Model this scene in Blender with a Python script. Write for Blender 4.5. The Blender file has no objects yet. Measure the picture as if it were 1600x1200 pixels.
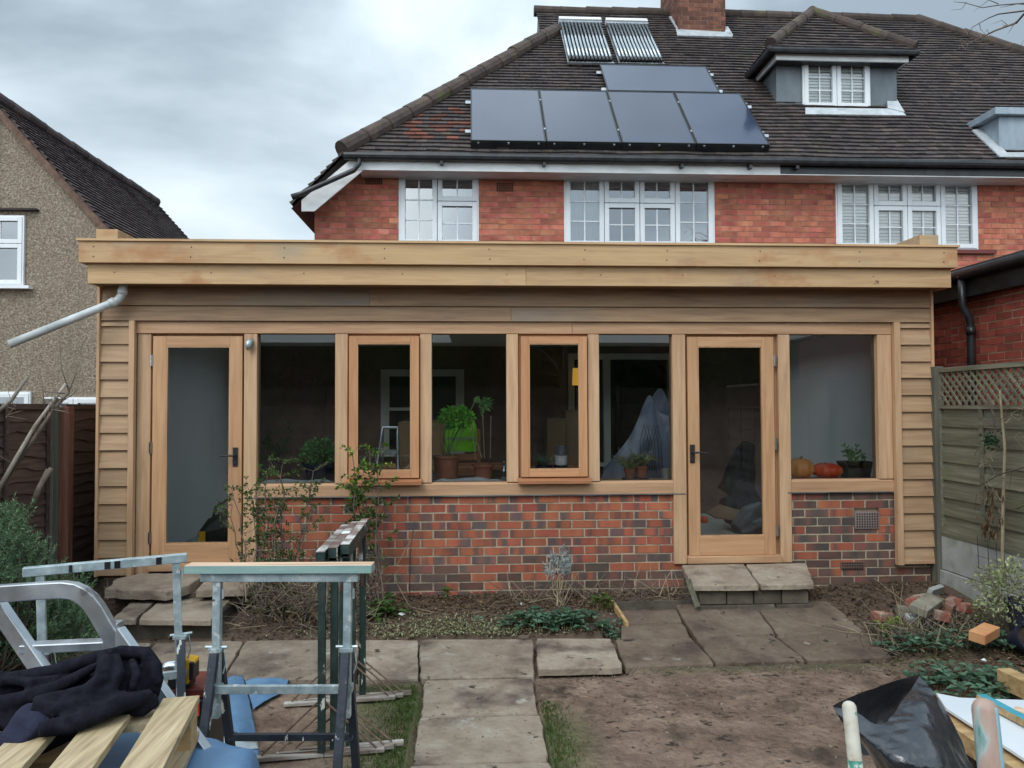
import bpy, math, random
from mathutils import Vector, Matrix, noise, Euler
R = random.Random(11)
rad = math.radians
S = bpy.context.scene
COL = S.collection
# ------------------------------------------------------------------ camera
CAM = Vector((0, -6.85, 1.75))
_y, _p, _r = rad(3.0), rad(1.67), rad(0.2)
_f = Vector((math.sin(_y)*math.cos(_p), math.cos(_y)*math.cos(_p), math.sin(_p)))
_r0 = Vector((math.cos(_y), -math.sin(_y), 0)); _u0 = _r0.cross(_f)
_rt = _r0*math.cos(_r) - _u0*math.sin(_r); _up = _u0*math.cos(_r) + _r0*math.sin(_r)
cd = bpy.data.cameras.new("camera"); co = bpy.data.objects.new("camera", cd); COL.objects.link(co)
co.matrix_world = Matrix(((_rt.x, _up.x, -_f.x, CAM.x), (_rt.y, _up.y, -_f.y, CAM.y), (_rt.z, _up.z, -_f.z, CAM.z), (0, 0, 0, 1)))
cd.sensor_width = 36; cd.lens = 27.0; cd.clip_end = 500; cd.clip_start = 0.05
S.camera = co
# ------------------------------------------------------------------ sky, sun, exposure
SUN_EL, SUN_ROT = rad(38), rad(205)
W = bpy.data.worlds.new("World"); S.world = W; W.use_nodes = True
nt = W.node_tree; nt.nodes.clear()
def wn(t, **k):
    n = nt.nodes.new(t)
    for a, b in k.items(): setattr(n, a, b)
    return n
sky = wn('ShaderNodeTexSky', sky_type='NISHITA', sun_disc=False, sun_elevation=SUN_EL, sun_rotation=SUN_ROT)
bg1 = wn('ShaderNodeBackground'); bg1.inputs[1].default_value = 0.10
nt.links.new(sky.outputs[0], bg1.inputs[0])
tc = wn('ShaderNodeTexCoord'); mp = wn('ShaderNodeMapping'); mp.inputs['Scale'].default_value = (1.0, 1.0, 1.7)
mp.inputs['Location'].default_value = (0.35, 0.1, 0.42)
nz = wn('ShaderNodeTexNoise'); nz.inputs['Scale'].default_value = 1.9; nz.inputs['Detail'].default_value = 7; nz.inputs['Roughness'].default_value = 0.5; nz.inputs['Distortion'].default_value = 0.25
nt.links.new(tc.outputs['Generated'], mp.inputs[0]); nt.links.new(mp.outputs[0], nz.inputs[0])
cr = wn('ShaderNodeValToRGB'); el = cr.color_ramp.elements
el[0].position = 0.38; el[0].color = (0.27, 0.335, 0.39, 1); el[1].position = 0.67; el[1].color = (0.86, 0.94, 0.98, 1)
e = el.new(0.52); e.color = (0.54, 0.635, 0.70, 1)
nt.links.new(nz.outputs[0], cr.inputs[0])
sx = wn('ShaderNodeSeparateXYZ'); nt.links.new(tc.outputs['Generated'], sx.inputs[0])
mz = wn('ShaderNodeMapRange'); mz.inputs[1].default_value = 0.35; mz.inputs[2].default_value = 1.0; mz.inputs[3].default_value = 0.0; mz.inputs[4].default_value = 0.75
nt.links.new(sx.outputs['Z'], mz.inputs[0])
my = wn('ShaderNodeMapRange'); my.inputs[1].default_value = 0.1; my.inputs[2].default_value = -0.8; my.inputs[3].default_value = 0.0; my.inputs[4].default_value = 1.0
nt.links.new(sx.outputs['Y'], my.inputs[0])
ad = wn('ShaderNodeMath', operation='ADD'); nt.links.new(mz.outputs[0], ad.inputs[0]); nt.links.new(my.outputs[0], ad.inputs[1])
ad2 = wn('ShaderNodeMath', operation='ADD'); nt.links.new(ad.outputs[0], ad2.inputs[0]); ad2.inputs[1].default_value = 1.0
bg2 = wn('ShaderNodeBackground'); nt.links.new(cr.outputs[0], bg2.inputs[0]); nt.links.new(ad2.outputs[0], bg2.inputs[1])
mx = wn('ShaderNodeMixShader'); mx.inputs[0].default_value = 0.93
nt.links.new(bg1.outputs[0], mx.inputs[1]); nt.links.new(bg2.outputs[0], mx.inputs[2])
wo = wn('ShaderNodeOutputWorld'); nt.links.new(mx.outputs[0], wo.inputs[0])
sl = bpy.data.lights.new("sun", 'SUN'); sl.energy = 0.9; sl.angle = rad(25); sl.color = (1, 0.96, 0.9)
so = bpy.data.objects.new("sun", sl); COL.objects.link(so)
_sd = Vector((-0.45, -0.75, 0.85)).normalized(); so.rotation_euler = _sd.to_track_quat('Z', 'Y').to_euler(); so.location = (0, -5, 12)
S.view_settings.view_transform = 'Standard'; S.view_settings.look = 'None'; S.view_settings.gamma = 1; S.view_settings.exposure = 0.46
S.render.engine = 'CYCLES'
S.cycles.max_bounces = 8; S.cycles.transparent_max_bounces = 12; S.cycles.use_denoising = True
S.cycles.caustics_reflective = False; S.cycles.caustics_refractive = False

# ------------------------------------------------------------------ point helpers (photo pixel -> world point on a plane)
def ray(x, y): return _f + _rt*((x-800)/1200) - _up*((y-600)/1200)
def PY(x, y, Y): d = ray(x, y); return CAM + d*((Y-CAM.y)/d.y)
def PX(x, y, X): d = ray(x, y); return CAM + d*((X-CAM.x)/d.x)
def PZ(x, y, Z=0.): d = ray(x, y); return CAM + d*((Z-CAM.z)/d.z)
def PD(x, y, D): return CAM + ray(x, y)*D
RA = rad(46); RN = Vector((0, -math.sin(RA), math.cos(RA))); RP = Vector((0, 3.0, 5.0))
def PR(x, y, off=0.):
    d = ray(x, y); return CAM + d*((RP+RN*off-CAM).dot(RN)/d.dot(RN))

# ------------------------------------------------------------------ mesh builder
ORG = {}
class MB:
    def __init__(s): s.v = []; s.f = []; s.mi = []; s.r = []
    def add(s, vs, fs, mi=0, r=None):
        b = len(s.v); s.v += [tuple(v) for v in vs]
        if r is None: r = R.random()
        for f in fs: s.f.append(tuple(b+i for i in f)); s.mi.append(mi); s.r.append(r)
    def box(s, x0, y0, z0, x1, y1, z1, mi=0, r=None, j=0):
        vs = [(x, y, z) for z in (z0, z1) for y in (y0, y1) for x in (x0, x1)]
        if j: vs = [(a+R.uniform(-j, j), b+R.uniform(-j, j), c+R.uniform(-j, j)) for a, b, c in vs]
        s.add(vs, [(0, 2, 3, 1), (4, 5, 7, 6), (0, 1, 5, 4), (2, 6, 7, 3), (0, 4, 6, 2), (1, 3, 7, 5)], mi, r)
    def obox(s, c, size, M=None, mi=0, r=None):
        c = Vector(c); a, b, d = (t/2 for t in size)
        vs = [Vector((x, y, z)) for z in (-d, d) for y in (-b, b) for x in (-a, a)]
        if M is not None: vs = [M @ v for v in vs]
        s.add([c+v for v in vs], [(0, 2, 3, 1), (4, 5, 7, 6), (0, 1, 5, 4), (2, 6, 7, 3), (0, 4, 6, 2), (1, 3, 7, 5)], mi, r)
    def beam(s, p, q, w, h, up=(0, 0, 1), mi=0, r=None):
        p, q = Vector(p), Vector(q); d = q-p; L = d.length; d.normalize(); up = Vector(up)
        if abs(d.dot(up)) > .98: up = Vector((0, 1, 0))
        sd = d.cross(up).normalized(); u2 = sd.cross(d)
        M = Matrix((sd, d, u2)).transposed()
        s.obox((p+q)/2, (w, L, h), M, mi, r)
    def tube(s, pts, rr, n=8, mi=0, r=None, cap=True):
        pts = [Vector(p) for p in pts]; m = len(pts)
        if not hasattr(rr, '__len__'): rr = [rr]*m
        rings = []; ref = Vector((0, 0, 1))
        for i, p in enumerate(pts):
            t = (pts[min(i+1, m-1)]-pts[max(i-1, 0)])
            if t.length < 1e-9: t = Vector((0, 0, 1))
            t.normalize()
            if i == 0: ref = Vector((0, 0, 1)) if abs(t.z) < .9 else Vector((1, 0, 0))
            a = t.cross(ref)
            if a.length < 1e-4: a = t.cross(Vector((0, 1, 0)))
            a.normalize(); b = a.cross(t); ref = b
            ring = []
            for k in range(n):
                an = 2*math.pi*k/n; ring.append(p + a*(math.cos(an)*rr[i]) + b*(math.sin(an)*rr[i]))
            rings.append(ring)
        vs = [v for g in rings for v in g]; fs = []
        for i in range(m-1):
            for k in range(n):
                k2 = (k+1) % n; fs.append((i*n+k, i*n+k2, (i+1)*n+k2, (i+1)*n+k))
        if cap: fs += [tuple(range(n-1, -1, -1)), tuple(range((m-1)*n, m*n))]
        s.add(vs, fs, mi, r)
    def lathe(s, prof, c=(0, 0, 0), n=24, mi=0, r=None, rib=0, nr=9):
        c = Vector(c); vs = []; fs = []
        for (ra, z) in prof:
            for k in range(n):
                an = 2*math.pi*k/n; q = ra*(1+rib*abs(math.cos(an*nr/2))-rib); vs.append(c+Vector((q*math.cos(an), q*math.sin(an), z)))
        m = len(prof)
        for i in range(m-1):
            for k in range(n):
                k2 = (k+1) % n; fs.append((i*n+k, i*n+k2, (i+1)*n+k2, (i+1)*n+k))
        fs += [tuple(range(n-1, -1, -1)), tuple(range((m-1)*n, m*n))]
        s.add(vs, fs, mi, r)
    def quad(s, a, b, c, d, mi=0, r=None): s.add([a, b, c, d], [(0, 1, 2, 3)], mi, r)
    def prism(s, poly, vec, mi=0, r=None):
        n = len(poly); vec = Vector(vec); poly = [Vector(p) for p in poly]
        fs = [tuple(range(n-1, -1, -1)), tuple(range(n, 2*n))]+[(i, (i+1) % n, n+(i+1) % n, n+i) for i in range(n)]
        s.add(poly+[p+vec for p in poly], fs, mi, r)
    def build(s, name, mats, parent=None, smooth=False, bevel=0, sub=0, org=None, vox=0, fix=True):
        if not isinstance(mats, (list, tuple)): mats = [mats]
        if parent is not None: o_ = ORG[parent.name]
        elif org is not None: o_ = Vector(org)
        else:
            xs = [v[0] for v in s.v]; ys = [v[1] for v in s.v]; zs = [v[2] for v in s.v]
            o_ = Vector(((min(xs)+max(xs))/2, (min(ys)+max(ys))/2, min(zs)))
        me = bpy.data.meshes.new(name)
        me.from_pydata([(a-o_.x, b-o_.y, c-o_.z) for a, b, c in s.v], [], s.f)
        for m in mats: me.materials.append(m)
        me.polygons.foreach_set('material_index', s.mi)
        at = me.attributes.new('rnd', 'FLOAT', 'FACE'); at.data.foreach_set('value', s.r)
        if smooth: me.polygons.foreach_set('use_smooth', [True]*len(s.f))
        me.update()
        ob = bpy.data.objects.new(name, me); COL.objects.link(ob)
        if parent is not None: ob.parent = parent; ORG[ob.name] = o_
        else: ob.location = o_; ORG[ob.name] = o_
        if vox:
            q = ob.modifiers.new('r', 'REMESH'); q.mode = 'VOXEL'; q.voxel_size = vox; q.use_smooth_shade = True
        if bevel:
            q = ob.modifiers.new('b', 'BEVEL'); q.width = bevel; q.segments = 2; q.limit_method = 'ANGLE'; q.angle_limit = rad(40)
        if sub:
            q = ob.modifiers.new('s', 'SUBSURF'); q.levels = sub; q.render_levels = sub
        return ob
def tag(o, label, cat, group=None, kind=None):
    if label: o['label'] = label
    if cat: o['category'] = cat
    if group: o['group'] = group
    if kind: o['kind'] = kind
    return o
def thing(name, label, cat, loc=(0, 0, 0), group=None):
    o = bpy.data.objects.new(name, None); COL.objects.link(o); o.location = loc; o.empty_display_size = .1
    ORG[o.name] = Vector(loc); return tag(o, label, cat, group)
def dup(o, loc, rz, label, parent=None):
    c = o.copy(); COL.objects.link(c); ORG[c.name] = Vector(loc) if loc is not None else Vector()
    if parent is not None: c.parent = parent
    else: c.location = loc; c.rotation_euler.z = rz; c['label'] = label
    for ch in [q for q in bpy.data.objects if q.parent == o and q is not c]: dup(ch, None, 0, None, c)
    return c

# ------------------------------------------------------------------ materials
def pmat(name, cols, scale=(1, 1, 1), ns=5., detail=6., rough=.7, bump=.2, bs=None, var=.15, spots=(), metal=0., dist=.0, spec=.5, bd=.01, coat=0., hue=0., rr=.55, translucent=0.):
    m = bpy.data.materials.new(name); m.use_nodes = True; t = m.node_tree; N = t.nodes; L = t.links
    P = N['Principled BSDF']; P.inputs['Metallic'].default_value = metal; P.inputs['Specular IOR Level'].default_value = spec
    if coat: P.inputs['Coat Weight'].default_value = coat; P.inputs['Coat Roughness'].default_value = .1
    tc = N.new('ShaderNodeTexCoord'); mp = N.new('ShaderNodeMapping'); mp.inputs['Scale'].default_value = scale
    at = N.new('ShaderNodeAttribute'); at.attribute_name = 'rnd'
    oi = N.new('ShaderNodeObjectInfo')
    ad = N.new('ShaderNodeMath'); ad.operation = 'ADD'; L.new(at.outputs['Fac'], ad.inputs[0]); L.new(oi.outputs['Random'], ad.inputs[1])
    w = N.new('ShaderNodeMath'); w.operation = 'MULTIPLY'; w.inputs[1].default_value = 17.3; L.new(ad.outputs[0], w.inputs[0])
    L.new(tc.outputs['Object'], mp.inputs[0])
    n1 = N.new('ShaderNodeTexNoise'); n1.noise_dimensions = '4D'; n1.inputs['Scale'].default_value = ns; n1.inputs['Detail'].default_value = detail; n1.inputs['Distortion'].default_value = dist; n1.inputs['Roughness'].default_value = rr
    L.new(mp.outputs[0], n1.inputs['Vector']); L.new(w.outputs[0], n1.inputs['W'])
    cr = N.new('ShaderNodeValToRGB'); el = cr.color_ramp.elements
    while len(el) > 1: el.remove(el[-1])
    for i, (p, c) in enumerate(cols):
        e = el[0] if i == 0 else el.new(p)
        e.position = p; e.color = (*c, 1)
    L.new(n1.outputs[0], cr.inputs[0]); out = cr.outputs[0]
    # per piece value change
    if var or hue:
        wn_ = N.new('ShaderNodeTexWhiteNoise'); wn_.noise_dimensions = '1D'; L.new(w.outputs[0], wn_.inputs['W'])
        mr = N.new('ShaderNodeMapRange'); mr.inputs[3].default_value = 1-var; mr.inputs[4].default_value = 1+var; L.new(wn_.outputs['Value'], mr.inputs[0])
        hs = N.new('ShaderNodeHueSaturation'); L.new(out, hs.inputs['Color']); L.new(mr.outputs[0], hs.inputs['Value'])
        if hue:
            sp = N.new('ShaderNodeSeparateColor'); L.new(wn_.outputs['Color'], sp.inputs[0])
            mh = N.new('ShaderNodeMapRange'); mh.inputs[3].default_value = .5-hue; mh.inputs[4].default_value = .5+hue; L.new(sp.outputs[1], mh.inputs[0]); L.new(mh.outputs[0], hs.inputs['Hue'])
        out = hs.outputs[0]
    for k, (c, sc, th, soft, anis) in enumerate(spots):
        m2 = N.new('ShaderNodeMapping'); m2.inputs['Scale'].default_value = anis; m2.inputs['Location'].default_value = (k*3.1, k*1.7, k*5.3); L.new(tc.outputs['Object'], m2.inputs[0])
        n2 = N.new('ShaderNodeTexNoise'); n2.noise_dimensions = '4D'; n2.inputs['Scale'].default_value = sc; n2.inputs['Detail'].default_value = 5; n2.inputs['Roughness'].default_value = .6
        L.new(m2.outputs[0], n2.inputs['Vector']); L.new(w.outputs[0], n2.inputs['W'])
        mr = N.new('ShaderNodeMapRange'); mr.inputs[1].default_value = th; mr.inputs[2].default_value = th+soft; L.new(n2.outputs[0], mr.inputs[0])
        mm = N.new('ShaderNodeMix'); mm.data_type = 'RGBA'; L.new(mr.outputs[0], mm.inputs['Factor']); L.new(out, mm.inputs['A']); mm.inputs['B'].default_value = (*c, 1); out = mm.outputs['Result']
    L.new(out, P.inputs['Base Color'])
    if isinstance(rough, tuple):
        mr = N.new('ShaderNodeMapRange'); mr.inputs[1].default_value = .3; mr.inputs[2].default_value = .7; mr.inputs[3].default_value = rough[0]; mr.inputs[4].default_value = rough[1]; L.new(n1.outputs[0], mr.inputs[0]); L.new(mr.outputs[0], P.inputs['Roughness'])
    else: P.inputs['Roughness'].default_value = rough
    if bump:
        src = n1.outputs[0]
        if bs:
            n3 = N.new('ShaderNodeTexNoise'); n3.inputs['Scale'].default_value = bs; n3.inputs['Detail'].default_value = 6; L.new(mp.outputs[0], n3.inputs['Vector']); src = n3.outputs[0]
        b = N.new('ShaderNodeBump'); b.inputs['Strength'].default_value = bump; b.inputs['Distance'].default_value = bd; L.new(src, b.inputs['Height']); L.new(b.outputs[0], P.inputs['Normal'])
    if translucent:
        tr = N.new('ShaderNodeBsdfTranslucent'); L.new(out, tr.inputs[0]); ms = N.new('ShaderNodeMixShader'); ms.inputs[0].default_value = translucent
        L.new(P.outputs[0], ms.inputs[1]); L.new(tr.outputs[0], ms.inputs[2]); L.new(ms.outputs[0], N['Material Output'].inputs[0])
    return m
def glassmat(name, tint=(.93, .96, .95), extra=.0, ior=1.5):
    m = bpy.data.materials.new(name); m.use_nodes = True; t = m.node_tree; N = t.nodes; L = t.links; N.clear()
    o = N.new('ShaderNodeOutputMaterial'); tr = N.new('ShaderNodeBsdfTransparent'); tr.inputs[0].default_value = (*tint, 1)
    gl = N.new('ShaderNodeBsdfGlossy'); gl.inputs['Roughness'].default_value = 0.0; fr = N.new('ShaderNodeFresnel'); fr.inputs[0].default_value = ior
    nz = N.new('ShaderNodeTexNoise'); nz.inputs['Scale'].default_value = 1.3; nz.inputs['Detail'].default_value = 0; b = N.new('ShaderNodeBump'); b.inputs['Strength'].default_value = .012; b.inputs['Distance'].default_value = .02
    tc = N.new('ShaderNodeTexCoord'); L.new(tc.outputs['Object'], nz.inputs[0]); L.new(nz.outputs[0], b.inputs['Height']); L.new(b.outputs[0], gl.inputs['Normal'])
    ad = N.new('ShaderNodeMath'); ad.inputs[1].default_value = extra; L.new(fr.outputs[0], ad.inputs[0])
    mx = N.new('ShaderNodeMixShader'); L.new(ad.outputs[0], mx.inputs[0]); L.new(tr.outputs[0], mx.inputs[1]); L.new(gl.outputs[0], mx.inputs[2]); L.new(mx.outputs[0], o.inputs[0])
    return m
def emat(name, c, s):
    m = bpy.data.materials.new(name); m.use_nodes = True; P = m.node_tree.nodes['Principled BSDF']
    P.inputs['Base Color'].default_value = (*c, 1); P.inputs['Emission Color'].default_value = (*c, 1); P.inputs['Emission Strength'].default_value = s
    return m
M = {}
def woodm(key, c0, c1, c2, axis, **k):
    sc = {'x': (.9, 14, 14), 'y': (14, .9, 14), 'z': (14, 14, .9)}[axis]
    a2 = {'x': (.35, 1.6, 1.6), 'y': (1.6, .35, 1.6), 'z': (1.6, 1.6, .35)}[axis]
    kw = dict(scale=sc, ns=2.2, detail=7, rough=(.55, .75), bump=.12, var=.07, dist=.5, spots=((c0, 1.6, .56, .22, a2),), bd=.004)
    kw.update(k); M[key] = pmat(key, [(.3, c0), (.52, c1), (.72, c2)], **kw)
# fresh cedar (fascia) yellower; larch cladding greyer; joinery more orange
woodm('fascia', (.42, .255, .125), (.53, .34, .175), (.59, .40, .22), 'x', spots=((.33, .16, .06), 2.2, .58, .2, (.6, 1.6, 1.6)) and (((.40, .19, .08), 2.8, .53, .16, (.9, 1.2, 1.6)), ((.33, .28, .20), 1.5, .55, .2, (.5, .8, .8)), ((.20, .10, .05), 7, .70, .03, (.8, 1, 1))), var=.05)
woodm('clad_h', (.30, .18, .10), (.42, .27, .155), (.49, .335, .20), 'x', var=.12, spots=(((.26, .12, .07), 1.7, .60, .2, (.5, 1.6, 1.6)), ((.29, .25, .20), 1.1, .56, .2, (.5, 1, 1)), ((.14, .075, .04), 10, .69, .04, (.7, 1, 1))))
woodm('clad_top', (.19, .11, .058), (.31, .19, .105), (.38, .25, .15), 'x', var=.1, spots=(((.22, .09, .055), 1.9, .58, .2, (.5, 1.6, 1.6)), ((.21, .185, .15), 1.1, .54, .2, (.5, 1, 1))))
woodm('join_h', (.42, .22, .11), (.53, .30, .155), (.59, .36, .20), 'x')
woodm('join_v', (.42, .22, .11), (.53, .30, .155), (.59, .36, .20), 'z')
woodm('post_v', (.42, .245, .135), (.55, .345, .20), (.62, .41, .25), 'z')
woodm('post_h', (.36, .20, .11), (.48, .285, .16), (.55, .35, .21), 'x')
woodm('case_v', (.42, .19, .085), (.52, .26, .125), (.57, .31, .16), 'z')
woodm('case_h', (.42, .19, .085), (.52, .26, .125), (.57, .31, .16), 'x')
woodm('sillw', (.25, .10, .045), (.36, .155, .07), (.44, .21, .10), 'x')
M['screw'] = pmat('screw', [(.4, (.05, .045, .04)), (.6, (.12, .10, .08))], bump=0, var=0)
M['brickG'] = pmat('garden brick', [(.36, (.105, .075, .072)), (.43, (.17, .08, .064)), (.49, (.33, .09, .05)), (.75, (.40, .13, .07))], scale=(2.2, 1, .3), ns=4, detail=1.5, rough=.85, bump=.5, bs=60, var=.2, hue=.008, bd=.006, spots=(((.12, .10, .085), 1.3, .62, .25, (1, 1, 1)), ((.30, .20, .15), 16, .66, .08, (1, 1, 1))))
M['brickGd'] = pmat('dark garden brick', [(.40, (.085, .068, .062)), (.52, (.14, .085, .07)), (.60, (.22, .085, .065))], scale=(2.2, 1, .3), ns=4, detail=1.5, rough=.85, bump=.5, bs=60, var=.25, hue=.01, bd=.006)
M['brickB'] = pmat('damp base brick', [(.3, (.06, .048, .042)), (.5, (.12, .072, .058)), (.68, (.22, .085, .06))], ns=4.5, detail=4, rough=.85, bump=.4, bs=70, var=.3, bd=.004, spots=(((.07, .065, .045), 3, .52, .2, (1, 1, 1)),))
M['mortar'] = pmat('mortar', [(.3, (.34, .27, .19)), (.7, (.54, .45, .33))], ns=14, rough=.95, bump=.5, bs=80, var=0, spots=(((.13, .10, .08), 2, .55, .2, (1, 1, 1)),))
M['brickH'] = pmat('house brick', [(.3, (.27, .085, .06)), (.45, (.44, .125, .08)), (.6, (.52, .18, .11)), (.78, (.56, .29, .20))], ns=6, detail=4, rough=.85, bump=.4, bs=60, var=.22, hue=.01, bd=.004, spots=(((.28, .12, .08), 1.2, .58, .2, (1, 1, 1)),))
M['mortarH'] = pmat('house mortar', [(.3, (.25, .13, .09)), (.7, (.42, .27, .19))], ns=6, rough=.95, bump=.4, bs=80, var=0)
M['brickN'] = pmat('neighbour brick', [(.3, (.16, .035, .028)), (.5, (.26, .05, .032)), (.75, (.34, .085, .05))], ns=6, rough=.85, bump=.4, bs=60, var=.3, bd=.004)
M['mortarN'] = pmat('neighbour mortar', [(.3, (.28, .22, .14)), (.7, (.44, .36, .25))], ns=9, rough=.95, bump=.3, bs=80, var=0)
M['tile'] = pmat('clay roof tile', [(.3, (.024, .020, .021)), (.5, (.052, .040, .039)), (.7, (.092, .068, .062))], ns=5, detail=5, rough=(.6, .85), bump=.35, bs=60, var=.28, hue=.012, spots=(((.055, .055, .022), 1.0, .60, .15, (1, 1, 1)), ((.16, .13, .11), 6, .64, .1, (1, 1, 1)), ((.14, .10, .08), .8, .55, .2, (2.2, .5, .5)), ((.10, .075, .03), 1.7, .62, .1, (1, 1, 1))))
M['tileR'] = pmat('red roof tile', [(.3, (.07, .025, .018)), (.6, (.15, .05, .032))], ns=5, rough=.8, bump=.35, bs=60, var=.4)
M['tileN'] = pmat('neighbour roof tile', [(.3, (.028, .020, .022)), (.7, (.075, .052, .05))], ns=5, rough=.75, bump=.35, bs=60, var=.3)
M['ridge'] = pmat('ridge tile', [(.3, (.035, .026, .022)), (.6, (.075, .052, .042)), (.75, (.11, .075, .058))], ns=7, rough=.85, bump=.5, bs=50, var=.3, spots=(((.085, .085, .03), 3, .56, .15, (1, 1, 1)),))
M['upvc'] = pmat('white upvc', [(.3, (.70, .73, .76)), (.7, (.80, .82, .84))], ns=3, rough=.3, bump=0, var=.02)
M['dirtywhite'] = pmat('dirty white paint', [(.35, (.60, .61, .60)), (.6, (.80, .81, .81))], scale=(1, 3, 3), ns=3, rough=.5, bump=.05, var=.05)
M['black'] = pmat('black plastic', [(.4, (.010, .011, .012)), (.6, (.02, .021, .023))], ns=8, rough=.35, bump=.05, var=.1)
M['gutter'] = pmat('black gutter', [(.4, (.012, .013, .015)), (.6, (.028, .03, .034))], ns=8, rough=.4, bump=.05, var=.1)
M['dark'] = pmat('dark void', [(.4, (.006, .006, .006)), (.6, (.012, .011, .010))], rough=1, bump=0)  # near-black colour standing in for unlit rooms, openings and vent holes
M['lead'] = pmat('lead sheet', [(.3, (.07, .08, .09)), (.7, (.20, .23, .25))], scale=(1, 1, .5), ns=3.5, rough=(.35, .6), bump=.25, bs=9, var=.1, metal=.3, bd=.02)
M['leadw'] = pmat('pale lead flashing', [(.3, (.36, .39, .41)), (.7, (.55, .58, .60))], ns=8, rough=.5, bump=.3, bs=20, var=.15)
M['pv'] = pmat('solar glass', [(.35, (.022, .033, .065)), (.65, (.034, .046, .085))], ns=2, rough=(.12, .2), bump=0, var=.15, coat=.6, spots=(((.10, .09, .08), 2.3, .66, .25, (1, 1, 1)),))
M['alu'] = pmat('aluminium', [(.3, (.36, .39, .42)), (.7, (.55, .58, .61))], scale=(1, 1, 1), ns=10, rough=(.28, .5), bump=.06, bs=40, var=.06, metal=.85, spots=(((.16, .15, .14), 9, .66, .1, (1, 1, 1)),))
M['galv'] = pmat('galvanised steel', [(.3, (.27, .34, .36)), (.55, (.42, .50, .52)), (.75, (.58, .64, .64))], ns=22, rough=(.35, .6), bump=.15, bs=60, var=.1, metal=.45, bd=.003, spots=(((.70, .74, .72), 26, .58, .05, (1, 1, 1)), ((.13, .13, .14), 20, .66, .04, (1, 1, 1)), ((.30, .20, .14), 9, .68, .05, (1, 1, 1))))
M['dkgreen'] = pmat('dark green paint', [(.3, (.008, .022, .02)), (.6, (.022, .045, .038)), (.75, (.05, .07, .06))], ns=9, rough=(.4, .7), bump=.2, bs=40, var=.1, spots=(((.60, .62, .56), 26, .61, .03, (1, 1, .35)), ((.16, .09, .055), 9, .62, .06, (1, 1, .4)), ((.66, .66, .55), 8, .67, .03, (1, 1, .35))))
M['dkblue'] = pmat('dark blue paint', [(.3, (.01, .014, .022)), (.6, (.028, .036, .052))], ns=9, rough=(.35, .6), bump=.2, bs=40, var=.1, spots=(((.60, .62, .58), 24, .60, .03, (1, 1, .35)), ((.5, .5, .34), 7, .68, .03, (1, 1, .4)), ((.20, .13, .09), 14, .66, .04, (1, 1, .5))))
M['splat'] = pmat('paint splashed bar top', [(.35, (.13, .07, .055)), (.5, (.22, .17, .15)), (.6, (.55, .54, .52))], scale=(1, 1, 1), ns=8, rough=.6, bump=.3, var=.2, spots=(((.78, .79, .78), 5, .58, .05, (1, 1, 1)), ((.03, .02, .02), 7, .63, .05, (1, 1, 1))))
M['wfoot'] = pmat('weathered white foot', [(.35, (.12, .08, .06)), (.5, (.33, .28, .24)), (.65, (.58, .56, .52))], scale=(.5, 4, 4), ns=5, rough=.8, bump=.4, var=.2)
M['rust'] = pmat('rusty rod', [(.3, (.10, .055, .035)), (.7, (.24, .17, .13))], ns=30, rough=.8, bump=.2, var=.2)
M['teal'] = pmat('pale teal paint', [(.35, (.19, .31, .29)), (.65, (.29, .42, .39))], scale=(.6, 5, 5), ns=5, rough=.6, bump=.15, var=.05, spots=(((.42, .33, .22), 7, .66, .08, (1, 1, 1)),))
woodm('plank', (.42, .24, .15), (.62, .43, .30), (.72, .56, .42), 'x')
woodm('pallet', (.25, .18, .10), (.44, .34, .20), (.56, .455, .29), 'y', ns=3.0, dist=1.5, bump=.3, spots=(((.20, .12, .055), 2.0, .66, .08, (2, .8, 1)), ((.30, .27, .2), 1.5, .56, .2, (1, .4, 1))))
woodm('timber', (.26, .16, .07), (.44, .29, .135), (.55, .38, .2), 'x', bump=.3)
M['fleece'] = pmat('black fleece', [(.3, (.006, .006, .010)), (.7, (.018, .018, .027))], ns=40, rough=1, bump=.6, bs=220, var=.05, spec=.1, bd=.003)
M['fleeceb'] = pmat('navy lining', [(.3, (.016, .017, .035)), (.7, (.028, .030, .058))], ns=20, rough=.85, bump=.4, bs=120, var=.05, spec=.2)
M['tarp'] = pmat('blue tarpaulin', [(.3, (.07, .16, .30)), (.7, (.14, .27, .43))], ns=5, rough=(.4, .6), bump=.4, bs=12, var=.05, spots=(((.35, .34, .30), 6, .68, .1, (1, 1, 1)),))
M['tarpu'] = pmat('pale blue underside', [(.3, (.30, .38, .42)), (.7, (.48, .55, .58))], ns=5, rough=.6, bump=.3, var=.05, spots=(((.22, .17, .12), 4, .56, .15, (1, 1, 1)),))
M['bag'] = pmat('black polythene', [(.3, (.008, .010, .014)), (.7, (.020, .025, .034))], ns=6, rough=(.16, .34), bump=.5, bs=13, var=0, spec=.8, bd=.02, coat=.4)
M['handle'] = pmat('chipped painted handle', [(.40, (.03, .17, .125)), (.53, (.06, .24, .18)), (.57, (.45, .50, .42)), (.68, (.55, .54, .46))], ns=38, rough=.6, bump=.35, bs=40, var=0, bd=.004, spots=(((.36, .20, .14), 6, .60, .08, (1, 1, .5)),))
M['handle3'] = pmat('chipped teal and blue handle', [(.38, (.03, .16, .15)), (.48, (.05, .24, .23)), (.54, (.20, .40, .50)), (.66, (.40, .55, .58))], ns=9, rough=.6, bump=.35, bs=40, var=0, bd=.004, scale=(1.5, 1.5, .6))
M['handlew'] = pmat('worn handle end', [(.36, (.36, .24, .18)), (.46, (.50, .47, .39)), (.62, (.58, .56, .48)), (.68, (.10, .26, .20))], ns=22, rough=.6, bump=.35, bs=40, var=0, bd=.004)
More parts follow.
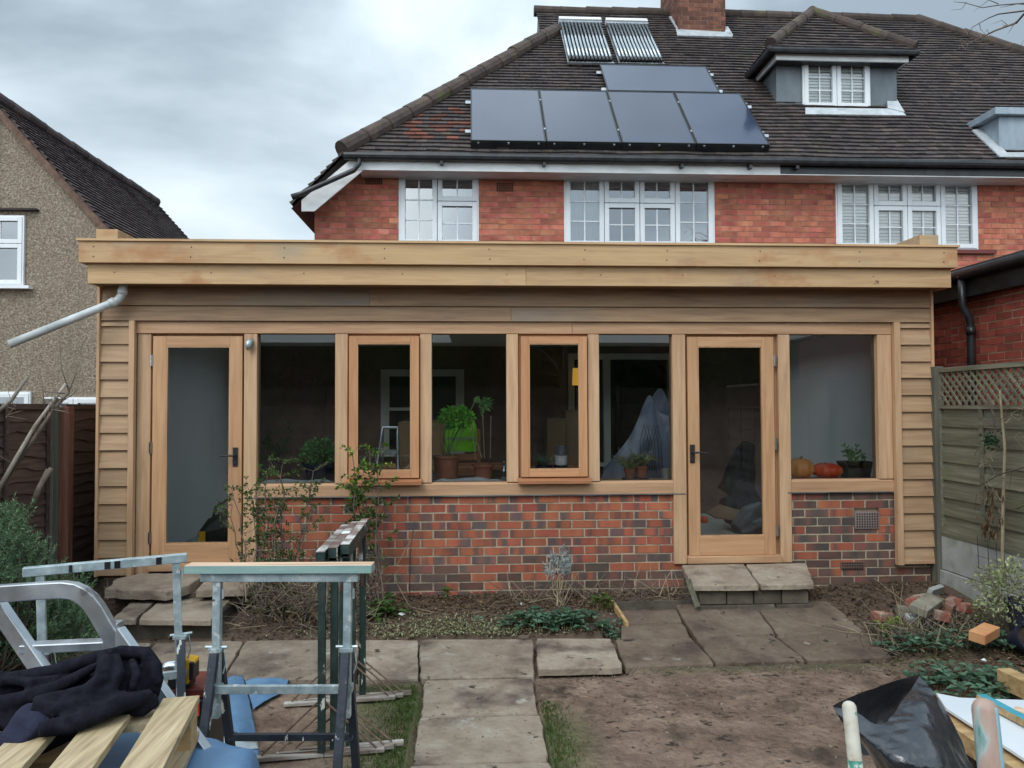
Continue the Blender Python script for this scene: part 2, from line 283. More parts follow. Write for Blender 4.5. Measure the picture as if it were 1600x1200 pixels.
M['handle2'] = pmat('chipped pink and teal handle', [(.36, (.36, .22, .17)), (.5, (.42, .32, .27)), (.53, (.36, .42, .40)), (.60, (.03, .20, .19))], ns=9, rough=.6, bump=.35, bs=40, var=0, bd=.004, scale=(1.6, 1.6, .35), spots=(((.22, .42, .55), 4, .60, .08, (1.4, 1.4, .3)),))
M['whiteboard'] = pmat('white sheet board', [(.3, (.62, .68, .73)), (.7, (.72, .76, .80))], ns=3, rough=.35, bump=.03, var=0)
M['slab'] = pmat('paving slab', [(.3, (.17, .125, .09)), (.5, (.285, .23, .175)), (.7, (.38, .33, .265))], ns=3.6, detail=9, rough=.9, bump=.8, bs=18, var=.16, bd=.02, rr=.72, spots=(((.095, .070, .055), 1.9, .52, .14, (1, 1, 1)), ((.38, .355, .31), 6, .62, .08, (1, 1, 1)), ((.045, .036, .028), 9, .63, .05, (1, 1, 1))))
M['slabd'] = pmat('muddy paving slab', [(.3, (.095, .065, .046)), (.5, (.155, .112, .082)), (.7, (.22, .175, .135))], ns=3.2, detail=9, rough=.9, bump=.8, bs=18, var=.12, bd=.02, rr=.72, spots=(((.07, .048, .036), 1.8, .52, .14, (1, 1, 1)), ((.27, .24, .21), 7, .64, .06, (1, 1, 1)), ((.03, .022, .018), 9, .62, .05, (1, 1, 1))))
M['slabe'] = pmat('stone riser', [(.3, (.06, .048, .036)), (.7, (.155, .13, .10))], ns=7, rough=.95, bump=.6, bs=24, var=.25)
M['conc'] = pmat('pale concrete', [(.3, (.28, .29, .27)), (.7, (.42, .43, .42))], ns=4, rough=.9, bump=.3, bs=40, var=.05, spots=(((.16, .19, .10), 2.2, .56, .15, (1, 1, 1)),))
woodm('fencew', (.10, .10, .068), (.17, .162, .115), (.24, .225, .165), 'y', bump=.4, ns=3, var=.2, spots=(((.13, .165, .06), 1.8, .56, .15, (1, .6, 1)),))
woodm('fencep', (.06, .06, .048), (.11, .105, .082), (.16, .15, .12), 'z', bump=.4, var=.15)
woodm('fenced', (.04, .024, .02), (.082, .052, .044), (.13, .09, .076), 'y', bump=.5, ns=3, var=.25)
woodm('fencer', (.085, .032, .02), (.16, .06, .038), (.22, .11, .07), 'z', bump=.4)
M['pebble'] = pmat('pebbledash', [(.32, (.10, .078, .055)), (.46, (.21, .165, .12)), (.56, (.28, .23, .17)), (.70, (.46, .43, .37))], ns=42, detail=3, rough=.95, bump=1., bs=34, var=0, bd=.02, rr=.7, spots=(((.13, .105, .08), .9, .52, .25, (2.2, 1, .35)),))
M['plaster'] = pmat('fresh plaster wall', [(.3, (.80, .83, .84)), (.7, (.86, .88, .89))], ns=2, rough=.9, bump=.05, var=0)
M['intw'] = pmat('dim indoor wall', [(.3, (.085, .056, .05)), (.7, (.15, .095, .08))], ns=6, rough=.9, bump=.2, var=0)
M['ceil'] = pmat('ceiling boards', [(.3, (.70, .71, .71)), (.7, (.76, .77, .77))], ns=2, rough=.9, bump=.0, var=0)
M['floor'] = pmat('screed floor', [(.3, (.24, .26, .235)), (.7, (.33, .35, .32))], ns=5, rough=.8, bump=.1, var=0)
M['membrane'] = pmat('roof membrane', [(.3, (.03, .03, .032)), (.7, (.05, .05, .055))], ns=4, rough=.7, bump=.1, var=0)
M['terra'] = pmat('terracotta', [(.3, (.24, .08, .045)), (.7, (.36, .14, .08))], ns=8, rough=.8, bump=.2, var=.1, spots=(((.42, .36, .30), 6, .64, .1, (1, 1, 1)),))
M['navypot'] = pmat('navy glazed pot', [(.3, (.008, .012, .03)), (.7, (.02, .03, .065))], ns=4, rough=.25, bump=0, var=0)
M['potblack'] = pmat('black plastic pot', [(.3, (.012, .013, .015)), (.7, (.025, .027, .03))], ns=4, rough=.45, bump=.05, var=.1)
M['navypl'] = pmat('navy plastic pot', [(.3, (.008, .010, .022)), (.7, (.02, .024, .045))], ns=4, rough=.4, bump=.05, var=.1)
M['pump1'] = pmat('orange pumpkin skin', [(.3, (.82, .27, .06)), (.7, (.88, .42, .14))], scale=(1, 1, .4), ns=9, rough=.45, bump=.1, var=0)
M['pump2'] = pmat('red pumpkin skin', [(.3, (.85, .07, .02)), (.7, (.90, .14, .04))], scale=(1, 1, .4), ns=9, rough=.4, bump=.1, var=0)
M['stem'] = pmat('dry stalk', [(.3, (.20, .15, .07)), (.7, (.34, .27, .14))], ns=20, rough=.9, bump=.2, var=.2)
M['hivis'] = pmat('lime high visibility cloth', [(.3, (.20, .62, .02)), (.7, (.34, .86, .05))], ns=4, rough=.8, bump=.4, bs=14, var=0)
M['reflect'] = pmat('grey reflective tape', [(.3, (.20, .34, .12)), (.7, (.26, .44, .16))], ns=4, rough=.5, bump=0, var=0)
M['card'] = pmat('cardboard', [(.3, (.19, .12, .065)), (.7, (.29, .195, .11))], ns=3, rough=.9, bump=.1, var=.15)
M['cloth'] = pmat('white dust sheet', [(.3, (.42, .48, .50)), (.7, (.60, .65, .66))], ns=5, rough=.9, bump=.3, bs=12, var=0)
M['poly'] = pmat('hazy polythene', [(.3, (.10, .13, .19)), (.7, (.24, .30, .40))], scale=(1.6, 1.6, .4), ns=5, rough=(.25, .4), bump=.3, bs=5, var=0, bd=.03)
M['inwhite'] = pmat('old cream paint', [(.3, (.36, .40, .36)), (.7, (.46, .50, .46))], ns=3, rough=.5, bump=0, var=0)
M['yellow'] = pmat('yellow plastic', [(.3, (.72, .36, .02)), (.7, (.80, .45, .03))], ns=5, rough=.4, bump=.05, var=0)
M['redp'] = pmat('dark red plastic', [(.3, (.10, .015, .012)), (.7, (.18, .03, .02))], ns=5, rough=.5, bump=.05, var=0)
M['chrome'] = pmat('bright steel', [(.3, (.55, .57, .6)), (.7, (.7, .72, .74))], ns=5, rough=.2, bump=0, var=0, metal=1.)
M['ironm'] = pmat('black iron', [(.3, (.010, .010, .012)), (.7, (.02, .02, .022))], ns=9, rough=.5, bump=.15, bs=40, var=0)
M['pipe'] = pmat('weathered white pipe', [(.35, (.40, .43, .43)), (.6, (.60, .64, .65))], scale=(1, 1, 1), ns=6, rough=.4, bump=.03, var=0, spots=(((.22, .23, .19), 5, .62, .15, (1, 1, 1)),))
M['white'] = pmat('white scrap', [(.3, (.60, .62, .62)), (.7, (.75, .76, .76))], ns=5, rough=.7, bump=.1, var=.05)
M['brickO'] = pmat('orange brick', [(.3, (.46, .17, .07)), (.7, (.60, .33, .15))], ns=7, rough=.85, bump=.4, bs=60, var=.05, bd=.004)
M['brickR'] = pmat('loose red brick', [(.36, (.17, .05, .035)), (.55, (.30, .09, .06)), (.64, (.42, .32, .25))], ns=7, rough=.85, bump=.4, bs=60, var=.15, bd=.004, spots=(((.33, .30, .24), 4, .52, .1, (1, 1, 1)),))
M['mossbrick'] = pmat('mossy mortar covered brick', [(.36, (.13, .12, .09)), (.6, (.24, .22, .17)), (.75, (.32, .28, .22))], ns=7, rough=.95, bump=.5, bs=40, var=.05, bd=.006)
def leafm(k, cols, var=.35, hue=.02, tr=.3, rough=.55): M[k] = pmat(k, cols, ns=3, detail=2, rough=rough, bump=0, var=var, hue=hue, translucent=tr, spec=.3)
leafm('leaf', [(.3, (.045, .085, .022)), (.7, (.09, .16, .04))])
leafm('leafbright', [(.3, (.14, .26, .03)), (.7, (.25, .40, .05))])
leafm('leafdark', [(.3, (.02, .05, .02)), (.7, (.04, .09, .035))])
leafm('leafblue', [(.3, (.10, .18, .09)), (.7, (.22, .33, .19))], var=.45)
leafm('leafindoor', [(.3, (.11, .27, .09)), (.7, (.20, .40, .15))])
leafm('leafdim', [(.3, (.03, .07, .025)), (.7, (.06, .12, .045))])
leafm('silver', [(.3, (.30, .34, .34)), (.7, (.44, .49, .49))], var=.2, hue=0)
leafm('ivy', [(.3, (.05, .11, .065)), (.7, (.12, .20, .13))], var=.5, hue=.02, rough=.35)
leafm('varieg', [(.3, (.16, .21, .09)), (.5, (.30, .34, .17)), (.7, (.50, .50, .32))])
leafm('dryleaf', [(.3, (.06, .035, .02)), (.6, (.14, .09, .05)), (.8, (.26, .19, .11))], var=.5, hue=.02, tr=.1)
leafm('grass', [(.3, (.055, .095, .02)), (.7, (.10, .15, .035))], var=.5)
leafm('lime', [(.3, (.12, .42, .04)), (.7, (.20, .60, .07))])
M['twig'] = pmat('grey brown twig', [(.3, (.085, .062, .048)), (.7, (.19, .15, .12))], ns=12, rough=.9, bump=.2, var=.4)
M['twigpale'] = pmat('pale cut branch', [(.3, (.19, .16, .13)), (.7, (.34, .30, .25))], scale=(1, 1, .4), ns=14, rough=.9, bump=.3, var=.2)
M['straw'] = pmat('dry pale stem', [(.3, (.20, .155, .095)), (.7, (.36, .30, .20))], ns=12, rough=.9, bump=.1, var=.35)
M['glass'] = glassmat('window glass', (.98, .99, .99), .06)
M['glassH'] = glassmat('upstairs glass', (.80, .85, .88), .36)
M['glassB'] = glassmat('glass before blinds', (.97, .98, .98), .08)
M['pebbles'] = pmat('pebble', [(.3, (.08, .06, .045)), (.7, (.24, .20, .16))], ns=5, rough=.9, bump=.2, var=.5)
M['soil'] = pmat('garden soil', [(.3, (.030, .019, .012)), (.5, (.062, .042, .028)), (.7, (.105, .077, .052))], ns=7, detail=10, rough=.95, bump=1., bs=30, var=0, bd=.03, rr=.66, spots=(((.028, .018, .012), 1.6, .55, .2, (1, 1, 1)),))
# ------------------------------------------------------------------ ground
def sm(a, b, x): t = max(0, min(1, (x-a)/(b-a))); return t*t*(3-2*t)
def gz(x, y):
    h = .085*sm(-1.3, -.1, y) + noise.noise((x*2.3, y*2.3, 0))*.014 + noise.noise((x*9, y*9, 3))*.006 + noise.noise((x*23, y*23, 5))*.007
    if y < -1.66: h -= .012
    if -.34 < x < .40 and y < -1.8: h = -.05
    if -3.0 < x < 1.05 and -1.86 < y < -1.02: h = -.05
    if 1.0 < x < 3.0 and -1.68 < y < -.32: h = min(h, .0)-.05
    h += .05*sm(2.9, 3.6, x)*sm(-3.6, -2, y)
    if 1.0 < x < 3.0 and -1.12 < y < -.32: h += .10*sm(-1.1, -.4, y)
    return h
def axis(lo, hi, st, far):
    a = []; x = lo
    while x < hi: a.append(x); x += st
    a.append(hi); k = .5
    while a[-1] < far: a.append(a[-1]+k); k *= 1.6
    k = .5
    while a[0] > -far: a.insert(0, a[0]-k); k *= 1.6
    return a
gx, gy = axis(-4.3, 4.8, .03, 120), axis(-4.2, .1, .03, 120)
g = MB(); nx = len(gx)
g.v = [(x, y, gz(x, y)) for y in gy for x in gx]
for j in range(len(gy)-1):
    for i in range(nx-1): g.f.append((j*nx+i, j*nx+i+1, (j+1)*nx+i+1, (j+1)*nx+i))
g.mi = [0]*len(g.f); g.r = [.5]*len(g.f)
mg = pmat('bare earth lawn', [(.34, (.085, .053, .037)), (.48, (.17, .112, .08)), (.64, (.275, .195, .142))], ns=3.4, detail=12, rough=.95, bump=1., bs=22, var=0, bd=.04, rr=.74, spots=(((.050, .032, .022), 2.6, .54, .12, (1, 1, 1)), ((.032, .021, .015), 13, .60, .05, (1, 1.6, 1)), ((.27, .22, .165), 19, .66, .05, (1, 1, 1))))
# bed and moss masks as point attributes blended into the earth colour
t = mg.node_tree; N = t.nodes; L = t.links; P = N['Principled BSDF']; cur = P.inputs['Base Color'].links[0].from_socket
for nm, c in (('bed', (.10, .066, .046, 1)), ('moss', (.065, .095, .025, 1))):
    at = N.new('ShaderNodeAttribute'); at.attribute_name = nm; mm = N.new('ShaderNodeMix'); mm.data_type = 'RGBA'
    nn = N.new('ShaderNodeTexNoise'); nn.inputs['Scale'].default_value = 14; nn.inputs['Detail'].default_value = 6
    mu = N.new('ShaderNodeMath'); mu.operation = 'MULTIPLY'; mu.use_clamp = True
    mr = N.new('ShaderNodeMapRange'); mr.inputs[1].default_value = .38; mr.inputs[2].default_value = .55; L.new(nn.outputs[0], mr.inputs[0]); L.new(mr.outputs[0], mu.inputs[0]); L.new(at.outputs['Fac'], mu.inputs[1])
    L.new(mu.outputs[0] if nm == 'moss' else at.outputs['Fac'], mm.inputs['Factor']); L.new(cur, mm.inputs['A']); mm.inputs['B'].default_value = c; cur = mm.outputs['Result']
L.new(cur, P.inputs['Base Color'])
go = g.build('ground', mg, smooth=True, org=(0, 0, 0)); go['kind'] = 'structure'
def bedmask(x, y):
    return max(sm(-1.2, -.95, y), sm(2.75, 3.1, x+noise.noise((x*3, y*3, 9))*.3)*sm(-3.4, -2.6, y)*1.0, sm(-2.6, -2.9, x)*sm(-2.3, -1.9, y))
def mossmask(x, y):
    a = sm(-1.0, -.4, x)*(1-sm(-.30, -.26, x))*(1-sm(-1.9, -1.85, y))
    b = sm(.36, .38, x)*(1-sm(.45, .75, x))*(1-sm(-2.6, -2.2, y))
    c = .55*sm(-1.9, -1.65, y)*(1-sm(-1.62, -1.5, y))*sm(.9, 1.2, x)
    return max(a, b, c)*(.6+.8*noise.noise((x*2.5, y*2.5, 5))+.2)
a1 = go.data.attributes.new('bed', 'FLOAT', 'POINT'); a1.data.foreach_set('value', [bedmask(v[0], v[1]) for v in g.v])
a2 = go.data.attributes.new('moss', 'FLOAT', 'POINT'); a2.data.foreach_set('value', [max(0, mossmask(v[0], v[1])) for v in g.v])

# paving: slabs with worn edges
def slab(mb, poly, z, th, tilt=(0, 0), mi=0, chip=.012):
    pts = []
    n = len(poly)
    for i in range(n):
        a, b = Vector((*poly[i], 0)), Vector((*poly[(i+1) % n], 0)); k = max(2, int((b-a).length/.07))
        for q in range(k):
            p = a.lerp(b, q/k)
            if q == 0: p = p.lerp(Vector((sum(c[0] for c in poly)/n, sum(c[1] for c in poly)/n, 0)), .02)
            pts.append(p+Vector((R.uniform(-1, 1), R.uniform(-1, 1), 0))*chip*.5)
    cx = sum(p.x for p in pts)/len(pts); cy = sum(p.y for p in pts)/len(pts)
    def ring(s, dz): return [Vector((cx+(p.x-cx)*s, cy+(p.y-cy)*s, z+dz+tilt[0]*(p.x-cx)+tilt[1]*(p.y-cy))) for p in pts]
    w = .97; m = len(pts)
    vs = ring(1, -th)+ring(1.0, -.010)+ring(.985, -.001)+ring(.5, .002)
    fs = []
    for l in range(3):
        for i in range(m): fs.append((l*m+i, l*m+(i+1) % m, (l+1)*m+(i+1) % m, (l+1)*m+i))
    fs.append(tuple(range(3*m, 4*m)))
    mb.add(vs, fs, mi)
pv = MB()
main = [[(-2.98, -1.02), (-2.35, -1.0), (-2.28, -1.84), (-3.0, -1.86)], [(-2.33, -1.0), (-1.70, -.97), (-1.60, -1.82), (-2.26, -1.84)],
        [(-1.68, -1.0), (-.84, -1.03), (-.745, -1.84), (-1.58, -1.82)], [(-.82, -1.03), (-.405, -1.05), (-.35, -1.845), (-.725, -1.845)],
        [(-.39, -1.05), (.455, -1.09), (.40, -1.845), (-.335, -1.85)], [(.475, -1.09), (1.03, -1.12), (1.0, -1.735), (.425, -1.76)]]
for q in main: slab(pv, q, .016+R.uniform(-.004, .006), .05, (R.uniform(-.012, .012), R.uniform(-.01, .01)))
right = [[(1.06, -1.14), (1.64, -1.13), (1.63, -1.68), (1.02, -1.71)], [(1.66, -1.13), (2.27, -1.11), (2.275, -1.66), (1.645, -1.68)], [(2.29, -1.11), (2.98, -1.08), (2.9, -1.63), (2.29, -1.655)],
         [(1.16, -.86), (1.655, -.84), (1.64, -1.115), (1.1, -1.12)], [(1.2, -.58), (1.68, -.56), (1.66, -.825), (1.17, -.845)], [(1.70, -.42), (2.36, -.40), (2.30, -1.095), (1.67, -1.115)], [(2.38, -.40), (3.02, -.42), (3.0, -1.07), (2.31, -1.095)]]
for q in right[:3]: slab(pv, q, .012+R.uniform(-.004, .005), .05, (R.uniform(-.01, .01), .012), mi=1)
for q in right[3:]: cy = sum(c[1] for c in q)/4; slab(pv, q, .014+.115*(cy+1.1), .05, (R.uniform(-.006, .006), .115), mi=1)
slab(pv, [(2.95, -.12), (3.5, -.1), (3.55, -.55), (3.02, -.58)], .06, .05, (.0, .02), mi=1)
slab(pv, [(3.03, -.62), (3.45, -.62), (3.25, -.98), (3.0, -1.0)], .04, .05, (.02, .0), mi=1)
po = pv.build('patio', [M['slab'], M['slabd']], org=(0, 0, 0)); po['kind'] = 'structure'
pc = MB()
yy = -1.875; x0, x1 = -.305, .385
for k, dy in enumerate((.565, .575, .59, .6, .6, .6)):
    slab(pc, [(x0, yy), (x1, yy-.015), (x1-.01, yy-dy), (x0+.015, yy-dy)], .008+R.uniform(-.003, .006), .05, (R.uniform(-.01, .01), R.uniform(-.008, .008)))
    yy -= dy+.018
pp = pc.build('garden_path', [M['slab']], org=(0, 0, 0)); pp['kind'] = 'structure'
# ------------------------------------------------------------------ brickwork and tiles
def bricks(mb, u0, u1, z0, z1, plane, c, n, holes=(), L=.225, H=.075, mi=0, mo=1, lim=None, jt=.010, off=0., alt=None, ph=0.):
    """course by course brick faces on the plane y=c or x=c whose outward normal is n (+1/-1); holes = (u0,u1,z0,z1)"""
    k = 0; z = z0
    def P(u, w, d): return (u, c-n*0+(-n)*-1*0 + (d*n), w) if plane == 'y' else (c+d*n, u, w)
    def bx(a, b, lo, hi, d0, d1, m_, r=None):
        q = [P(a, lo, d0), P(b, lo, d0), P(b, hi, d0), P(a, hi, d0), P(a, lo, d1), P(b, lo, d1), P(b, hi, d1), P(a, hi, d1)]
        q = [(x+R.uniform(-.0012, .0012), y+R.uniform(-.0012, .0012), w+R.uniform(-.0016, .0016)) for x, y, w in q]
        mb.add(q, [(4, 5, 6, 7), (0, 4, 7, 3), (1, 2, 6, 5), (3, 7, 6, 2), (0, 1, 5, 4)], m_, r)
    while z < z1-.01:
        zt = min(z+H, z1); zm = (z+zt)/2
        a, b = u0, u1
        if lim: a, b = lim(zm, u0, u1)
        iv = [(a, b)]
        for h in holes:
            if h[2] < zm < h[3]:
                nv = []
                for p, q in iv:
                    if h[0] >= q or h[1] <= p: nv.append((p, q)); continue
                    if h[0] > p: nv.append((p, h[0]))
                    if h[1] < q: nv.append((h[1], q))
                iv = nv
        for p, q in iv:
            if q-p < .01: continue
            v4 = [P(p, z, -.005), P(q, z, -.005), P(q, zt, -.005), P(p, zt, -.005)]; mb.add(v4, [(0, 1, 2, 3)], mo, .5)
            s0 = (k % 2)*L/2+off+math.floor((p-off)/L-1)*L; u = s0
            while u < q:
                e0, e1 = max(u, p), min(u+L-jt, q)
                if e1-e0 > .02: bx(e0, e1, z+jt*.5, zt-jt*.5, -.03, R.uniform(-.0025, .0025), (alt(e0, zm) if alt else mi))
                u += L
        z += H; k += 1
def rooftiles(mb, P0, U, V, Nn, v0, v1, ulo, uhi, gauge=.108, tw=.165, mi=0, sag=.012, red=None):
    P0, U, V, Nn = Vector(P0), Vector(U), Vector(V), Vector(Nn); k = 0; v = v0
    while v < v1-.01:
        ve = min(v+gauge*1.25, v1); lo, hi = ulo(v+gauge/2), uhi(v+gauge/2)
        u = math.floor(lo/tw)*tw + (k % 2)*tw/2 - tw
        while u < hi:
            a, b = max(u+.002, lo), min(u+tw-.002, hi)
            if b-a > .03:
                q = []
                t0, t1 = R.uniform(.032, .040), R.uniform(.032, .040); dv = R.uniform(-.004, .004)
                for (uu, vv, h) in ((a, v+dv, t0), (b, v+dv, t1), (b, ve, .006), (a, ve, .006), (a, v+dv, -.004), (b, v+dv, -.004)):
                    w = noise.noise((uu*.9, vv*.8, 7.1))*sag*2.2; s = noise.noise((uu*1.3, vv*1.1, 2.3))*sag
                    q.append(P0+U*uu+V*(vv+w)+Nn*(h+s))
                m_ = mi
                if red: m_ = red(a, v)
                mb.add(q, [(0, 1, 2, 3), (4, 5, 1, 0), (0, 3, 4), (1, 5, 2)], m_)
            u += tw
        v += gauge; k += 1
def ridge(mb, a, b, r=.11, L=.34, mi=0):
    a, b = Vector(a), Vector(b); n = max(1, int((b-a).length/L)); d = (b-a)/n
    for i in range(n):
        p = a+d*i; q = a+d*(i+1.06); j = Vector((0, 0, R.uniform(-.012, .012)))
        mb.tube([p+j, q+j], [r*1.06, r*.95], 12, mi)
        mb.tube([q+j-d*.09, q+j], [r*1.0, r*1.02], 12, mi+1 if mi < 0 else mi)
# ------------------------------------------------------------------ upvc window
def upvc(parent, x0, x1, z0, z1, Y, cells, blind=None, name='window', plane='y', gm='glassH'):
    f = MB(); gl = MB(); b = .035
    f.box(x0, Y, z0, x0+b, Y+.07, z1); f.box(x1-b, Y, z0, x1, Y+.07, z1); f.box(x0+b, Y, z1-b, x1-b, Y+.07, z1); f.box(x0+b, Y, z0, x1-b, Y+.07, z0+b)
    for (a0, a1, c0, c1, nc, nr) in cells:
        X0, X1 = x0+b*.6+(x1-x0-b*1.2)*a0, x0+b*.6+(x1-x0-b*1.2)*a1; Z0, Z1 = z0+b*.6+(z1-z0-b*1.2)*c0, z0+b*.6+(z1-z0-b*1.2)*c1
        w = .062; y0 = Y-.014; y1 = Y+.062; e = .004; X0 += e; X1 -= e; Z0 += e; Z1 -= e
        f.box(X0, y0, Z0, X0+w, y1, Z1); f.box(X1-w, y0, Z0, X1, y1, Z1); f.box(X0+w, y0, Z1-w, X1-w, y1, Z1); f.box(X0+w, y0, Z0, X1-w, y1, Z0+w)
        gx0, gx1, gz0, gz1 = X0+w, X1-w, Z0+w, Z1-w
        gl.quad((gx0, Y+.03, gz0), (gx1, Y+.03, gz0), (gx1, Y+.03, gz1), (gx0, Y+.03, gz1))
        for i in range(1, nc): xx = gx0+(gx1-gx0)*i/nc; f.box(xx-.009, Y+.018, gz0, xx+.009, Y+.042, gz1)
        for i in range(1, nr): zz = gz0+(gz1-gz0)*i/nr; f.box(gx0, Y+.0205, zz-.009, gx1, Y+.0395, zz+.009)
    o = f.build(name, M['upvc'], parent, bevel=.004)
    gl.build('pane', M[gm], o)
    return o
# ================================================================== main house
RV = Vector((0, math.cos(RA), math.sin(RA)))
HW = 3.4
house = thing('brick_house', 'red brick semi-detached house pair with dark tiled roof behind the timber garden room', 'house', (3.5, 6.7, 0))
wins = [(-.97, .099), (1.249, 3.315), (5.008, 7.03), (9.2, 11.2)]
holes = [(a, b, 3.895, 4.88) for a, b in wins]
hb = MB()
bricks(hb, -2.08, 13.5, 3.0, 4.95, 'y', HW, -1, holes, lim=lambda z, a, b: (a+max(0, z-4.36)*1.08, b), off=.03)
bricks(hb, -2.08, 13.5, .0, 3.0, 'y', HW+.02, -1, [(-3, 4.2, -1, 3.1)], off=.03)
hb.build('wall', [M['brickH'], M['mortarH']], house)
ib = MB(); ib.box(-2.05, HW+.35, 0, 13.4, HW+.36, 4.9); 
for (a, b) in wins: pass
zz = [3.0, 3.895, 4.88, 4.95]; ib2 = MB()
xs = [-2.07]+[t for w_ in wins for t in w_]+[13.45]
ib2.prism([(-2.07, HW+.03, 3.0), (-.97, HW+.03, 3.0), (-.97, HW+.03, 4.94), (-1.42, HW+.03, 4.94), (-2.07, HW+.03, 4.34)], (0, .25, 0))
for i in range(2, len(xs)-1, 2): ib2.box(xs[i], HW+.03, 3.0, xs[i+1], HW+.28, 4.95)
for a, b in wins: ib2.box(a, HW+.03, 3.0, b, HW+.28, 3.895); ib2.box(a, HW+.03, 4.88, b, HW+.28, 4.95)
ib2.build('inner_wall', M['mortarH'], house)
rm = MB(); rm.box(-1.45, HW+.6, .2, 13.3, HW+.65, 4.9); rm.box(-1.47, HW+.29, 3.0, -1.45, HW+.65, 4.93); rm.box(-1.45, HW+.29, 4.9, 13.3, HW+.65, 4.93); rm.build('dark_room_backing', M['dark'], house)  # near-black sheets in place of the unlit rooms behind the upstairs windows
sb = MB(); sb.box(-2.08, 3.43, 0, -1.95, 9.9, 4.4); sb.build('side_wall', M['brickH'], house)
# soldier course above the first window
sc_ = MB(); x = -1.0
while x < .16: sc_.box(x, HW-.004, 4.885, x+.065, HW+.02, 4.955, j=.002); x += .0755
sc_.build('lintel_course', M['brickH'], house)
cells4 = [(0, .26, 0, 1, 2, 3), (.26, .5, .62, 1, 2, 1), (.5, .74, .62, 1, 2, 1), (.26, .5, 0, .62, 2, 2), (.5, .74, 0, .62, 2, 2), (.74, 1, 0, 1, 2, 3)]
w1 = upvc(house, -.97, .099, 3.895, 4.88, HW+.0, [(0, .48, 0, 1, 2, 3), (.48, 1, .62, 1, 2, 1), (.48, 1, 0, .62, 2, 2)])
w2 = upvc(house, 1.249, 3.315, 3.895, 4.88, HW+.0, cells4)
w3 = upvc(house, 5.008, 7.03, 3.895, 4.88, HW+.0, cells4, gm='glassB')
w4 = upvc(house, 9.2, 11.2, 3.895, 4.88, HW+.0, cells4)
def curtain(x0, x1, z0, z1, Y, parent, nm='curtain'):
    c = MB(); n = 40; vs = []
    for i in range(n+1):
        x = x0+(x1-x0)*i/n; y = Y+.02*math.sin(i*1.9)+.01*math.sin(i*.7)
        vs += [(x, y, z0), (x, y, z1)]
    c.add(vs, [(2*i, 2*i+2, 2*i+3, 2*i+1) for i in range(n)]); c.build(nm, M['curtain'], parent, smooth=True)
M['curtain'] = pmat('pale curtain', [(.3, (.60, .63, .55)), (.7, (.72, .74, .66))], ns=3, rough=.9, bump=0, var=0)
M['curtainb'] = pmat('white blind slats', [(.3, (.80, .84, .81)), (.7, (.86, .89, .87))], ns=3, rough=.7, bump=0, var=.08)
curtain(1.29, 1.74, 3.9, 4.87, HW+.09, w2)
def blind(x0, x1, z0, z1, Y, parent):
    b = MB(); z = z0
    while z < z1: b.obox(((x0+x1)/2, Y, z), (x1-x0, .054, .004), Matrix.Rotation(rad(62), 3, 'X')); z += .046
    b.build('blind', M['curtainb'], parent)
blind(5.05, 7.0, 3.93, 4.86, HW+.065, w3)
sl_ = MB(); sl_.box(6.9, HW-.06, 3.84, 7.25, HW+.03, 3.893); sl_.box(4.9, HW-.06, 3.84, 6.9, HW+.03, 3.893); sl_.build('sill', M['redp'], w3)
for px in (584, 789):
    p = PY(px, 281 if px < 600 else 292, HW-.01); v = MB(); v.box(p.x-.115, HW-.008, p.z-.06, p.x+.115, HW+.02, p.z+.06)
    vo = v.build('air_brick', M['terra'], house); h = MB()
    for i in range(9):
        for j_ in range(5): cx, cz = p.x-.10+i*.025, p.z-.05+j_*.024; h.box(cx-.0085, HW-.0095, cz-.008, cx+.0085, HW-.004, cz+.008)
    h.build('vent_holes', M['dark'], vo)
# roof
VT = 5.34
rt_ = MB()
def ul(v): return -1.65+v*.727 if v < 3.95 else 1.17
def uh(v): return 8.18+(VT-v)*.83
rooftiles(rt_, (0, 3.0, 5.0), (1, 0, 0), RV, RN, -.06, VT, ul, uh, red=lambda u, v: 1 if (-1.0 < u < -.12 and .2 < v < 1.5 and R.random() < .6*(1-abs(v-.75)/.8)) else 0)
rt_.build('roof', [M['tile'], M['tileR']], house)
LV = Vector((math.cos(RA), 0, math.sin(RA))); LN = Vector((-math.sin(RA), 0, math.cos(RA)))
rs = MB(); rooftiles(rs, (-1.65, 0, 5.0), (0, 1, 0), LV, LN, -.93, 4.2, lambda v: 3.0 if v < 0 else 3.0+v*.70, lambda v: 10.4-(v*.70 if v > 0 else 0), tw=.33)
rs.build('side_roof', M['tile'], house)
bk = MB()
bk.add([(-1.6, 3.05, 4.97), (9.9, 3.05, 4.97), (8.18, 6.7, 8.78), (1.2, 6.7, 8.78), (1.2, 5.75, 7.75)], [(0, 1, 2, 3, 4)])
bk.add([(-1.6, 10.4, 4.9), (11, 10.4, 4.97), (8.18, 6.72, 8.8), (1.2, 6.72, 8.8), (1.2, 7.67, 7.75)], [(4, 3, 2, 1, 0)])
bk.add([(8.18, 6.7, 8.8), (13.5, 3.0, 4.97), (13.5, 10.4, 4.97)], [(0, 1, 2)])
bk.add([(9.9, 3.05, 4.97), (13.5, 3.05, 4.97), (8.18, 6.7, 8.78)], [(0, 1, 2)])
bk.add([(-2.3, 3.03, 4.29), (-2.3, 10.4, 4.29), (1.2, 6.8, 7.9), (1.2, 5.95, 7.9), (-1.65, 3.03, 4.95)], [(0, 4, 3, 2, 1)])
bk.prism([(1.2, 5.75, 7.8), (1.2, 6.71, 8.8), (1.2, 7.67, 7.8)], (.05, 0, 0))
bk.build('roof_underside', M['gutter'], house)
rd = MB()
ridge(rd, (1.13, 6.72, 8.86), (8.2, 6.72, 8.86), r=.09, L=.45)
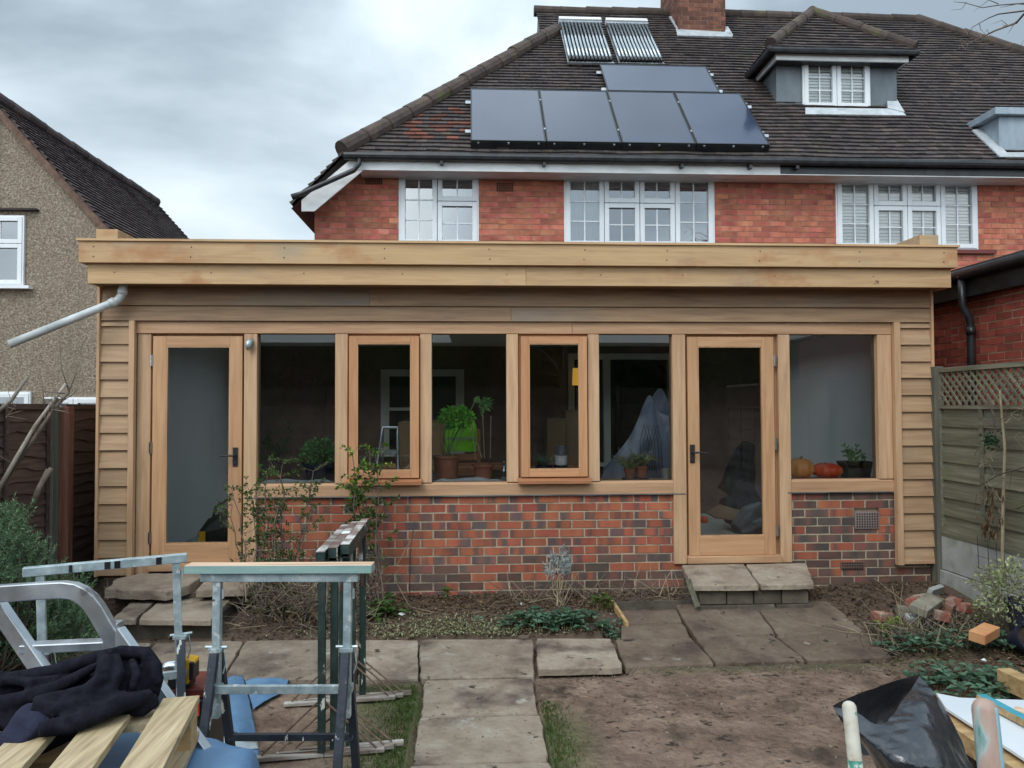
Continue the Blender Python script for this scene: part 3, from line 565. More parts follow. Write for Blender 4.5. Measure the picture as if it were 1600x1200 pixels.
rd.build('ridge_tiles', M['ridge'], house); rd = MB(); hip_t = PR(868, 53); ridge(rd, (-1.65, 2.97, 5.03), (hip_t.x, hip_t.y, hip_t.z+.05), r=.115, L=.42)
rd.build('hip_tiles', M['ridge'], house); rd = MB(); ridge(rd, (8.2, 6.7, 8.85), (12.4, 3.2, 5.2), r=.1, L=.42)
rd.build('hip_tiles', M['ridge'], house)
eb = MB(); z0e, z1e = 4.795, 4.93
a = PY(545, 250, 3.0).x; b = PY(1220, 262, 3.0).x
eb.box(a, 3.02, z0e, b, 3.06, z1e); eb.prism([PY(471, 330, 3.03), PY(471, 313, 3.03), PY(548, 249, 3.03), PY(590, 250, 3.03), PY(572, 262, 3.03), PY(491, 330, 3.03)], (0, .03, 0))
eb.box(b, 3.025, 4.80, 13.4, 3.055, 4.812)
eb.build('fascia', M['dirtywhite'], house)
ee = MB(); ee.box(b, 3.02, 4.815, 13.4, 3.05, 4.93); ee.build('fascia', M['gutter'], house); ee = MB(); ee.box(-1.45, 3.065, 4.80, 13.4, HW-.01, 4.813); ee.build('soffit', M['dirtywhite'], house)
gt = MB()
gt.tube([(-1.62, 2.95, 4.955), (13.4, 2.95, 4.955)], .052, 10)
for px in (690, 850, 1065, 1172, 1245): q = PY(px, 252, 2.97); gt.box(q.x-.02, 2.94, 4.86, q.x+.02, 3.02, 4.93)
gt.build('gutter', M['gutter'], house)
dp = MB(); dp.tube([PY(562, 248, 2.93), PY(561, 256, 2.93), PY(553, 266, 2.9), PY(470, 303, 2.9), PY(456, 308, 2.9)], [.03, .032, .032, .032, .04], 10); dp.build('downpipe', M['gutter'], house, smooth=True)
# chimney
ch = MB(); bricks(ch, 3.58, 4.41, 7.9, 9.6, 'y', 6.08, -1, off=.05); bricks(ch, 6.08, 7.3, 7.9, 9.6, 'x', 3.58, -1); bricks(ch, 6.08, 7.3, 7.9, 9.6, 'x', 4.41, 1)
ch.box(3.60, 6.10, 7.9, 4.39, 7.3, 9.58, 1); ch.box(3.50, 6.0, 9.6, 4.49, 7.38, 9.75, 0)
cho = ch.build('chimney', [M['brickC'] if 'brickC' in M else pmat('sooty brick', [(.3, (.07, .035, .028)), (.55, (.15, .06, .04)), (.72, (.24, .10, .055))], ns=6, rough=.9, bump=.4, bs=60, var=.35, bd=.004), M['mortarH']], house)
fl = MB()
for (x, y, x2, y2, x3, y3, x4, y4) in ((1045, 28, 1058, 50, 1064, 50, 1062, 28), (1056, 48, 1140, 53, 1144, 60, 1058, 58), (1131, 44, 1137, 44, 1145, 58, 1133, 56)):
    fl.prism([PR(x, y, .02), PR(x2, y2, .02), PR(x3, y3, .02), PR(x4, y4, .02)], RN*.03)
fl.build('lead_flashing', M['leadw'], cho)
# dormer with hipped roof
DY = 4.14
dm = MB(); dm.box(4.50, DY, 5.95, 4.885, DY+.04, 6.86); dm.box(4.50, DY+.04, 5.95, 4.54, 5.6, 6.86); dmo = dm.build('dormer_cheek', M['lead'], house)
dm = MB(); dm.box(5.91, DY, 5.95, 6.33, DY+.04, 6.86); dm.box(6.29, DY+.04, 5.95, 6.33, 5.6, 6.86); dm.build('dormer_cheek', M['lead'], house)
wd = upvc(house, 4.885, 5.91, 6.13, 6.88, DY-.03, [(0, .5, 0, 1, 2, 3), (.5, 1, 0, 1, 2, 3)], name='dormer_window', gm='glassB'); blind(4.93, 5.87, 6.17, 6.86, DY+.035, wd)
fr = MB(); fr.prism([PR(1258, 170, .03), PR(1405, 172, .03), PR(1415, 182, .03), PR(1258, 180, .03)], RN*.02); fr.prism([PR(1384, 150, .03), PR(1395, 150, .03), PR(1412, 178, .03), PR(1386, 172, .03)], RN*.035); fr.build('lead_apron', M['leadw'], dmo)
DZ, DY0 = 6.92, 3.86; DXa, DXb = 4.31, 6.46; pit = rad(42)
mid = (DXa+DXb)/2; hr = (DXb-DXa)/2*math.tan(pit)*.84
apx = PY(1264, 8, DY0+.75); hr = apx.z-DZ-.06; mid = apx.x+.12
dr = MB()
dv = Vector((0, .92, hr)); Ld = dv.length; dv.normalize(); dn = Vector((1, 0, 0)).cross(dv)
rooftiles(dr, (0, DY0, DZ), (1, 0, 0), dv, dn, -.04, Ld, lambda v: DXa+(mid-DXa)*max(0, v)/Ld, lambda v: DXb-(DXb-mid)*max(0, v)/Ld, sag=.004)
for s, X in ((-1, DXa), (1, DXb)):
    dv2 = Vector((mid-X, 0, hr)); L2 = dv2.length; dv2.normalize(); dn2 = Vector((0, 1, 0)).cross(dv2)*-1 if s < 0 else Vector((0, 1, 0)).cross(dv2)*-1
    if dn2.z < 0: dn2 = -dn2
    rooftiles(dr, (X, 0, DZ), (0, 1, 0), dv2, dn2, -.04, L2, lambda v: DY0+.92*max(0, v)/L2, lambda v: DY0+2.6, sag=.004)
dr.add([(DXa, DY0+.01, DZ-.02), (DXb, DY0+.01, DZ-.02), (mid, DY0+.9, DZ+hr-.03), (mid, DY0+2.6, DZ+hr-.03), (DXa, DY0+2.6, DZ-.02), (DXb, DY0+2.6, DZ-.02)], [(0, 1, 2), (0, 2, 3, 4), (1, 5, 3, 2), (0, 4, 5, 1)], 0)
dro = dr.build('dormer_roof', M['tile'], house)
rr_ = MB(); ridge(rr_, (DXa, DY0, DZ+.03), (mid, DY0+.92, DZ+hr+.05), r=.085, L=.36); ridge(rr_, (DXb, DY0, DZ+.03), (mid, DY0+.92, DZ+hr+.05), r=.085, L=.36); ridge(rr_, (mid, DY0+.92, DZ+hr+.04), (mid, DY0+2.5, DZ+hr+.04), r=.08, L=.36)
rr_.build('ridge_tiles', M['ridge'], dro)
df = MB(); df.box(DXa+.1, DY0+.06, DZ-.16, DXb-.07, DY0+.09, DZ-.07); df.box(DXa+.1, DY0+.09, DZ-.16, DXa+.13, DY0+1.6, DZ-.07); df.box(DXb-.1, DY0+.09, DZ-.16, DXb-.07, DY0+1.6, DZ-.07); df.build('fascia', M['dirtywhite'], dmo)
dg = MB(); dg.tube([(DXa-.02, DY0+1.6, DZ-.05), (DXa-.02, DY0-.02, DZ-.05), (DXb+.02, DY0-.02, DZ-.05), (DXb+.02, DY0+1.6, DZ-.05)], .045, 8); dg.box(DXa+.14, DY0+.1, DZ-.15, DXb-.11, DY0+1.6, DZ-.13); dg.build('gutter', M['gutter'], dmo)
# small lead-covered dormer, far right
d2 = MB(); q = PR(1556, 243); q2 = PR(1530, 205)
d2.box(7.22, 3.2, 4.9, 9.3, 4.2, 5.70); d2.box(7.12, 3.12, 5.70, 9.4, 4.2, 5.80)
d2o = d2.build('flat_dormer', pmat('blue grey lead', [(.3, (.20, .25, .30)), (.7, (.34, .41, .47))], scale=(1, 1, .4), ns=5, rough=.45, bump=.3, bs=10, var=.1, bd=.02), house, bevel=.01); d3 = MB(); d3.prism([PR(1518, 205, .03), PR(1535, 202, .03), PR(1572, 240, .03), PR(1600, 240, .03), PR(1602, 247, .03), PR(1562, 247, .03)], RN*.02); d3.build('lead_apron', M['leadw'], d2o)
for (x, y) in ((1447, 184), (1351, 238)): pass
# ------------------------------------------------------------------ solar panels
def rp(u, v, h): return RP+Vector((u, 0, 0))+RV*v+RN*h
H0 = .09
def vof(x, y): p = PR(x, y, H0+.035); return (p-RP).dot(RV), p.x
vb, xb = vof(735, 219); vt, xt = vof(733, 138); xr = vof(1204, 226)[1]
PVS = []
def pvpanel(u0, u1, v0, v1, label, skirt=True):
    t = thing('solar_module', label, 'solar panel', tuple(rp((u0+u1)/2, v0, H0)), 'black solar panels on the house roof'); PVS.append(t)
    f = MB(); w = .018
    def q(m, a, b, c, d, h0, h1): m.add([rp(a, c, h0), rp(b, c, h0), rp(b, d, h0), rp(a, d, h0), rp(a, c, h1), rp(b, c, h1), rp(b, d, h1), rp(a, d, h1)], [(0, 3, 2, 1), (4, 5, 6, 7), (0, 1, 5, 4), (1, 2, 6, 5), (2, 3, 7, 6), (3, 0, 4, 7)])
    q(f, u0, u1, v0, v0+w, H0, H0+.036); q(f, u0, u1, v1-w, v1, H0, H0+.036); q(f, u0, u0+w, v0+w, v1-w, H0, H0+.036); q(f, u1-w, u1, v0+w, v1-w, H0, H0+.036)
    f.build('frame', M['black'], t)
    c = MB(); q(c, u0+w, u1-w, v0+w, v1-w, H0+.004, H0+.032); c.build('cell_face', M['pv'], t)
    k = MB()
    for vv in (v0+(v1-v0)*.22, v0+(v1-v0)*.78): k = MB(); q(k, u1-.006, u1+.016, vv-.02, vv+.02, H0+.02, H0+.042); k.build('clamp', M['alu'], t)
    if skirt:
        s = MB(); q(s, u0, u1, v0-.012, v0-.004, .01, H0+.02); s.build('mesh_guard', M['black'], t)
        for i in (0.1, .5, .9): s = MB(); q(s, u0+(u1-u0)*i-.012, u0+(u1-u0)*i+.012, v0-.03, v0-.012, H0+.0, H0+.02); s.build('clip', M['alu'], t)
    return t
names = ['leftmost solar panel of the lower row, nearest the sloping hip', 'second solar panel from the left in the lower row of four', 'third solar panel from the left in the lower row of four', 'rightmost solar panel of the lower row, nearest the dormer']
pw = (xr-xb)/4
for i in range(4): pvpanel(xb+i*pw+.004, xb+(i+1)*pw-.006, vb, vt, names[i])
v2b = vt+.02; v2t, u2a = vof(937, 100); u2b = vof(1101, 100)[1]
pvpanel(u2a, u2b, v2b, v2t, 'single sideways solar panel above the row of four', False)
for (u, v) in ((u2a-.06, v2b+.15), (u2a-.06, v2b+.75), (u2b+.06, v2b+.15), (u2b+.06, v2b+.75), (xb-.05, vb+.4), (xb-.05, vt-.3), (xr+.05, vb+.3), (xr+.05, vt-.3)): pass
for i, (u, v) in ((4, (u2a-.03, v2b+.15)), (4, (u2a-.03, v2b+.75)), (4, (u2b+.03, v2b+.15)), (4, (u2b+.03, v2b+.75)), (0, (xb-.03, vb+.35)), (0, (xb-.03, vt-.35)), (3, (xr+.03, vb+.35)), (3, (xr+.03, vt-.35))):
    m = MB(); m.beam(rp(u-.04, v, H0-.02), rp(u+.05, v, H0-.02), .04, .04); m.build('rail_end', M['alu'], PVS[i])
def thermal(xa, ya, xb_, yb_, xc, label):
    h = .12; p0 = PR(xa, ya, h); p1 = PR(xc, ya+1, h); pb = PR(xb_, yb_, h)
    u0, u1 = p0.x, p1.x; v1 = (p0-RP).dot(RV); v0 = (pb-RP).dot(RV)
    t = thing('solar_tube_collector', label, 'solar collector', tuple(rp((u0+u1)/2, v0, h)), 'evacuated tube collectors near the ridge')
    m = MB(); m.beam(rp(u0, v1, h), rp(u1, v1, h), .10, .11, RN); m.build('header', M['upvc'], t, bevel=.01)
    m = MB(); m.beam(rp(u0, v1-.1, h), rp(u1, v1-.1, h), .05, .06, RN); m.build('manifold', M['alu'], t)
    m = MB(); n = 12
    for i in range(n): u = u0+.04+(u1-u0-.08)*i/(n-1); m.tube([rp(u, v0+.06, h), rp(u, v1-.06, h)], .021, 8)
    m.build('glass_tubes', M['tubeglass'], t, smooth=True)
    m = MB()
    for i in range(n): u = u0+.04+(u1-u0-.08)*i/(n-1); m.tube([rp(u, v0-.02, h), rp(u, v0+.09, h)], .025, 8)
    m.build('end_caps', M['black'], t, smooth=True)
    m = MB(); m.beam(rp(u0, v0-.05, h-.04), rp(u1, v0-.05, h-.04), .03, .03, RN); m.beam(rp(u0+.02, v0, h-.05), rp(u0+.02, v1, h-.05), .03, .02, RN); m.beam(rp(u1-.02, v0, h-.05), rp(u1-.02, v1, h-.05), .03, .02, RN); m.build('rack', M['alu'], t)
M['tubeglass'] = pmat('silvery glass tube', [(.3, (.32, .37, .40)), (.7, (.42, .48, .52))], ns=5, rough=.12, bump=0, var=.1, metal=.5, coat=1.)
thermal(873, 32, 887, 92, 939, 'left evacuated tube collector under the ridge, beside the gablet')
thermal(946, 34, 962, 93, 1011, 'right evacuated tube collector under the ridge, towards the chimney')
# ================================================================== pebbledash house, left
nh = thing('pebbledash_house', 'pebbledashed neighbouring house with steep tiled gable beyond the brown lapped fence', 'house', (-7.2, 8, 0))
nb = MB(); n1 = (-5.25, 4.22); apx_ = (-7.2, 6.42); n0 = (-9.15, 4.22)
nb.prism([(-9.0, 5, 0), (-5.36, 5, 0), (-5.36, 5, 4.28), (-7.2, 5, 6.36), (-9.0, 5, 4.33)], (0, 5.9, 0)); nb.build('wall', M['pebble'], nh)
nrt = MB(); Vn = Vector((-1.62, 0, 1.83)).normalized(); Nn_ = Vector((1.83, 0, 1.62)).normalized(); E0 = Vector((-5.48, 0, 4.48))-Vn*.45; Ln = (-7.2-E0.x)/Vn.x
rooftiles(nrt, tuple(E0), (0, 1, 0), Vn, Nn_, 0, Ln, lambda v: 4.9, lambda v: 10.96-(0 if v > Ln*.55 else 0), mi=0, sag=.006, gauge=.105, tw=.17)
Vm = Vector((1.62, 0, 1.83)).normalized(); Nm = Vector((-1.83, 0, 1.62)).normalized(); E1 = Vector((-14.4-E0.x, 0, E0.z))
rooftiles(nrt, tuple(E1), (0, 1, 0), Vm, Nm, 0, Ln, lambda v: 4.9, lambda v: 10.96, mi=0, sag=.006, gauge=.21, tw=.34)
nrt.build('roof', M['tileN'], nh)
nr = MB(); ridge(nr, (-7.2, 4.9, 6.45), (-7.2, 10.96, 6.45), r=.10, L=.45); nr.build('ridge_tiles', M['tileN'], nh)
uc = MB(); a_, b_ = Vector((-7.2, 4.93, 6.40)), Vector((E0.x, 4.93, E0.z)); dd = (b_-a_).normalized(); pn = Vector((-dd.z, 0, dd.x)); pn = pn if pn.z < 0 else -pn
uc.prism([a_, b_, b_+pn*.10, a_+pn*.10], (0, .06, 0)); uc.build('verge', M['brickB'] if False else pmat('brown verge mortar', [(.3, (.085, .05, .038)), (.7, (.18, .115, .085))], ns=9, rough=.95, bump=.5, bs=30, var=.2), nh)
upvc(nh, -8.1, -6.70, 3.58, 4.64, 4.96, [(0, .5, 0, 1, 2, 3), (.5, 1, .6, 1, 2, 1), (.5, 1, 0, .6, 1, 1)])
ws = MB(); ws.box(-8.1, 4.992, 3.58, -6.72, 4.997, 4.64); ws.box(-8.0, 4.992, .9, -6.59, 4.997, 1.99); ws.box(-6.38, 4.992, .9, -5.51, 4.997, 1.90); ws.build('dark_room_backing', M['dark'], nh)  # black backing close behind the panes, coloured as unlit rooms
ws = MB(); ws.box(-8.2, 4.88, 3.53, -6.58, 5.0, 3.575); ws.build('sill', M['upvc'], nh)
ws = MB(); ws.box(-8.2, 4.92, 4.71, -6.50, 5.0, 4.735, j=.01); ws.build('drip_tile', M['tileN'], nh)
upvc(nh, -8.0, -6.57, .9, 1.995, 4.96, [(0, .5, 0, 1, 1, 2), (.5, 1, 0, 1, 1, 2)])
upvc(nh, -6.39, -5.50, .9, 1.91, 4.96, [(0, .5, 0, 1, 1, 2), (.5, 1, 0, 1, 1, 2)])
# ================================================================== neighbour's brick extension, right
sx_ = thing('brick_extension', "neighbour's red brick extension with black fascia beyond the lattice-topped fence", 'building', (6.5, .5, 0))
q = MB(); bricks(q, -4.5, 3.36, 0, 2.85, 'x', 5.0, -1, L=.225); q.box(5.02, -4.5, 0, 8.5, 3.33, 2.84, 1); q.build('wall', [M['brickN'], M['mortarN']], sx_)
q = MB(); q.box(4.90, -4.6, 2.82, 4.93, 3.3, 3.06); q.box(4.93, -4.6, 2.82, 5.03, 3.3, 2.84); q.build('fascia', M['black'], sx_)
q = MB(); q.tube([(4.86, -4.6, 3.04), (4.86, 3.3, 3.04)], .055, 10); q.build('gutter', M['gutter'], sx_, smooth=True)
q = MB(); q.box(4.88, -4.6, 3.06, 8.6, 3.35, 3.12); q.build('roof', M['membrane'], sx_)
q = MB(); yd = .5; q.tube([(4.86, yd, 3.0), (4.86, yd, 2.74), (4.93, yd, 2.62), (4.945, yd, 2.5), (4.945, yd, .2)], [.036]*5, 12); q.tube([(4.945, yd, 2.44), (4.945, yd, 2.52)], .043, 12); q.tube([(4.945, yd, 1.9), (4.945, yd, 1.96)], .043, 12); q.build('downpipe', M['gutter'], sx_, smooth=True)
# ================================================================== garden room
gr = thing('garden_room', 'timber clad garden room with oak doors, windows and brick plinth', 'garden room', (.5, 1.6, 0))
ZB = .96
q = MB()
def altb(u, z):
    if z < .40 and R.random() < (.75 if z < .25 else .45): return R.choice((2, 2, 3))
    return 3 if u > 2.8 and R.random() < .75 else 0
dh = [(-2.05, -1.95, .32, 1), (1.9, 2.87, .32, 1)]
cut = [(-3.5, -1.975, .32, 1.2), (1.90, 2.87, .32, 1.2), (3.868, 4.6, .32, 1.2), (3.49, 3.72, .62, .775)]
bricks(q, -3.19, 4.2, -.115, ZB, 'y', .03, -1, cut, H=.0768, alt=altb, jt=.0135)
q.build('brick_plinth', [M['brickG'], M['mortar'], M['brickB'], M['brickGd']], gr)
q = MB(); q.box(-3.18, .065, -.2, -2.0, .3, .31); q.box(-1.96, .065, -.2, 1.89, .3, .955); q.box(2.88, .065, -.2, 3.86, .3, .955); q.box(3.86, .065, -.2, 4.18, .3, .31); q.box(1.89, .065, -.2, 2.88, .3, .31); q.box(-2.0, .065, -.2, -1.96, .3, .31); q.build('block_core', M['mortar'], gr)
q = MB(); q.box(-1.97, -.004, .953, 1.92, .05, .962); q.box(2.86, -.004, .953, 3.87, .05, .962); q.build('damp_proof_strip', M['lead'], gr)
# posts, beam, sill rails
def vpost(x0, x1, z0, z1, y0=-.0, y1=.12): q = MB(); q.box(x0, y0, z0, x1, y1, z1); q.build('post', M['post_v'], gr, bevel=.003)
for x0, x1, z in ((-1.996, -1.885, .33), (-1.205, -1.096, 1.077), (-.458, -.356, 1.077), (.31, .415, 1.077), (1.043, 1.144, 1.077), (1.813, 1.93, .33), (2.788, 2.895, .33), (3.717, 3.848, 1.077)): vpost(x0, x1, z, 2.398)
vpost(-2.916, -2.80, .30, 2.398, .01)
for x0, x1 in ((-1.884, 1.812), (2.896, 3.848)):
    q = MB(); q.add([(x0, -.002, .963), (x1, -.002, .963), (x1, -.002, 1.058), (x0, -.002, 1.058), (x0, .12, .963), (x1, .12, .963), (x1, .12, 1.078), (x0, .12, 1.078), (x0, .02, 1.076), (x1, .02, 1.076)], [(0, 1, 2, 3), (3, 2, 9, 8), (8, 9, 6, 7), (7, 6, 5, 4), (4, 5, 1, 0), (0, 3, 8, 7, 4), (1, 5, 6, 9, 2)])
    q.build('sill_rail', M['post_h'], gr)
q = MB(); q.box(-2.916, -.006, 2.40, .9, .12, 2.505); q.box(.903, -.006, 2.40, 3.848, .12, 2.505); q.build('head_beam', M['post_h'], gr, bevel=.003)
# fixed panes
for x0, x1 in ((-1.885, -1.205), (-.356, .31), (1.144, 1.813), (2.895, 3.717)):
    q = MB(); q.quad((x0, .06, 1.077), (x1, .06, 1.077), (x1, .06, 2.399), (x0, .06, 2.399)); q.build('window_pane', M['glass'], gr)
# casements
for x0, x1 in ((-1.079, -.466), (.438, 1.031)):
    w = .07; z0, z1 = 1.122, 2.373
    q = MB(); q.box(x0, -.035, z0, x0+w, .03, z1); q.box(x1-w, -.035, z0, x1, .03, z1)
    q2 = MB(); q2.box(x0+w, -.035, z1-.063, x1-w, .03, z1); q2.box(x0+w, -.035, z0, x1-w, .03, z0+.067)
    mb = MB(); mb.v = q.v+q2.v; mb.f = q.f+[tuple(len(q.v)+i for i in f) for f in q2.f]; mb.mi = [0]*len(q.f)+[1]*len(q2.f); mb.r = q.r+q2.r
    wo_ = mb.build('casement_window', [M['case_v'], M['case_h']], gr, bevel=.004)
    gq = MB(); gq.quad((x0+w, -.005, z0+.067), (x1-w, -.005, z0+.067), (x1-w, -.005, z1-.063), (x0+w, -.005, z1-.063)); gq.build('pane', M['glass'], wo_)
    bd_ = MB(); ins = (x0+w, x1-w, z0+.067, z1-.063); t_ = .008
    bd_.box(ins[0], -.034, ins[2], ins[0]+t_, -.008, ins[3]); bd_.box(ins[1]-t_, -.034, ins[2], ins[1], -.008, ins[3]); bd_.box(ins[0]+t_, -.034, ins[3]-t_, ins[1]-t_, -.008, ins[3]); bd_.box(ins[0]+t_, -.034, ins[2], ins[1]-t_, -.008, ins[2]+t_); bd_.build('glazing_bead', M['join_v'], wo_)
    s = MB(); s.add([(x0-.03, -.085, 1.066), (x1+.025, -.085, 1.066), (x1+.025, -.085, 1.092), (x0-.03, -.085, 1.092), (x0-.03, .0, 1.066), (x1+.025, .0, 1.066), (x1+.025, .0, 1.118), (x0-.03, .0, 1.118)], [(0, 1, 2, 3), (3, 2, 6, 7), (0, 4, 5, 1), (0, 3, 7, 4), (1, 5, 6, 2)])
    s.build('sill', M['sillw'], wo_)
    gp = MB(); gp.box(x0-.017, .035, z0, x0, .1, z1+.025); gp.box(x1, .035, z0, x1+.01, .1, z1+.025); gp.box(x0, .035, z1, x1, .1, z1+.025); gp.build('rebate', M['case_v'], wo_)
# doors
def door(x0, x1, g0, g1, zg0, zg1, hx, lev, hinx, side):
    z0, z1 = .402, 2.374; y0, y1 = .0, .055
    mb = MB(); mb.box(x0, y0, z0, g0, y1, z1, 0); mb.box(g1, y0, z0, x1, y1, z1, 0); mb.box(g0, y0, zg1, g1, y1, z1, 1); mb.box(g0, y0, z0, g1, y1, zg0, 1)
    d = mb.build('door', [M['join_v'], M['join_h']], gr, bevel=.003)
    q = MB(); q.quad((g0, .03, zg0), (g1, .03, zg0), (g1, .03, zg1), (g0, .03, zg1)); q.build('pane', M['glass'], d)
    q = MB(); t_ = .01
    for c in ((g0, zg0, g0+t_, zg1), (g1-t_, zg0, g1, zg1), (g0+t_, zg1-t_, g1-t_, zg1), (g0+t_, zg0, g1-t_, zg0+t_)): q.box(c[0], .003, c[1], c[2], .028, c[3])
    q.build('glazing_bead', M['join_v'], d)
    q = MB(); q.box(hx-.022, -.010, 1.235, hx+.022, .0, 1.40); q.tube([(hx, -.01, 1.33), (hx, -.05, 1.33)], .011, 8); q.tube([(hx, -.05, 1.33), (hx+lev*.05, -.055, 1.331), (hx+lev*.125, -.052, 1.326)], [.010, .009, .006], 8); q.tube([(hx, -.012, 1.262), (hx, -.016, 1.262)], .012, 10); q.build('handle', M['ironm'], d, bevel=.002)
    for hz in (2.16, 1.40, .62): q = MB(); q.tube([(hinx, -.006, hz-.05), (hinx, -.006, hz+.05)], .008, 8); q.box(hinx-.014, -.003, hz-.05, hinx+.014, .0015, hz+.05); q.build('hinge', M['chrome'], d)
door(-2.78, -2.012, -2.665, -2.117, .564, 2.286, -2.065, -1, -2.79, 0)
door(1.95, 2.746, 2.044, 2.64, .572, 2.289, 1.985, 1, 2.757, 1)
for a, b in ((-2.80, -1.997), (1.931, 2.787)):
    q = MB(); q.box(a, -.035, .335, b, .12, .400); q.build('threshold', M['post_h'], gr, bevel=.006)
    q = MB(); q.box(a, .056, .4, a+.018, .12, 2.399); q.box(b-.018, .056, .4, b, .12, 2.399); q.box(a+.018, .056, 2.376, b-.018, .12, 2.399); q.build('door_frame', M['join_v'], gr)
q = MB(); q.box(1.92, .062, .385, 2.80, .3, .398); q.box(-2.82, .062, .385, -1.99, .3, .398); q.build('inner_step', M['floor'], gr)
# cladding
def lap(mb, x0, x1, z0, z1, yb, mi=0):
    mb.add([(x0, yb-.040, z0), (x1, yb-.040, z0), (x1, yb-.016, z1), (x0, yb-.016, z1), (x0, yb, z0), (x1, yb, z0), (x1, yb, z1), (x0, yb, z1)], [(0, 1, 2, 3), (0, 4, 5, 1), (0, 3, 7, 4), (1, 5, 6, 2), (3, 2, 6, 7)], mi)
for x0, x1 in ((-3.211, -2.965), (3.907, 4.20)):
    q = MB(); z = .308; k = 0
    while z < 2.49: lap(q, x0, x1, z+R.uniform(-.002, .002), min(z+.156, 2.505), .0); z += .1535
    q.build('weatherboarding', M['clad_h'], gr)
q = MB(); sp_ = .35
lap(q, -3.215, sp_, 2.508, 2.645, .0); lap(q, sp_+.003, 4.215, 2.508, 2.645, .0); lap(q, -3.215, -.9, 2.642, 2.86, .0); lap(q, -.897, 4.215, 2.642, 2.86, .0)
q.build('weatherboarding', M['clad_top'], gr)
for x0, x1, z0, z1 in ((-3.234, -3.212, .30, 2.86), (4.201, 4.222, .30, 2.86), (-2.964, -2.917, .30, 2.505), (3.849, 3.906, .30, 2.505)):
    q = MB(); q.box(x0, -.055, z0, x1, .0, z1); q.build('corner_trim', M['clad_v'] if 'clad_v' in M else M['post_v'], gr, bevel=.002)
for X, s in ((-3.2, -1), (4.2, 1)):
    q = MB(); z = .3
    while z < 2.8:
        y0, y1 = .0, 3.38; f_, b_2 = X+s*.035, X+s*.012
        q.add([(f_, y0, z), (f_, y1, z), (b_2, y1, z+.16), (b_2, y0, z+.16), (X, y0, z), (X, y1, z)], [(0, 1, 2, 3), (0, 4, 5, 1)]); z += .1535
    q.box(min(X, X-s*.09), .3, .0, max(X, X-s*.09), 3.38, 2.85); q.build('side_cladding', M['clad_h'], gr)
# roof
Zm = PY(800, 414, -.30).z; Zt = PY(800, 379, -.30).z; Zl = PY(800, 446, -.25).z
XL, XR = PY(123, 390, -.30).x, PY(1496, 398, -.30).x; XL2, XR2 = PY(137, 430, -.25).x, PY(1486, 430, -.25).x
q = MB(); q.box(XL, -.30, Zm, XR, -.268, Zt-.014, 0, .13); q.build('fascia_board', M['fascia'], gr, bevel=.002)
q = MB(); xm = PY(822, 430, -.25).x; q.box(XL2, -.25, Zl, xm-.001, -.22, Zm+.02, 0, .62); q.box(xm+.001, -.25, Zl, XR2, -.22, Zm+.02, 0, .31); q.build('fascia_board', M['fascia'], gr, bevel=.002)
q = MB(); q.box(XL-.015, -.318, Zt-.0125, XR+.015, -.2, Zt+.006); q.build('capping', M['fascia'], gr)
q = MB(); q.box(XL2+.03, -.219, Zl+.012, XR2-.03, .0, Zl+.03); q.build('soffit', M['clad_top'], gr)
q = MB()
for k in range(10):
    x = XL+.12+k*(XR-XL-.24)/9+R.uniform(-.1, .1)*(0 < k < 9)
    for z in (Zt-.06, Zm+.05): q.tube([(x+R.uniform(-.01, .01), -.302, z), (x, -.29, z)], .0065, 6)
    q.tube([(x+.15, -.252, (Zl+Zm)/2+.01), (x+.15, -.24, (Zl+Zm)/2+.01)], .006, 6)
q.build('screws', M['screw'], gr)
for a, b, c_ in ((XL2+.01, -2.0, 0), (4.3, XR2-.01, 1)): pass
for X0, X1, s in ((XL, XL+.04, 0), (XR-.04, XR, 1)):
    q = MB(); q.box(X0, -.266, Zm, X1, 3.35, Zt-.015); q.build('fascia_board', M['fascia'], gr)
for X0, X1 in ((XL2, XL2+.03), (XR2-.03, XR2)):
    q = MB(); q.box(X0, -.218, Zl, X1, 3.35, Zm-.002); q.build('fascia_board', M['fascia'], gr)
sk = [(-2.9, -.25, .85, 2.75), (1.35, 3.9, .85, 2.75)]
def holed(mb, x0, x1, y0, y1, z0, z1):
    mb.box(x0, y0, z0, x1, .85, z1); mb.box(x0, 2.75, z0, x1, y1, z1)
    xs_ = [x0]+[t for s in sk for t in s[:2]]+[x1]
    for i in range(0, len(xs_), 2): mb.box(xs_[i], .85, z0, xs_[i+1], 2.75, z1)
q = MB(); holed(q, XL+.05, XR-.05, -.19, 3.37, 2.885, Zt-.03); q.build('roof', M['membrane'], gr)
q = MB(); holed(q, -3.1, 4.1, .12, 3.37, 2.55, 2.57)
for s in sk:
    q.box(s[0]-.01, s[2]-.01, 2.57, s[0], s[3]+.01, Zt-.02); q.box(s[1], s[2]-.01, 2.57, s[1]+.01, s[3]+.01, Zt-.02); q.box(s[0], s[3], 2.57, s[1], s[3]+.01, Zt-.02); q.box(s[0], s[2]-.01, 2.57, s[1], s[2], Zt-.02)
q.build('ceiling', M['ceil'], gr)
for s in sk: q = MB(); q.box(s[0]-.03, s[2]-.03, Zt-.012, s[1]+.03, s[3]+.03, Zt); q.build('rooflight', M['glass'], gr)
for xa, xb2, s in ((150, 184, 1), (1437, 1466, -1)):
    p = PY(xa, 358 if xa < 800 else 367, .25); p2 = PY(xb2, 358 if xa < 800 else 367, .25)
    q = MB(); q.box(p.x, .25, Zt-.03, p2.x, 3.3, p.z); q.build('parapet_upstand', M['fascia'], gr)
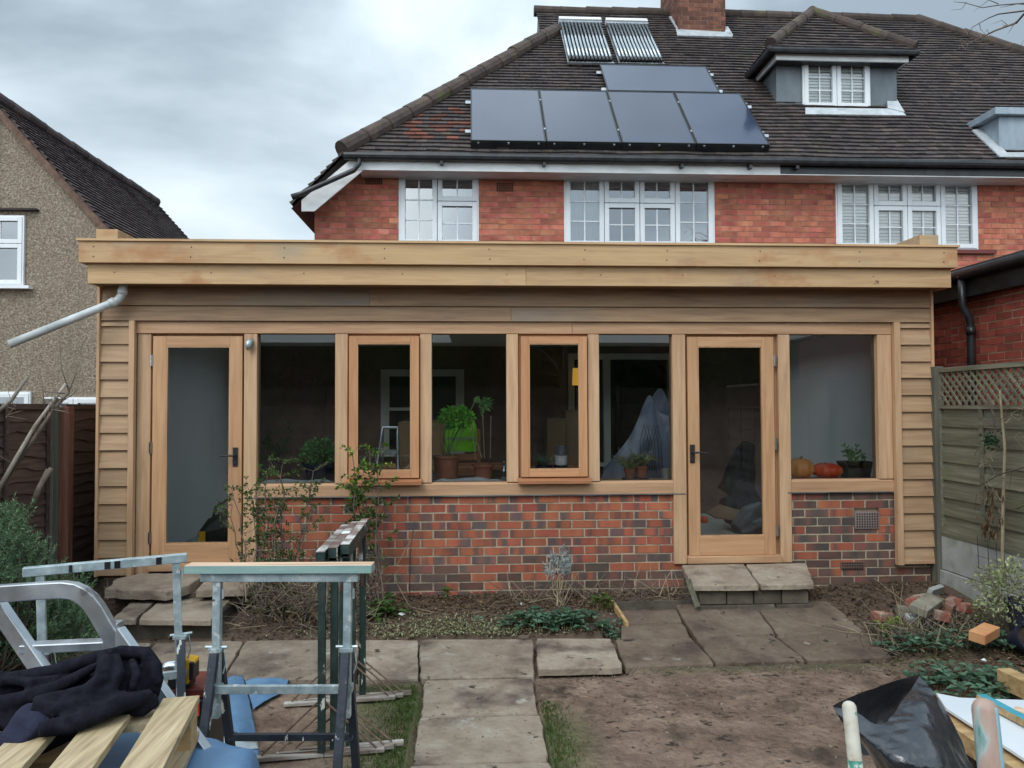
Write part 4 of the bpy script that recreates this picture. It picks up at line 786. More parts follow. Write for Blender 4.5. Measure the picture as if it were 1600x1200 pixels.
# inside
q = MB(); q.box(-3.1, .12, .2, -3.08, 3.36, 2.55); q.box(4.08, .12, .2, 4.1, 3.36, 2.55); q.build('inner_wall', M['plaster'], gr)
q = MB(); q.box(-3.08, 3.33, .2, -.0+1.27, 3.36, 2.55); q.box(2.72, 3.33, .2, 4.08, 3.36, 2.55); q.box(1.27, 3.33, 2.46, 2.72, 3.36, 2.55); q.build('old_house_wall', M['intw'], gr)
q = MB(); q.box(-3.08, .3, .2, 4.08, 3.33, .31); q.build('floor', M['floor'], gr)
q = MB(); q.box(-1.96, .12, .955, 1.88, .36, .99); q.box(2.89, .12, .955, 4.08, .36, .99); q.build('inner_ledge', M['post_h'], gr)
ow = MB(); x0, x1, z0, z1 = -1.19, -.10, 1.1, 2.24
for c in ((x0, z0, x0+.11, z1), (x1-.11, z0, x1, z1), (x0+.11, z1-.09, x1-.11, z1), (x0+.11, z0, x1-.11, z0+.09), ((x0+x1)/2-.03, z0+.09, (x0+x1)/2+.03, z1-.09), (x0+.11, 1.70, (x0+x1)/2-.03, 1.74)): ow.box(c[0], 3.28, c[1], c[2], 3.33, c[3])
owo = ow.build('old_sash_window', M['inwhite'], gr); q = MB(); q.quad((x0, 3.31, z0), (x1, 3.31, z0), (x1, 3.31, z1), (x0, 3.31, z1)); q.build('pane', M['dark'], owo)  # pane is a black sheet, coloured for the dark room behind
pf = MB()
for c in ((1.28, .3, 1.36, 2.45), (1.75, .3, 1.84, 2.45), (2.62, .3, 2.71, 2.45), (1.36, 2.37, 1.75, 2.45), (1.84, 2.37, 2.62, 2.45), (1.36, .95, 1.75, 1.0)): pf.box(c[0], 3.27, c[1], c[2], 3.35, c[3])
pf.build('patio_door_frame', M['inwhite'], gr)
q = MB(); q.box(1.3, 3.37, .3, 2.7, 5.5, .32); q.box(1.28, 5.5, .3, 2.72, 5.52, 2.6); q.box(1.1, 3.37, .3, 1.12, 5.5, 2.6); q.box(2.75, 3.37, .3, 2.77, 5.5, 2.6); q.build('dark_passage', M['dark'], gr)  # unlit interior beyond the doorway, its darkness put into the colour
# white rainwater pipe and wall lamp on the post
q = MB(); q.tube([PY(193, 440, -.13), PY(192, 458, -.13), PY(185, 468, -.135), PY(174, 474, -.15), PY(15, 538, -.38)], [.034]*5, 14); q.tube([PY(192, 452, -.13), PY(191, 460, -.13)], .040, 14); q.tube([PY(180, 470, -.14), PY(172, 475, -.15)], .040, 14); q.build('drainpipe', M['pipe'], gr, smooth=True)
q = MB(); p = PY(389, 538, -.03); q.tube([p+Vector((.012, .03, .04)), p+Vector((.008, -.01, .02)), p+Vector((0, -.02, -.02)), p+Vector((-.01, .0, -.045))], [.018, .032, .03, .012], 10); q.build('porch_light', M['galv'], gr, smooth=True)
# air bricks in the plinth
def airb(cx, cz, w, h, nx_, nz_, m, nm='air_brick'):
    q = MB(); q.box(cx-w/2, .018, cz-h/2, cx+w/2, .06, cz+h/2); o = q.build(nm, m, gr); q = MB()
    for i in range(nx_):
        for j_ in range(nz_): x = cx-w*.42+w*.84*i/(nx_-1); z = cz-h*.38+h*.76*j_/(nz_-1); q.box(x-w*.028, .0165, z-h*.3/nz_, x+w*.028, .0185, z+h*.3/nz_)
    q.build('vent_holes', M['dark'], o)
airb(3.605, .698, .225, .15, 9, 6, pmat('grey plastic vent', [(.4, (.20, .15, .14)), (.6, (.27, .21, .19))], ns=5, bump=0, var=0))
p = PY(1332, 884, .02); airb(p.x, p.z, .215, .062, 9, 3, M['brickB']); p = PY(873, 890, .02); airb(p.x, p.z, .215, .062, 9, 2, M['mortar'])
# ================================================================== doorsteps
st = thing('doorstep', 'stone doorstep of two slabs on brick below the door nearest the pumpkins', 'doorstep', (2.35, -.35, .05), 'doorsteps')
q = MB(); slab(q, [(1.86, -.06), (2.43, -.05), (2.33, -.66), (1.78, -.64)], .315, .05, (0, .07), chip=.01); q.build('slab', M['slab'], st)
q = MB(); slab(q, [(2.445, -.05), (3.0, -.04), (2.80, -.645), (2.345, -.66)], .312, .045, (0, .07)); q.build('slab', M['slab'], st)
q = MB()
for x in (1.86, 2.09, 2.32, 2.55): q.box(x, -.60, .12, x+.22, -.12, .235, j=.003)
for x in (1.84, 2.16, 2.5): q.box(x, -.62, .0, x+(.32 if x < 2.4 else .30), -.1, .115, j=.003)
q.build('riser', M['slabe'], st, bevel=.004)
st = thing('doorstep', 'two-tier stone doorstep with a chipped upper slab below the door nearest the drainpipe', 'doorstep', (-2.35, -.6, .05), 'doorsteps')
q = MB(); slab(q, [(-2.98, -.2), (-2.85, -.06), (-2.28, -.06), (-2.28, -.42), (-2.40, -.60), (-2.93, -.50)], .315, .075, (.0, .05), chip=.03); q.build('slab', M['slab'], st)
q = MB(); slab(q, [(-2.24, -.07), (-1.75, -.07), (-1.8, -.50), (-2.22, -.52)], .30, .06, (0, .05)); q.build('slab', M['slab'], st)
a1_, a2_, a3_, a4_ = PZ(217, 930, .19), PZ(366, 930, .19), PZ(330, 968, .19), PZ(176, 966, .19)
m1, m2 = PZ(255, 931, .19), PZ(213, 967, .19)
q = MB(); slab(q, [(a1_.x, a1_.y), (m1.x-.01, m1.y), (m2.x-.01, m2.y), (a4_.x, a4_.y)], .19, .045); q.build('slab', M['slab'], st)
q = MB(); slab(q, [(m1.x+.01, m1.y), (a2_.x, a2_.y), (a3_.x, a3_.y), (m2.x+.01, m2.y)], .19, .045); q.build('slab', M['slab'], st)
q = MB(); q.box(a4_.x+.05, a4_.y+.04, -.02, a3_.x-.04, -.1, .143); q.box(-2.9, -.4, .145, -1.85, -.07, .24); q.build('riser', M['slabe'], st, bevel=.004)
# ================================================================== fences
rf = thing('fence', 'weathered grey-green panel fence with lattice top and pale concrete base', 'fence', (4.28, -1.2, 0))
def panel_r(y0, y1):
    q = MB(); z = .60; k = 0
    while z < 1.70:
        xf = 4.255 if k % 2 == 0 else 4.272
        q.box(xf, y1+.0, z, xf+.012, y0, min(z+.098, 1.714), j=.002); z += .0795; k += 1
    q.build('panel_boards', M['fencew'], rf)
    q = MB(); q.box(4.235, y1, 1.715, 4.285, y0, 1.745); q.box(4.235, y1, 2.045, 4.285, y0, 2.085); q.box(4.235, y1, .575, 4.285, y0, .61)
    for yy_ in (y0-.03, y1+.0): q.box(4.237, yy_, .611, 4.284, yy_+.03, 1.714); q.box(4.237, yy_, 1.746, 4.284, yy_+.03, 2.044)
    for i in (1, 2): t_ = y1+(y0-y1)*i/3; q.box(4.240, t_, .611, 4.254, t_+.04, 1.714)
    q.build('panel_frame', M['fencew'], rf)
    q = MB(); h = .30; d = y1-.3
    while d < y0:
        for s, xx in ((1, 4.255), (-1, 4.263)):
            a, b = (d, 1.745), (d+h, 2.045)
            if s < 0: a, b = (d+h, 1.745), (d, 2.045)
            pa, pb = Vector((xx, a[0], a[1])), Vector((xx, b[0], b[1]))
            # clip to panel
            def cl(p_, o_):
                if p_.y < y1+.03: t = (y1+.03-p_.y)/(o_.y-p_.y); return p_.lerp(o_, t) if 0 < t < 1 else None
                if p_.y > y0-.03: t = (p_.y-(y0-.03))/(p_.y-o_.y); return p_.lerp(o_, t) if 0 < t < 1 else None
                return p_
            pa2, pb2 = cl(pa, pb), cl(pb, pa)
            if pa2 and pb2 and (pa2-pb2).length > .03: q.beam(pa2, pb2, .022, .007, (1, 0, 0))
        d += .085
    q.build('lattice', M['fencew'], rf)
    q = MB(); q.box(4.24, y1-.02, .27, 4.29, y0+.02, .572); q.box(4.22, y1-.02, -.05, 4.28, y0+.02, .262); q.build('gravel_board', M['conc'], rf, bevel=.004)
panel_r(-.06, -1.86); panel_r(-1.98, -3.78); panel_r(-3.9, -5.7)
for y in (-.03, -1.92, -3.84): q = MB(); q.box(4.20, y-.05, 0, 4.29, y+.05, 2.10 if y > -1 else 2.05); q.build('post', M['fencep'], rf, bevel=.004)
lf = thing('fence', 'dark brown lapped timber fence with one redder post', 'fence', (-3.6, -1.5, 0))
def panel_l(y0, y1, zt=1.74):
    q = MB(); z = .08; k = 0
    while z < zt-.04:
        n = 16; vs = []; fs = []
        for i in range(n+1):
            y = y1+(y0-y1)*i/n; w = noise.noise((y*3.5, z*9, 4.4))*.04+noise.noise((y*11, z*7, 1.4))*.014
            vs += [(-3.565+.0, y, z+w), (-3.585, y, min(z+.13, zt))]
        for i in range(n): fs.append((2*i, 2*i+2, 2*i+3, 2*i+1))
        for i in range(n+1): vs.append((-3.590, y1+(y0-y1)*i/n, vs[2*i][2]))
        b_ = 2*(n+1)
        for i in range(n): fs.append((b_+i, b_+i+1, 2*i+2, 2*i))
        q.add(vs, fs); z += .098
    q.build('panel_boards', M['fenced'], lf)
    q = MB(); q.box(-3.60, y1, zt, -3.55, y0, zt+.045)
    for i in range(4): t_ = y1+.02+(y0-y1-.06)*i/3; q.box(-3.562, t_, .05, -3.545, t_+.03, zt-.001)
    q.build('panel_frame', M['fenced'], lf)
panel_l(1.9, .08); panel_l(-.16, -1.98); panel_l(-2.1, -3.9); panel_l(3.4, 1.95)
for y in (-.09, -2.04): q = MB(); q.box(-3.64, y-.05, 0, -3.54, y+.05, 1.83 if y > -1 else 1.8); q.build('concrete_post', M['fencep'], lf, bevel=.006)
q = MB(); q.box(-3.55, -.03, 0, -3.47, .06, 1.76); q.build('repair_post', M['fencer'], lf, bevel=.004)
# ================================================================== vegetation helpers
def rv(): 
    while True:
        v = Vector((R.uniform(-1, 1), R.uniform(-1, 1), R.uniform(-1, 1)))
        if .05 < v.length < 1: return v.normalized()
def leaf(mb, p, d, L, w, up=None, mi=0, fold=.25):
    d = Vector(d).normalized(); s = d.cross(up or rv())
    if s.length < .01: s = d.cross(Vector((0, 0, 1)))
    s.normalize(); n = s.cross(d); p = Vector(p)
    m = p+d*L*.5; mb.add([p, m+s*w*.5+n*w*fold, p+d*L, m-s*w*.5+n*w*fold, m], [(0, 4, 1), (4, 2, 1), (0, 3, 4), (3, 2, 4)], mi)
def blade(mb, p, d, L, w, mi=0, bend=.3):
    d = Vector(d).normalized(); s = d.cross(rv()); s.normalize(); p = Vector(p); q = p+d*L*.55; e = q+(d+Vector((0, 0, -bend))+s*R.uniform(-bend, bend)).normalized()*L*.45
    mb.add([p-s*w/2, p+s*w/2, q+s*w*.4, e, q-s*w*.4], [(0, 1, 2, 4), (4, 2, 3)], mi)
def grow(mb, p, d, L, r, depth, tips, wig=.25, kids=(2, 3), ang=.6, gr=.0, mi=0, sides=5, seg=4, shrink=.7):
    pts = [Vector(p)]; d = Vector(d).normalized(); dd = d.copy()
    for i in range(seg): dd = (dd+rv()*wig+Vector((0, 0, gr))).normalized(); pts.append(pts[-1]+dd*L/seg)
    rs_ = [r*(1-.55*i/seg) for i in range(seg+1)]
    mb.tube(pts, rs_, sides, mi, cap=False)
    tips += [(pts[i], (pts[i]-pts[i-1]).normalized()) for i in range(2 if depth else 1, seg+1)]
    if depth > 0:
        for k in range(R.randint(*kids)):
            i = R.randint(1, seg); nd = (dd+rv()*ang).normalized(); grow(mb, pts[i], nd, L*shrink*R.uniform(.7, 1.1), rs_[i]*.7, depth-1, tips, wig, kids, ang, gr, mi, sides, seg, shrink)
def bm_join(a, b): pass
# ---- climbing shrubs in front of the plinth
def climber(name, label, px, pytop, pybot, wpx, mat, stem_n, leaf_n, L, Y=-.42, bright=0, lo=.0):
    base = PY(px, pybot, Y); base.z = gz(base.x, Y); top = PY(px, pytop, Y)
    wd = wpx/1200*6.5; h = top.z-base.z
    t = thing(name, label, 'shrub', tuple(base), None)
    sm_ = MB(); tips = []
    for i in range(stem_n):
        a = R.uniform(-1, 1); e = base+Vector((a*wd*.5, R.uniform(-.12, .12), h*R.uniform(.6, 1.0)))
        p0 = base+Vector((R.uniform(-.07, .07), R.uniform(-.05, .05), -.02)); n = 9; pts = []
        for k in range(n+1):
            f = k/n; pts.append(p0.lerp(e, f)+Vector((math.sin(f*3.1)*a*.07, 0, 0))+rv()*.022*(0 < k))
        sm_.tube(pts, [.0075*(1-.75*k/n)+.0012 for k in range(n+1)], 5, cap=False)
        for k in range(2, n+1):
            for j in range(3):
                q = pts[k]; dd = (Vector((R.uniform(-1, 1), R.uniform(-.6, .6), R.uniform(-.1, .8)))).normalized(); LL = R.uniform(.06, .17); e2 = q+dd*LL
                sm_.tube([q, q+dd*LL*.5+rv()*.01, e2], [.0025, .002, .001], 4, cap=False); tips += [(q+dd*LL*f+rv()*.015, dd) for f in (.3, .55, .8, 1)]
    sm_.build('stems', M['twig'], t)
    lm = MB()
    for i in range(leaf_n):
        p, d = R.choice(tips)
        f = (p.z-base.z)/h
        if f < lo*R.uniform(.5, 1.2): continue
        for j in range(3): leaf(lm, p+rv()*.012, (d+rv()*1.0), L*R.uniform(.6, 1.2), L*.6, mi=(1 if R.random() < bright*(f > .62) else 0))
    lm.build('leaves', [M[mat], M['leafbright']], t)
    return t
climber('rose_bush', 'thin small-leaved shrub growing beside the door nearest the drainpipe', 425, 690, 985, 150, 'leaf', 11, 1150, .026, Y=-.55, lo=.2)
climber('climbing_rose', 'leafy climbing shrub with lime tips rising past the casement with the indoor stepladder', 592, 678, 930, 84, 'leaf', 7, 640, .040, Y=-.30, bright=.35, lo=.45)
# tie string and cane by the climbing shrub
q = MB(); q.tube([PY(640, 938, -.28), PY(641, 860, -.27), PY(648, 815, -.2)], .004, 5); tag(q.build('garden_cane', M['ironm']), 'thin dark garden cane upright beside the climbing shrub', 'garden cane')
q = MB(); pts = [PY(650, 830, -.2), PY(634, 858, -.25), PY(622, 880, -.3), PY(618, 884, -.33), PY(624, 890, -.3), PY(617, 896, -.3), PY(622, 915, -.32), PY(640, 948, -.42), PZ(700, 962, .06), PZ(760, 955, .08)]; q.tube(pts, .004, 5); tag(q.build('string', M['straw']), 'pale garden string tied to the climbing shrub and trailing on the soil', 'string')
# ---- feathery rosemary on the left
def plume(name, label, boxes, n, mat, L=.05, cat='shrub', stems=18, spread=.9, twig='twig', w=.0045, ww=1.):
    c0 = Vector(boxes[0][0]); base = Vector((c0.x, c0.y, gz(c0.x, c0.y)))
    t = thing(name, label, cat, tuple(base)); s = MB(); l = MB()
    for (c, r) in boxes:
        c = Vector(c); r = Vector(r)
        for i in range(int(stems)):
            u = rv(); u.z = abs(u.z)*.9+.1; e = c+Vector((u.x*r.x, u.y*r.y, u.z*r.z)); b = base+Vector((u.x*.1, u.y*.1, 0)); m = b.lerp(e, .5)+Vector((0, 0, -.05))
            s.tube([b, m, e], [.009, .006, .002], 4, cap=False)
        for i in range(n):
            u = rv(); f = R.random()**.33; p = c+Vector((u.x*r.x, u.y*r.y, u.z*r.z))*f*(.82+.4*noise.noise(u*2.6+c))
            if p.z < .02: continue
            d = (u*.8+Vector((0, 0, .9))+rv()*.35).normalized(); sl2 = L*R.uniform(1.6, 3.2)
            for k in range(7):
                q_ = p+d*sl2*k/7
                for j in range(3): a = rv(); blade(l, q_, d*.9+a*.8, L*R.uniform(.5, .9), w*ww)
    s.build('stems', M[twig], t); l.build('leaves', M[mat], t); return t
plume('rosemary_bush', 'bushy blue-green rosemary in front of the brown lapped fence', [((-3.12, -1.55, .42), (.50, .40, .45)), ((-3.42, -1.45, .72), (.36, .34, .36)), ((-2.85, -1.45, .28), (.34, .3, .32)), ((-3.30, -1.6, .86), (.40, .3, .30)), ((-3.2, -1.9, .66), (.42, .3, .46))], 950, 'leafblue', L=.040, ww=1.25)
# ---- dead brushwood by the steps
def brush(name, label, cat, poly_fn, n, L, mats, hz=.3, r=.003, kind=None, group=None, lv=0, lmat='dryleaf', ll=.03):
    s = MB(); lf_ = MB()
    for i in range(n):
        x, y = poly_fn(); z0 = gz(x, y); p = Vector((x, y, z0+R.random()**1.6*hz)); d = Vector((R.uniform(-1, 1), R.uniform(-1, 1), R.uniform(-.1, .9))).normalized(); l = L*R.uniform(.4, 1.2)
        pts = [p, p+d*l*.5+rv()*l*.1, p+d*l+rv()*l*.18]
        for q_ in pts: q_.z = max(q_.z, z0+.003)
        s.tube(pts, [r, r*.7, r*.35], 4, mi=R.randint(0, len(mats)-1), cap=False)
    o = s.build(name, [M[m] for m in mats])
    tag(o, label, cat, group, kind)
    if lv:
        for i in range(lv): x, y = poly_fn(); leaf(lf_, Vector((x, y, gz(x, y)+R.random()**1.5*hz)), rv(), ll*R.uniform(.6, 1.3), ll*.6)
        lf_.build('dead_leaves', M[lmat], o)
    return o
brush('brushwood', 'tangle of dry brown twigs and leaves against the plinth beside the two-tier doorstep', 'brushwood', lambda: (R.triangular(-1.85, -.75, -1.3), R.uniform(-.85, -.06)), 1100, .26, ['twig', 'straw', 'twig'], hz=.34, kind='stuff', lv=900)
def scatter(name, label, cat, fn, n, mat, L, w, flat=.25, kind='stuff', hz=.01):
    l = MB()
    for i in range(n):
        x, y = fn(); p = Vector((x, y, gz(x, y)+R.uniform(.004, .004+hz))); d = Vector((R.uniform(-1, 1), R.uniform(-1, 1), R.uniform(-flat, flat)*1.)).normalized()
        leaf(l, p, d, L*R.uniform(.4, 1.3), w*R.uniform(.5, 1.2), up=Vector((R.uniform(-.3, .3), R.uniform(-.3, .3), 1)))
    return tag(l.build(name, M[mat] if isinstance(mat, str) else mat), label, cat, None, kind)
bedxy = lambda: (R.uniform(-1.8, 3.0) if R.random() < .6 else R.uniform(-1.0, 1.3), R.uniform(-1.06, -.0) if R.random() < .7 else R.uniform(-.5, 0))
def bedclip():
    while True:
        x, y = bedxy()
        if not (x > 1.0 and y < -.35): return x, y
scatter('leaf_litter', 'dead brown leaves littering the soil bed along the brick plinth', 'leaf litter', bedclip, 3600, 'dryleaf', .04, .022, hz=.02)
scatter('ground_weeds', 'low pale green weeds creeping over the soil by the slabs', 'weeds', lambda: (R.gauss(-.15, .55), R.triangular(-1.07, -.5, -.98)), 2300, 'varieg', .022, .013, flat=.8, hz=.03)
def brightweed(cx, cy, sx_, sy_, n, name, label, mat='leaf', L=.035, hz=.09, cat='plant'):
    l = MB()
    for i in range(n):
        x, y = R.gauss(cx, sx_), R.gauss(cy, sy_); b = Vector((x, y, gz(x, y))); h = R.uniform(.3, 1)*hz; e = b+Vector((R.uniform(-.02, .02), R.uniform(-.02, .02), h))
        l.tube([b, e], [.0015, .001], 3, mi=1, cap=False)
        a0 = R.random()*6.28
        for k in range(3): a = a0+k*2.1; leaf(l, e, Vector((math.cos(a), math.sin(a), R.uniform(-.3, .35))), L*R.uniform(.7, 1.2), L*.8, up=Vector((0, 0, 1)))
    return tag(l.build(name, [M[mat], M['stem']]), label, cat, None, 'stuff' if n > 20 else None)
p = PZ(870, 980, .03); brightweed(p.x, p.y+.02, .20, .075, 150, 'ground_ivy', 'patch of dark heart-shaped leaves at the slab edge below the silvery plant', 'ivy', .062, .10)
p = PZ(965, 985, .03); brightweed(p.x, p.y, .10, .05, 26, 'ivy_sprig', 'thin outlying strand of small leaves near the short timber edging', 'ivy', .045, .06)
p = PZ(590, 958, .08); brightweed(p.x, p.y, .08, .05, 34, 'weed_clump', 'small clump of broad pale leaves at the foot of the dark cane', 'leaf', .075, .09)
p = PZ(695, 938, .08); brightweed(p.x, p.y, .03, .03, 14, 'seedling', 'tiny green seedling at the plinth foot between cane and silvery plant', 'leaf', .035, .11)
p = PZ(440, 965, .06); brightweed(p.x, p.y, .09, .04, 90, 'grass_tuft_weed', 'bright green low weeds at the edge of the brushwood heap', 'grass', .03, .10)
p = PZ(945, 960, .04); brightweed(p.x, p.y+.1, .04, .05, 40, 'shoot_clump', 'narrow upright green shoots inside the timber edged corner', 'grass', .04, .12)
p = PZ(1255, 945, .05); brightweed(p.x, p.y, .03, .02, 10, 'dock_plant', 'single round-leaved weed at the foot of the two-slab doorstep', 'leaf', .07, .06)
p = PZ(1125, 950, .05); brightweed(p.x, p.y-.05, .05, .02, 16, 'grey_weed', 'grey-green leaves under the wooden stake at the two-slab doorstep', 'leafblue', .05, .05)
p = PZ(215, 985, .02); brightweed(p.x, p.y, .035, .02, 26, 'step_weed', 'little fresh green weed growing from the joint of the two-tier doorstep', 'leafbright', .03, .1)
# silver dead plant at the middle air brick
t = thing('silver_plant', 'grey silvery dried plant standing against the plinth by the centre air brick', 'plant', tuple(PZ(875, 950, .07)))
b = PZ(875, 948, .07); s = MB(); l = MB(); tips = []
for e in ((866, 868, -.3), (878, 858, -.25), (890, 870, -.28), (858, 885, -.3), (883, 880, -.33)):
    ee_ = PY(*e); pts = [b+rv()*.03, b.lerp(ee_, .4)+rv()*.03, b.lerp(ee_, .75)+rv()*.02, ee_]; s.tube(pts, [.006, .004, .003, .0015], 5, cap=False)
    for k in range(75): f = R.uniform(.72, 1.03); q_ = b.lerp(ee_, f)+rv()*.035; blade(l, q_, rv()+Vector((0, 0, .7)), .055, .008)
for i in range(16): e = b+Vector((R.uniform(-.17, .17), R.uniform(-.1, .1), R.uniform(.05, .30))); s.tube([b+rv()*.04, e, e+rv()*.1], [.003, .002, .001], 4, cap=False)
s.build('stems', M['straw'], t); l.build('leaves', M['silver'], t)
brush('fallen_twigs', 'loose dry twigs lying on the soil around the silvery plant', 'twigs', lambda: (R.uniform(.3, 1.8), R.uniform(-.45, -.05)), 110, .3, ['twig', 'straw'], hz=.03, r=.004, kind='stuff')
# timber edging strips near the right step
q = MB(); q.beam(PZ(957, 948, .075), PZ(1090, 944, .09), .02, .075); tag(q.build('edging_board', M['slabe']), 'grey timber edging board running from the soil corner to the two-slab doorstep', 'edging board')
q = MB(); q.beam(PZ(957, 942, .10), PZ(980, 978, .045), .025, .05); tag(q.build('edging_stake_board', M['timber']), 'short pale edging strip pointing at the viewer beside the ivy', 'edging board')
q = MB(); a, b = PY(1075, 905, -.62), PY(1090, 948, -.68); q.beam(a, b, .035, .03); tag(q.build('wooden_stake', M['fencew']), 'short grey wooden stake leaning on the corner of the two-slab doorstep', 'stake')
# old block beside left steps
a = PZ(122, 985, .03); q = MB(); slab(q, [(a.x-.17, a.y-.02), (a.x+.14, a.y-.05), (a.x+.18, a.y+.16), (a.x-.12, a.y+.17)], .13, .12, (0, .05), chip=.03); tag(q.build('stone_block', M['slab'], bevel=.006), 'loose tan stone block on the ground between rosemary and the two-tier doorstep', 'stone')
# bits of litter
def scrap(px, py, z, s_, label, mat='white', nm='litter', cat='litter'):
    p = PZ(px, py, z); q = MB(); n = 7; pts = []
    for k in range(n): a = k*6.283/n; r_ = s_*R.uniform(.6, 1.1); pts.append(Vector((p.x+math.cos(a)*r_, p.y+math.sin(a)*r_*.7, p.z+R.uniform(.0, .012))))
    c = Vector((p.x, p.y, p.z+.02)); pts2 = [v+Vector((0, 0, -.004)) for v in pts]; q.add(pts+pts2+[c], [(k, (k+1) % n, 2*n) for k in range(n)]+[((k+1) % n, k, n+k, n+(k+1) % n) for k in range(n)])
    tag(q.build(nm, M[mat]), label, cat)
scrap(629, 960, .07, .04, 'crumpled white paper scrap on the soil beside the garden cane')
scrap(697, 932, .085, .018, 'small white speck of rubble at the plinth foot beside the green seedling')
scrap(815, 945, .075, .02, 'small white chip on the soil close to the silvery plant')
scrap(1385, 910, .10, .06, 'pale blue plastic scrap under the cladding by the lattice fence', 'tarpu')
scrap(1367, 918, .10, .045, 'grey-white rubble scrap nearest the plinth under the pumpkin window', 'tarpu')
scrap(1538, 1033, .05, .022, 'white chip among the leafy weeds near the orange brick')
scrap(985, 980, .03, .05, 'flat grey pebble half under the dark leaves', 'slabe', 'pebble', 'pebble') if False else scrap(820, 996, .03, .055, 'flat dark grey stone at the slab edge beside the ivy', 'slabe', 'stone', 'stone')
q = MB()
for i in range(1500):
    x, y = (R.uniform(-3, 3.4), R.uniform(-1.1, 0)) if R.random() < .5 else (R.uniform(-1.2, 3.2), R.uniform(-3.6, -1.7))
    if y < -1.7 and R.random() < .4: y = -1.7-abs(R.gauss(0, .08))
    s_ = .0025+.007*R.random()**3; q.obox((x, y, gz(x, y)+s_*.4), (s_*2, s_*1.5, s_), Euler((R.random(), R.random(), R.random()*6)).to_matrix())
tag(q.build('gravel', M['pebbles']), 'scattered small stones and crumbs over the soil', 'gravel', None, 'stuff')
q = MB()
for i in range(2200):
    x, y = (R.uniform(-1.9, 3.0), R.uniform(-1.0, 0)) if R.random() < .55 else (R.uniform(2.8, 4.1), R.uniform(-2.4, 0))
    if 1.0 < x < 3.0 and y < -.35: continue
    s_ = .003+.012*R.random()**2; q.obox((x, y, gz(x, y)+s_*.5), (s_*2, s_*1.6, s_*1.3), Euler((R.random()*3, R.random()*3, R.random()*6)).to_matrix())
tag(q.build('soil_clods', M['soil']), 'dark clods of earth lying over the planting beds', 'soil', None, 'stuff')
# grass by the path
def grasspatch(name, label, fn, n, hz=.03):
    l = MB()
    for i in range(n): x, y = fn(); blade(l, (x, y, gz(x, y)), Vector((R.uniform(-.6, .6), R.uniform(-.6, .6), 1)), hz*R.uniform(.5, 1.4), .004)
    tag(l.build(name, M['grass']), label, 'grass', None, 'stuff')
grasspatch('grass', 'short bright grass along the path side nearest the trestles', lambda: (-.325-abs(R.gauss(0, .13)), R.uniform(-3.3, -1.95)), 2600)
grasspatch('grass', 'thin strip of grass along the path side nearest the bare earth', lambda: (.40+abs(R.gauss(0, .07)), R.uniform(-3.3, -2.25)), 900)
# ---- cut branches at the left fence
t = thing('pruned_shrub', 'bare pruned shrub with long pale cut branches leaning before the brown lapped fence', 'shrub', tuple(PY(0, 760, -1.6)))
q = MB(); Yb = -1.25
def br(pts, r0, r1, mi=0): q.tube([PY(x, y, Yb+d_) for x, y, d_ in pts], [r0+(r1-r0)*k/(len(pts)-1) for k in range(len(pts))], 7, mi)
br([(-8, 775, -.1), (20, 725, -.05), (55, 665, 0), (103, 600, .05)], .017, .011)
br([(0, 760, .0), (50, 690, 0), (84, 640, .02), (108, 612, .05)], .016, .012, 1)
br([(-10, 650, .0), (18, 625, .0), (44, 588, .05)], .016, .011)
br([(52, 790, .1), (62, 760, .1), (80, 732, .1)], .02, .016, 1); br([(46, 800, .1), (58, 765, .1), (74, 733, .12)], .014, .01, 1)
br([(108, 612, .05), (96, 575, .1), (93, 530, .1)], .006, .002, 1); br([(108, 612, .05), (116, 590, .1), (124, 566, .1)], .005, .002, 1); br([(103, 615, .05), (75, 612, 0), (55, 609, 0)], .005, .002, 1); br([(70, 640, .05), (66, 600, .05), (58, 565, .1)], .004, .0015, 1)
for i in range(26):
    x, y = R.choice([(20, 725), (40, 690), (70, 655), (100, 625), (25, 640), (10, 650), (84, 640)]); x2, y2 = x+R.uniform(-30, 34), y-R.uniform(-14, 34); br([(x, y, 0), ((x+x2)/2+R.uniform(-4, 4), (y+y2)/2, 0), (x2, y2, R.uniform(-.1, .1))], .004, .001, 1)
q.build('branches', [M['twigpale'], M['twig']], t, smooth=True)
# ---- overhanging bare twigs, top right
t = thing('bare_tree', 'bare twiggy tree reaching into the sky over the hipped end of the tiled roof', 'tree', (5.6, -2.2, 0))
q = MB(); q.tube([(5.6, -2.2, -.1), (5.55, -2.1, 1.5), (5.4, -1.9, 2.9), (5.1, -1.6, 4.2)], [.09, .075, .06, .035], 9)
q.build('trunk', M['twig'], t, smooth=True)
q = MB()
def tw(pts, r0): ps = [PD(x, y, 6.2+d_) for x, y, d_ in pts]; q.tube(ps, [r0*(1-.8*k/(len(ps)-1)) for k in range(len(ps))], 5, cap=False)
root = Vector((5.1, -1.6, 4.2))
tw([(1700, 60, 0), (1640, 12, 0), (1600, 22, .1), (1588, 36, .2), (1555, 48, .2), (1530, 60, .3), (1510, 70, .3), (1490, 80, .4)], .014)
tw([(1640, 12, 0), (1600, 17, 0), (1560, 22, .1), (1545, 28, .2), (1520, 42, .2), (1512, 54, .3)], .008); tw([(1530, 36, 0), (1532, 45, 0), (1540, 55, 0)], .004); tw([(1588, 33, 0), (1580, 45, 0), (1574, 54, 0)], .004)
tw([(1700, 120, 0), (1600, 62, .1), (1595, 72, .1), (1588, 82, .2)], .007); tw([(1640, 5, 0), (1600, 5, .1), (1560, 8, .2), (1535, 12, .2), (1506, 4, .3), (1490, 3, .3), (1498, -8, .3)], .006)
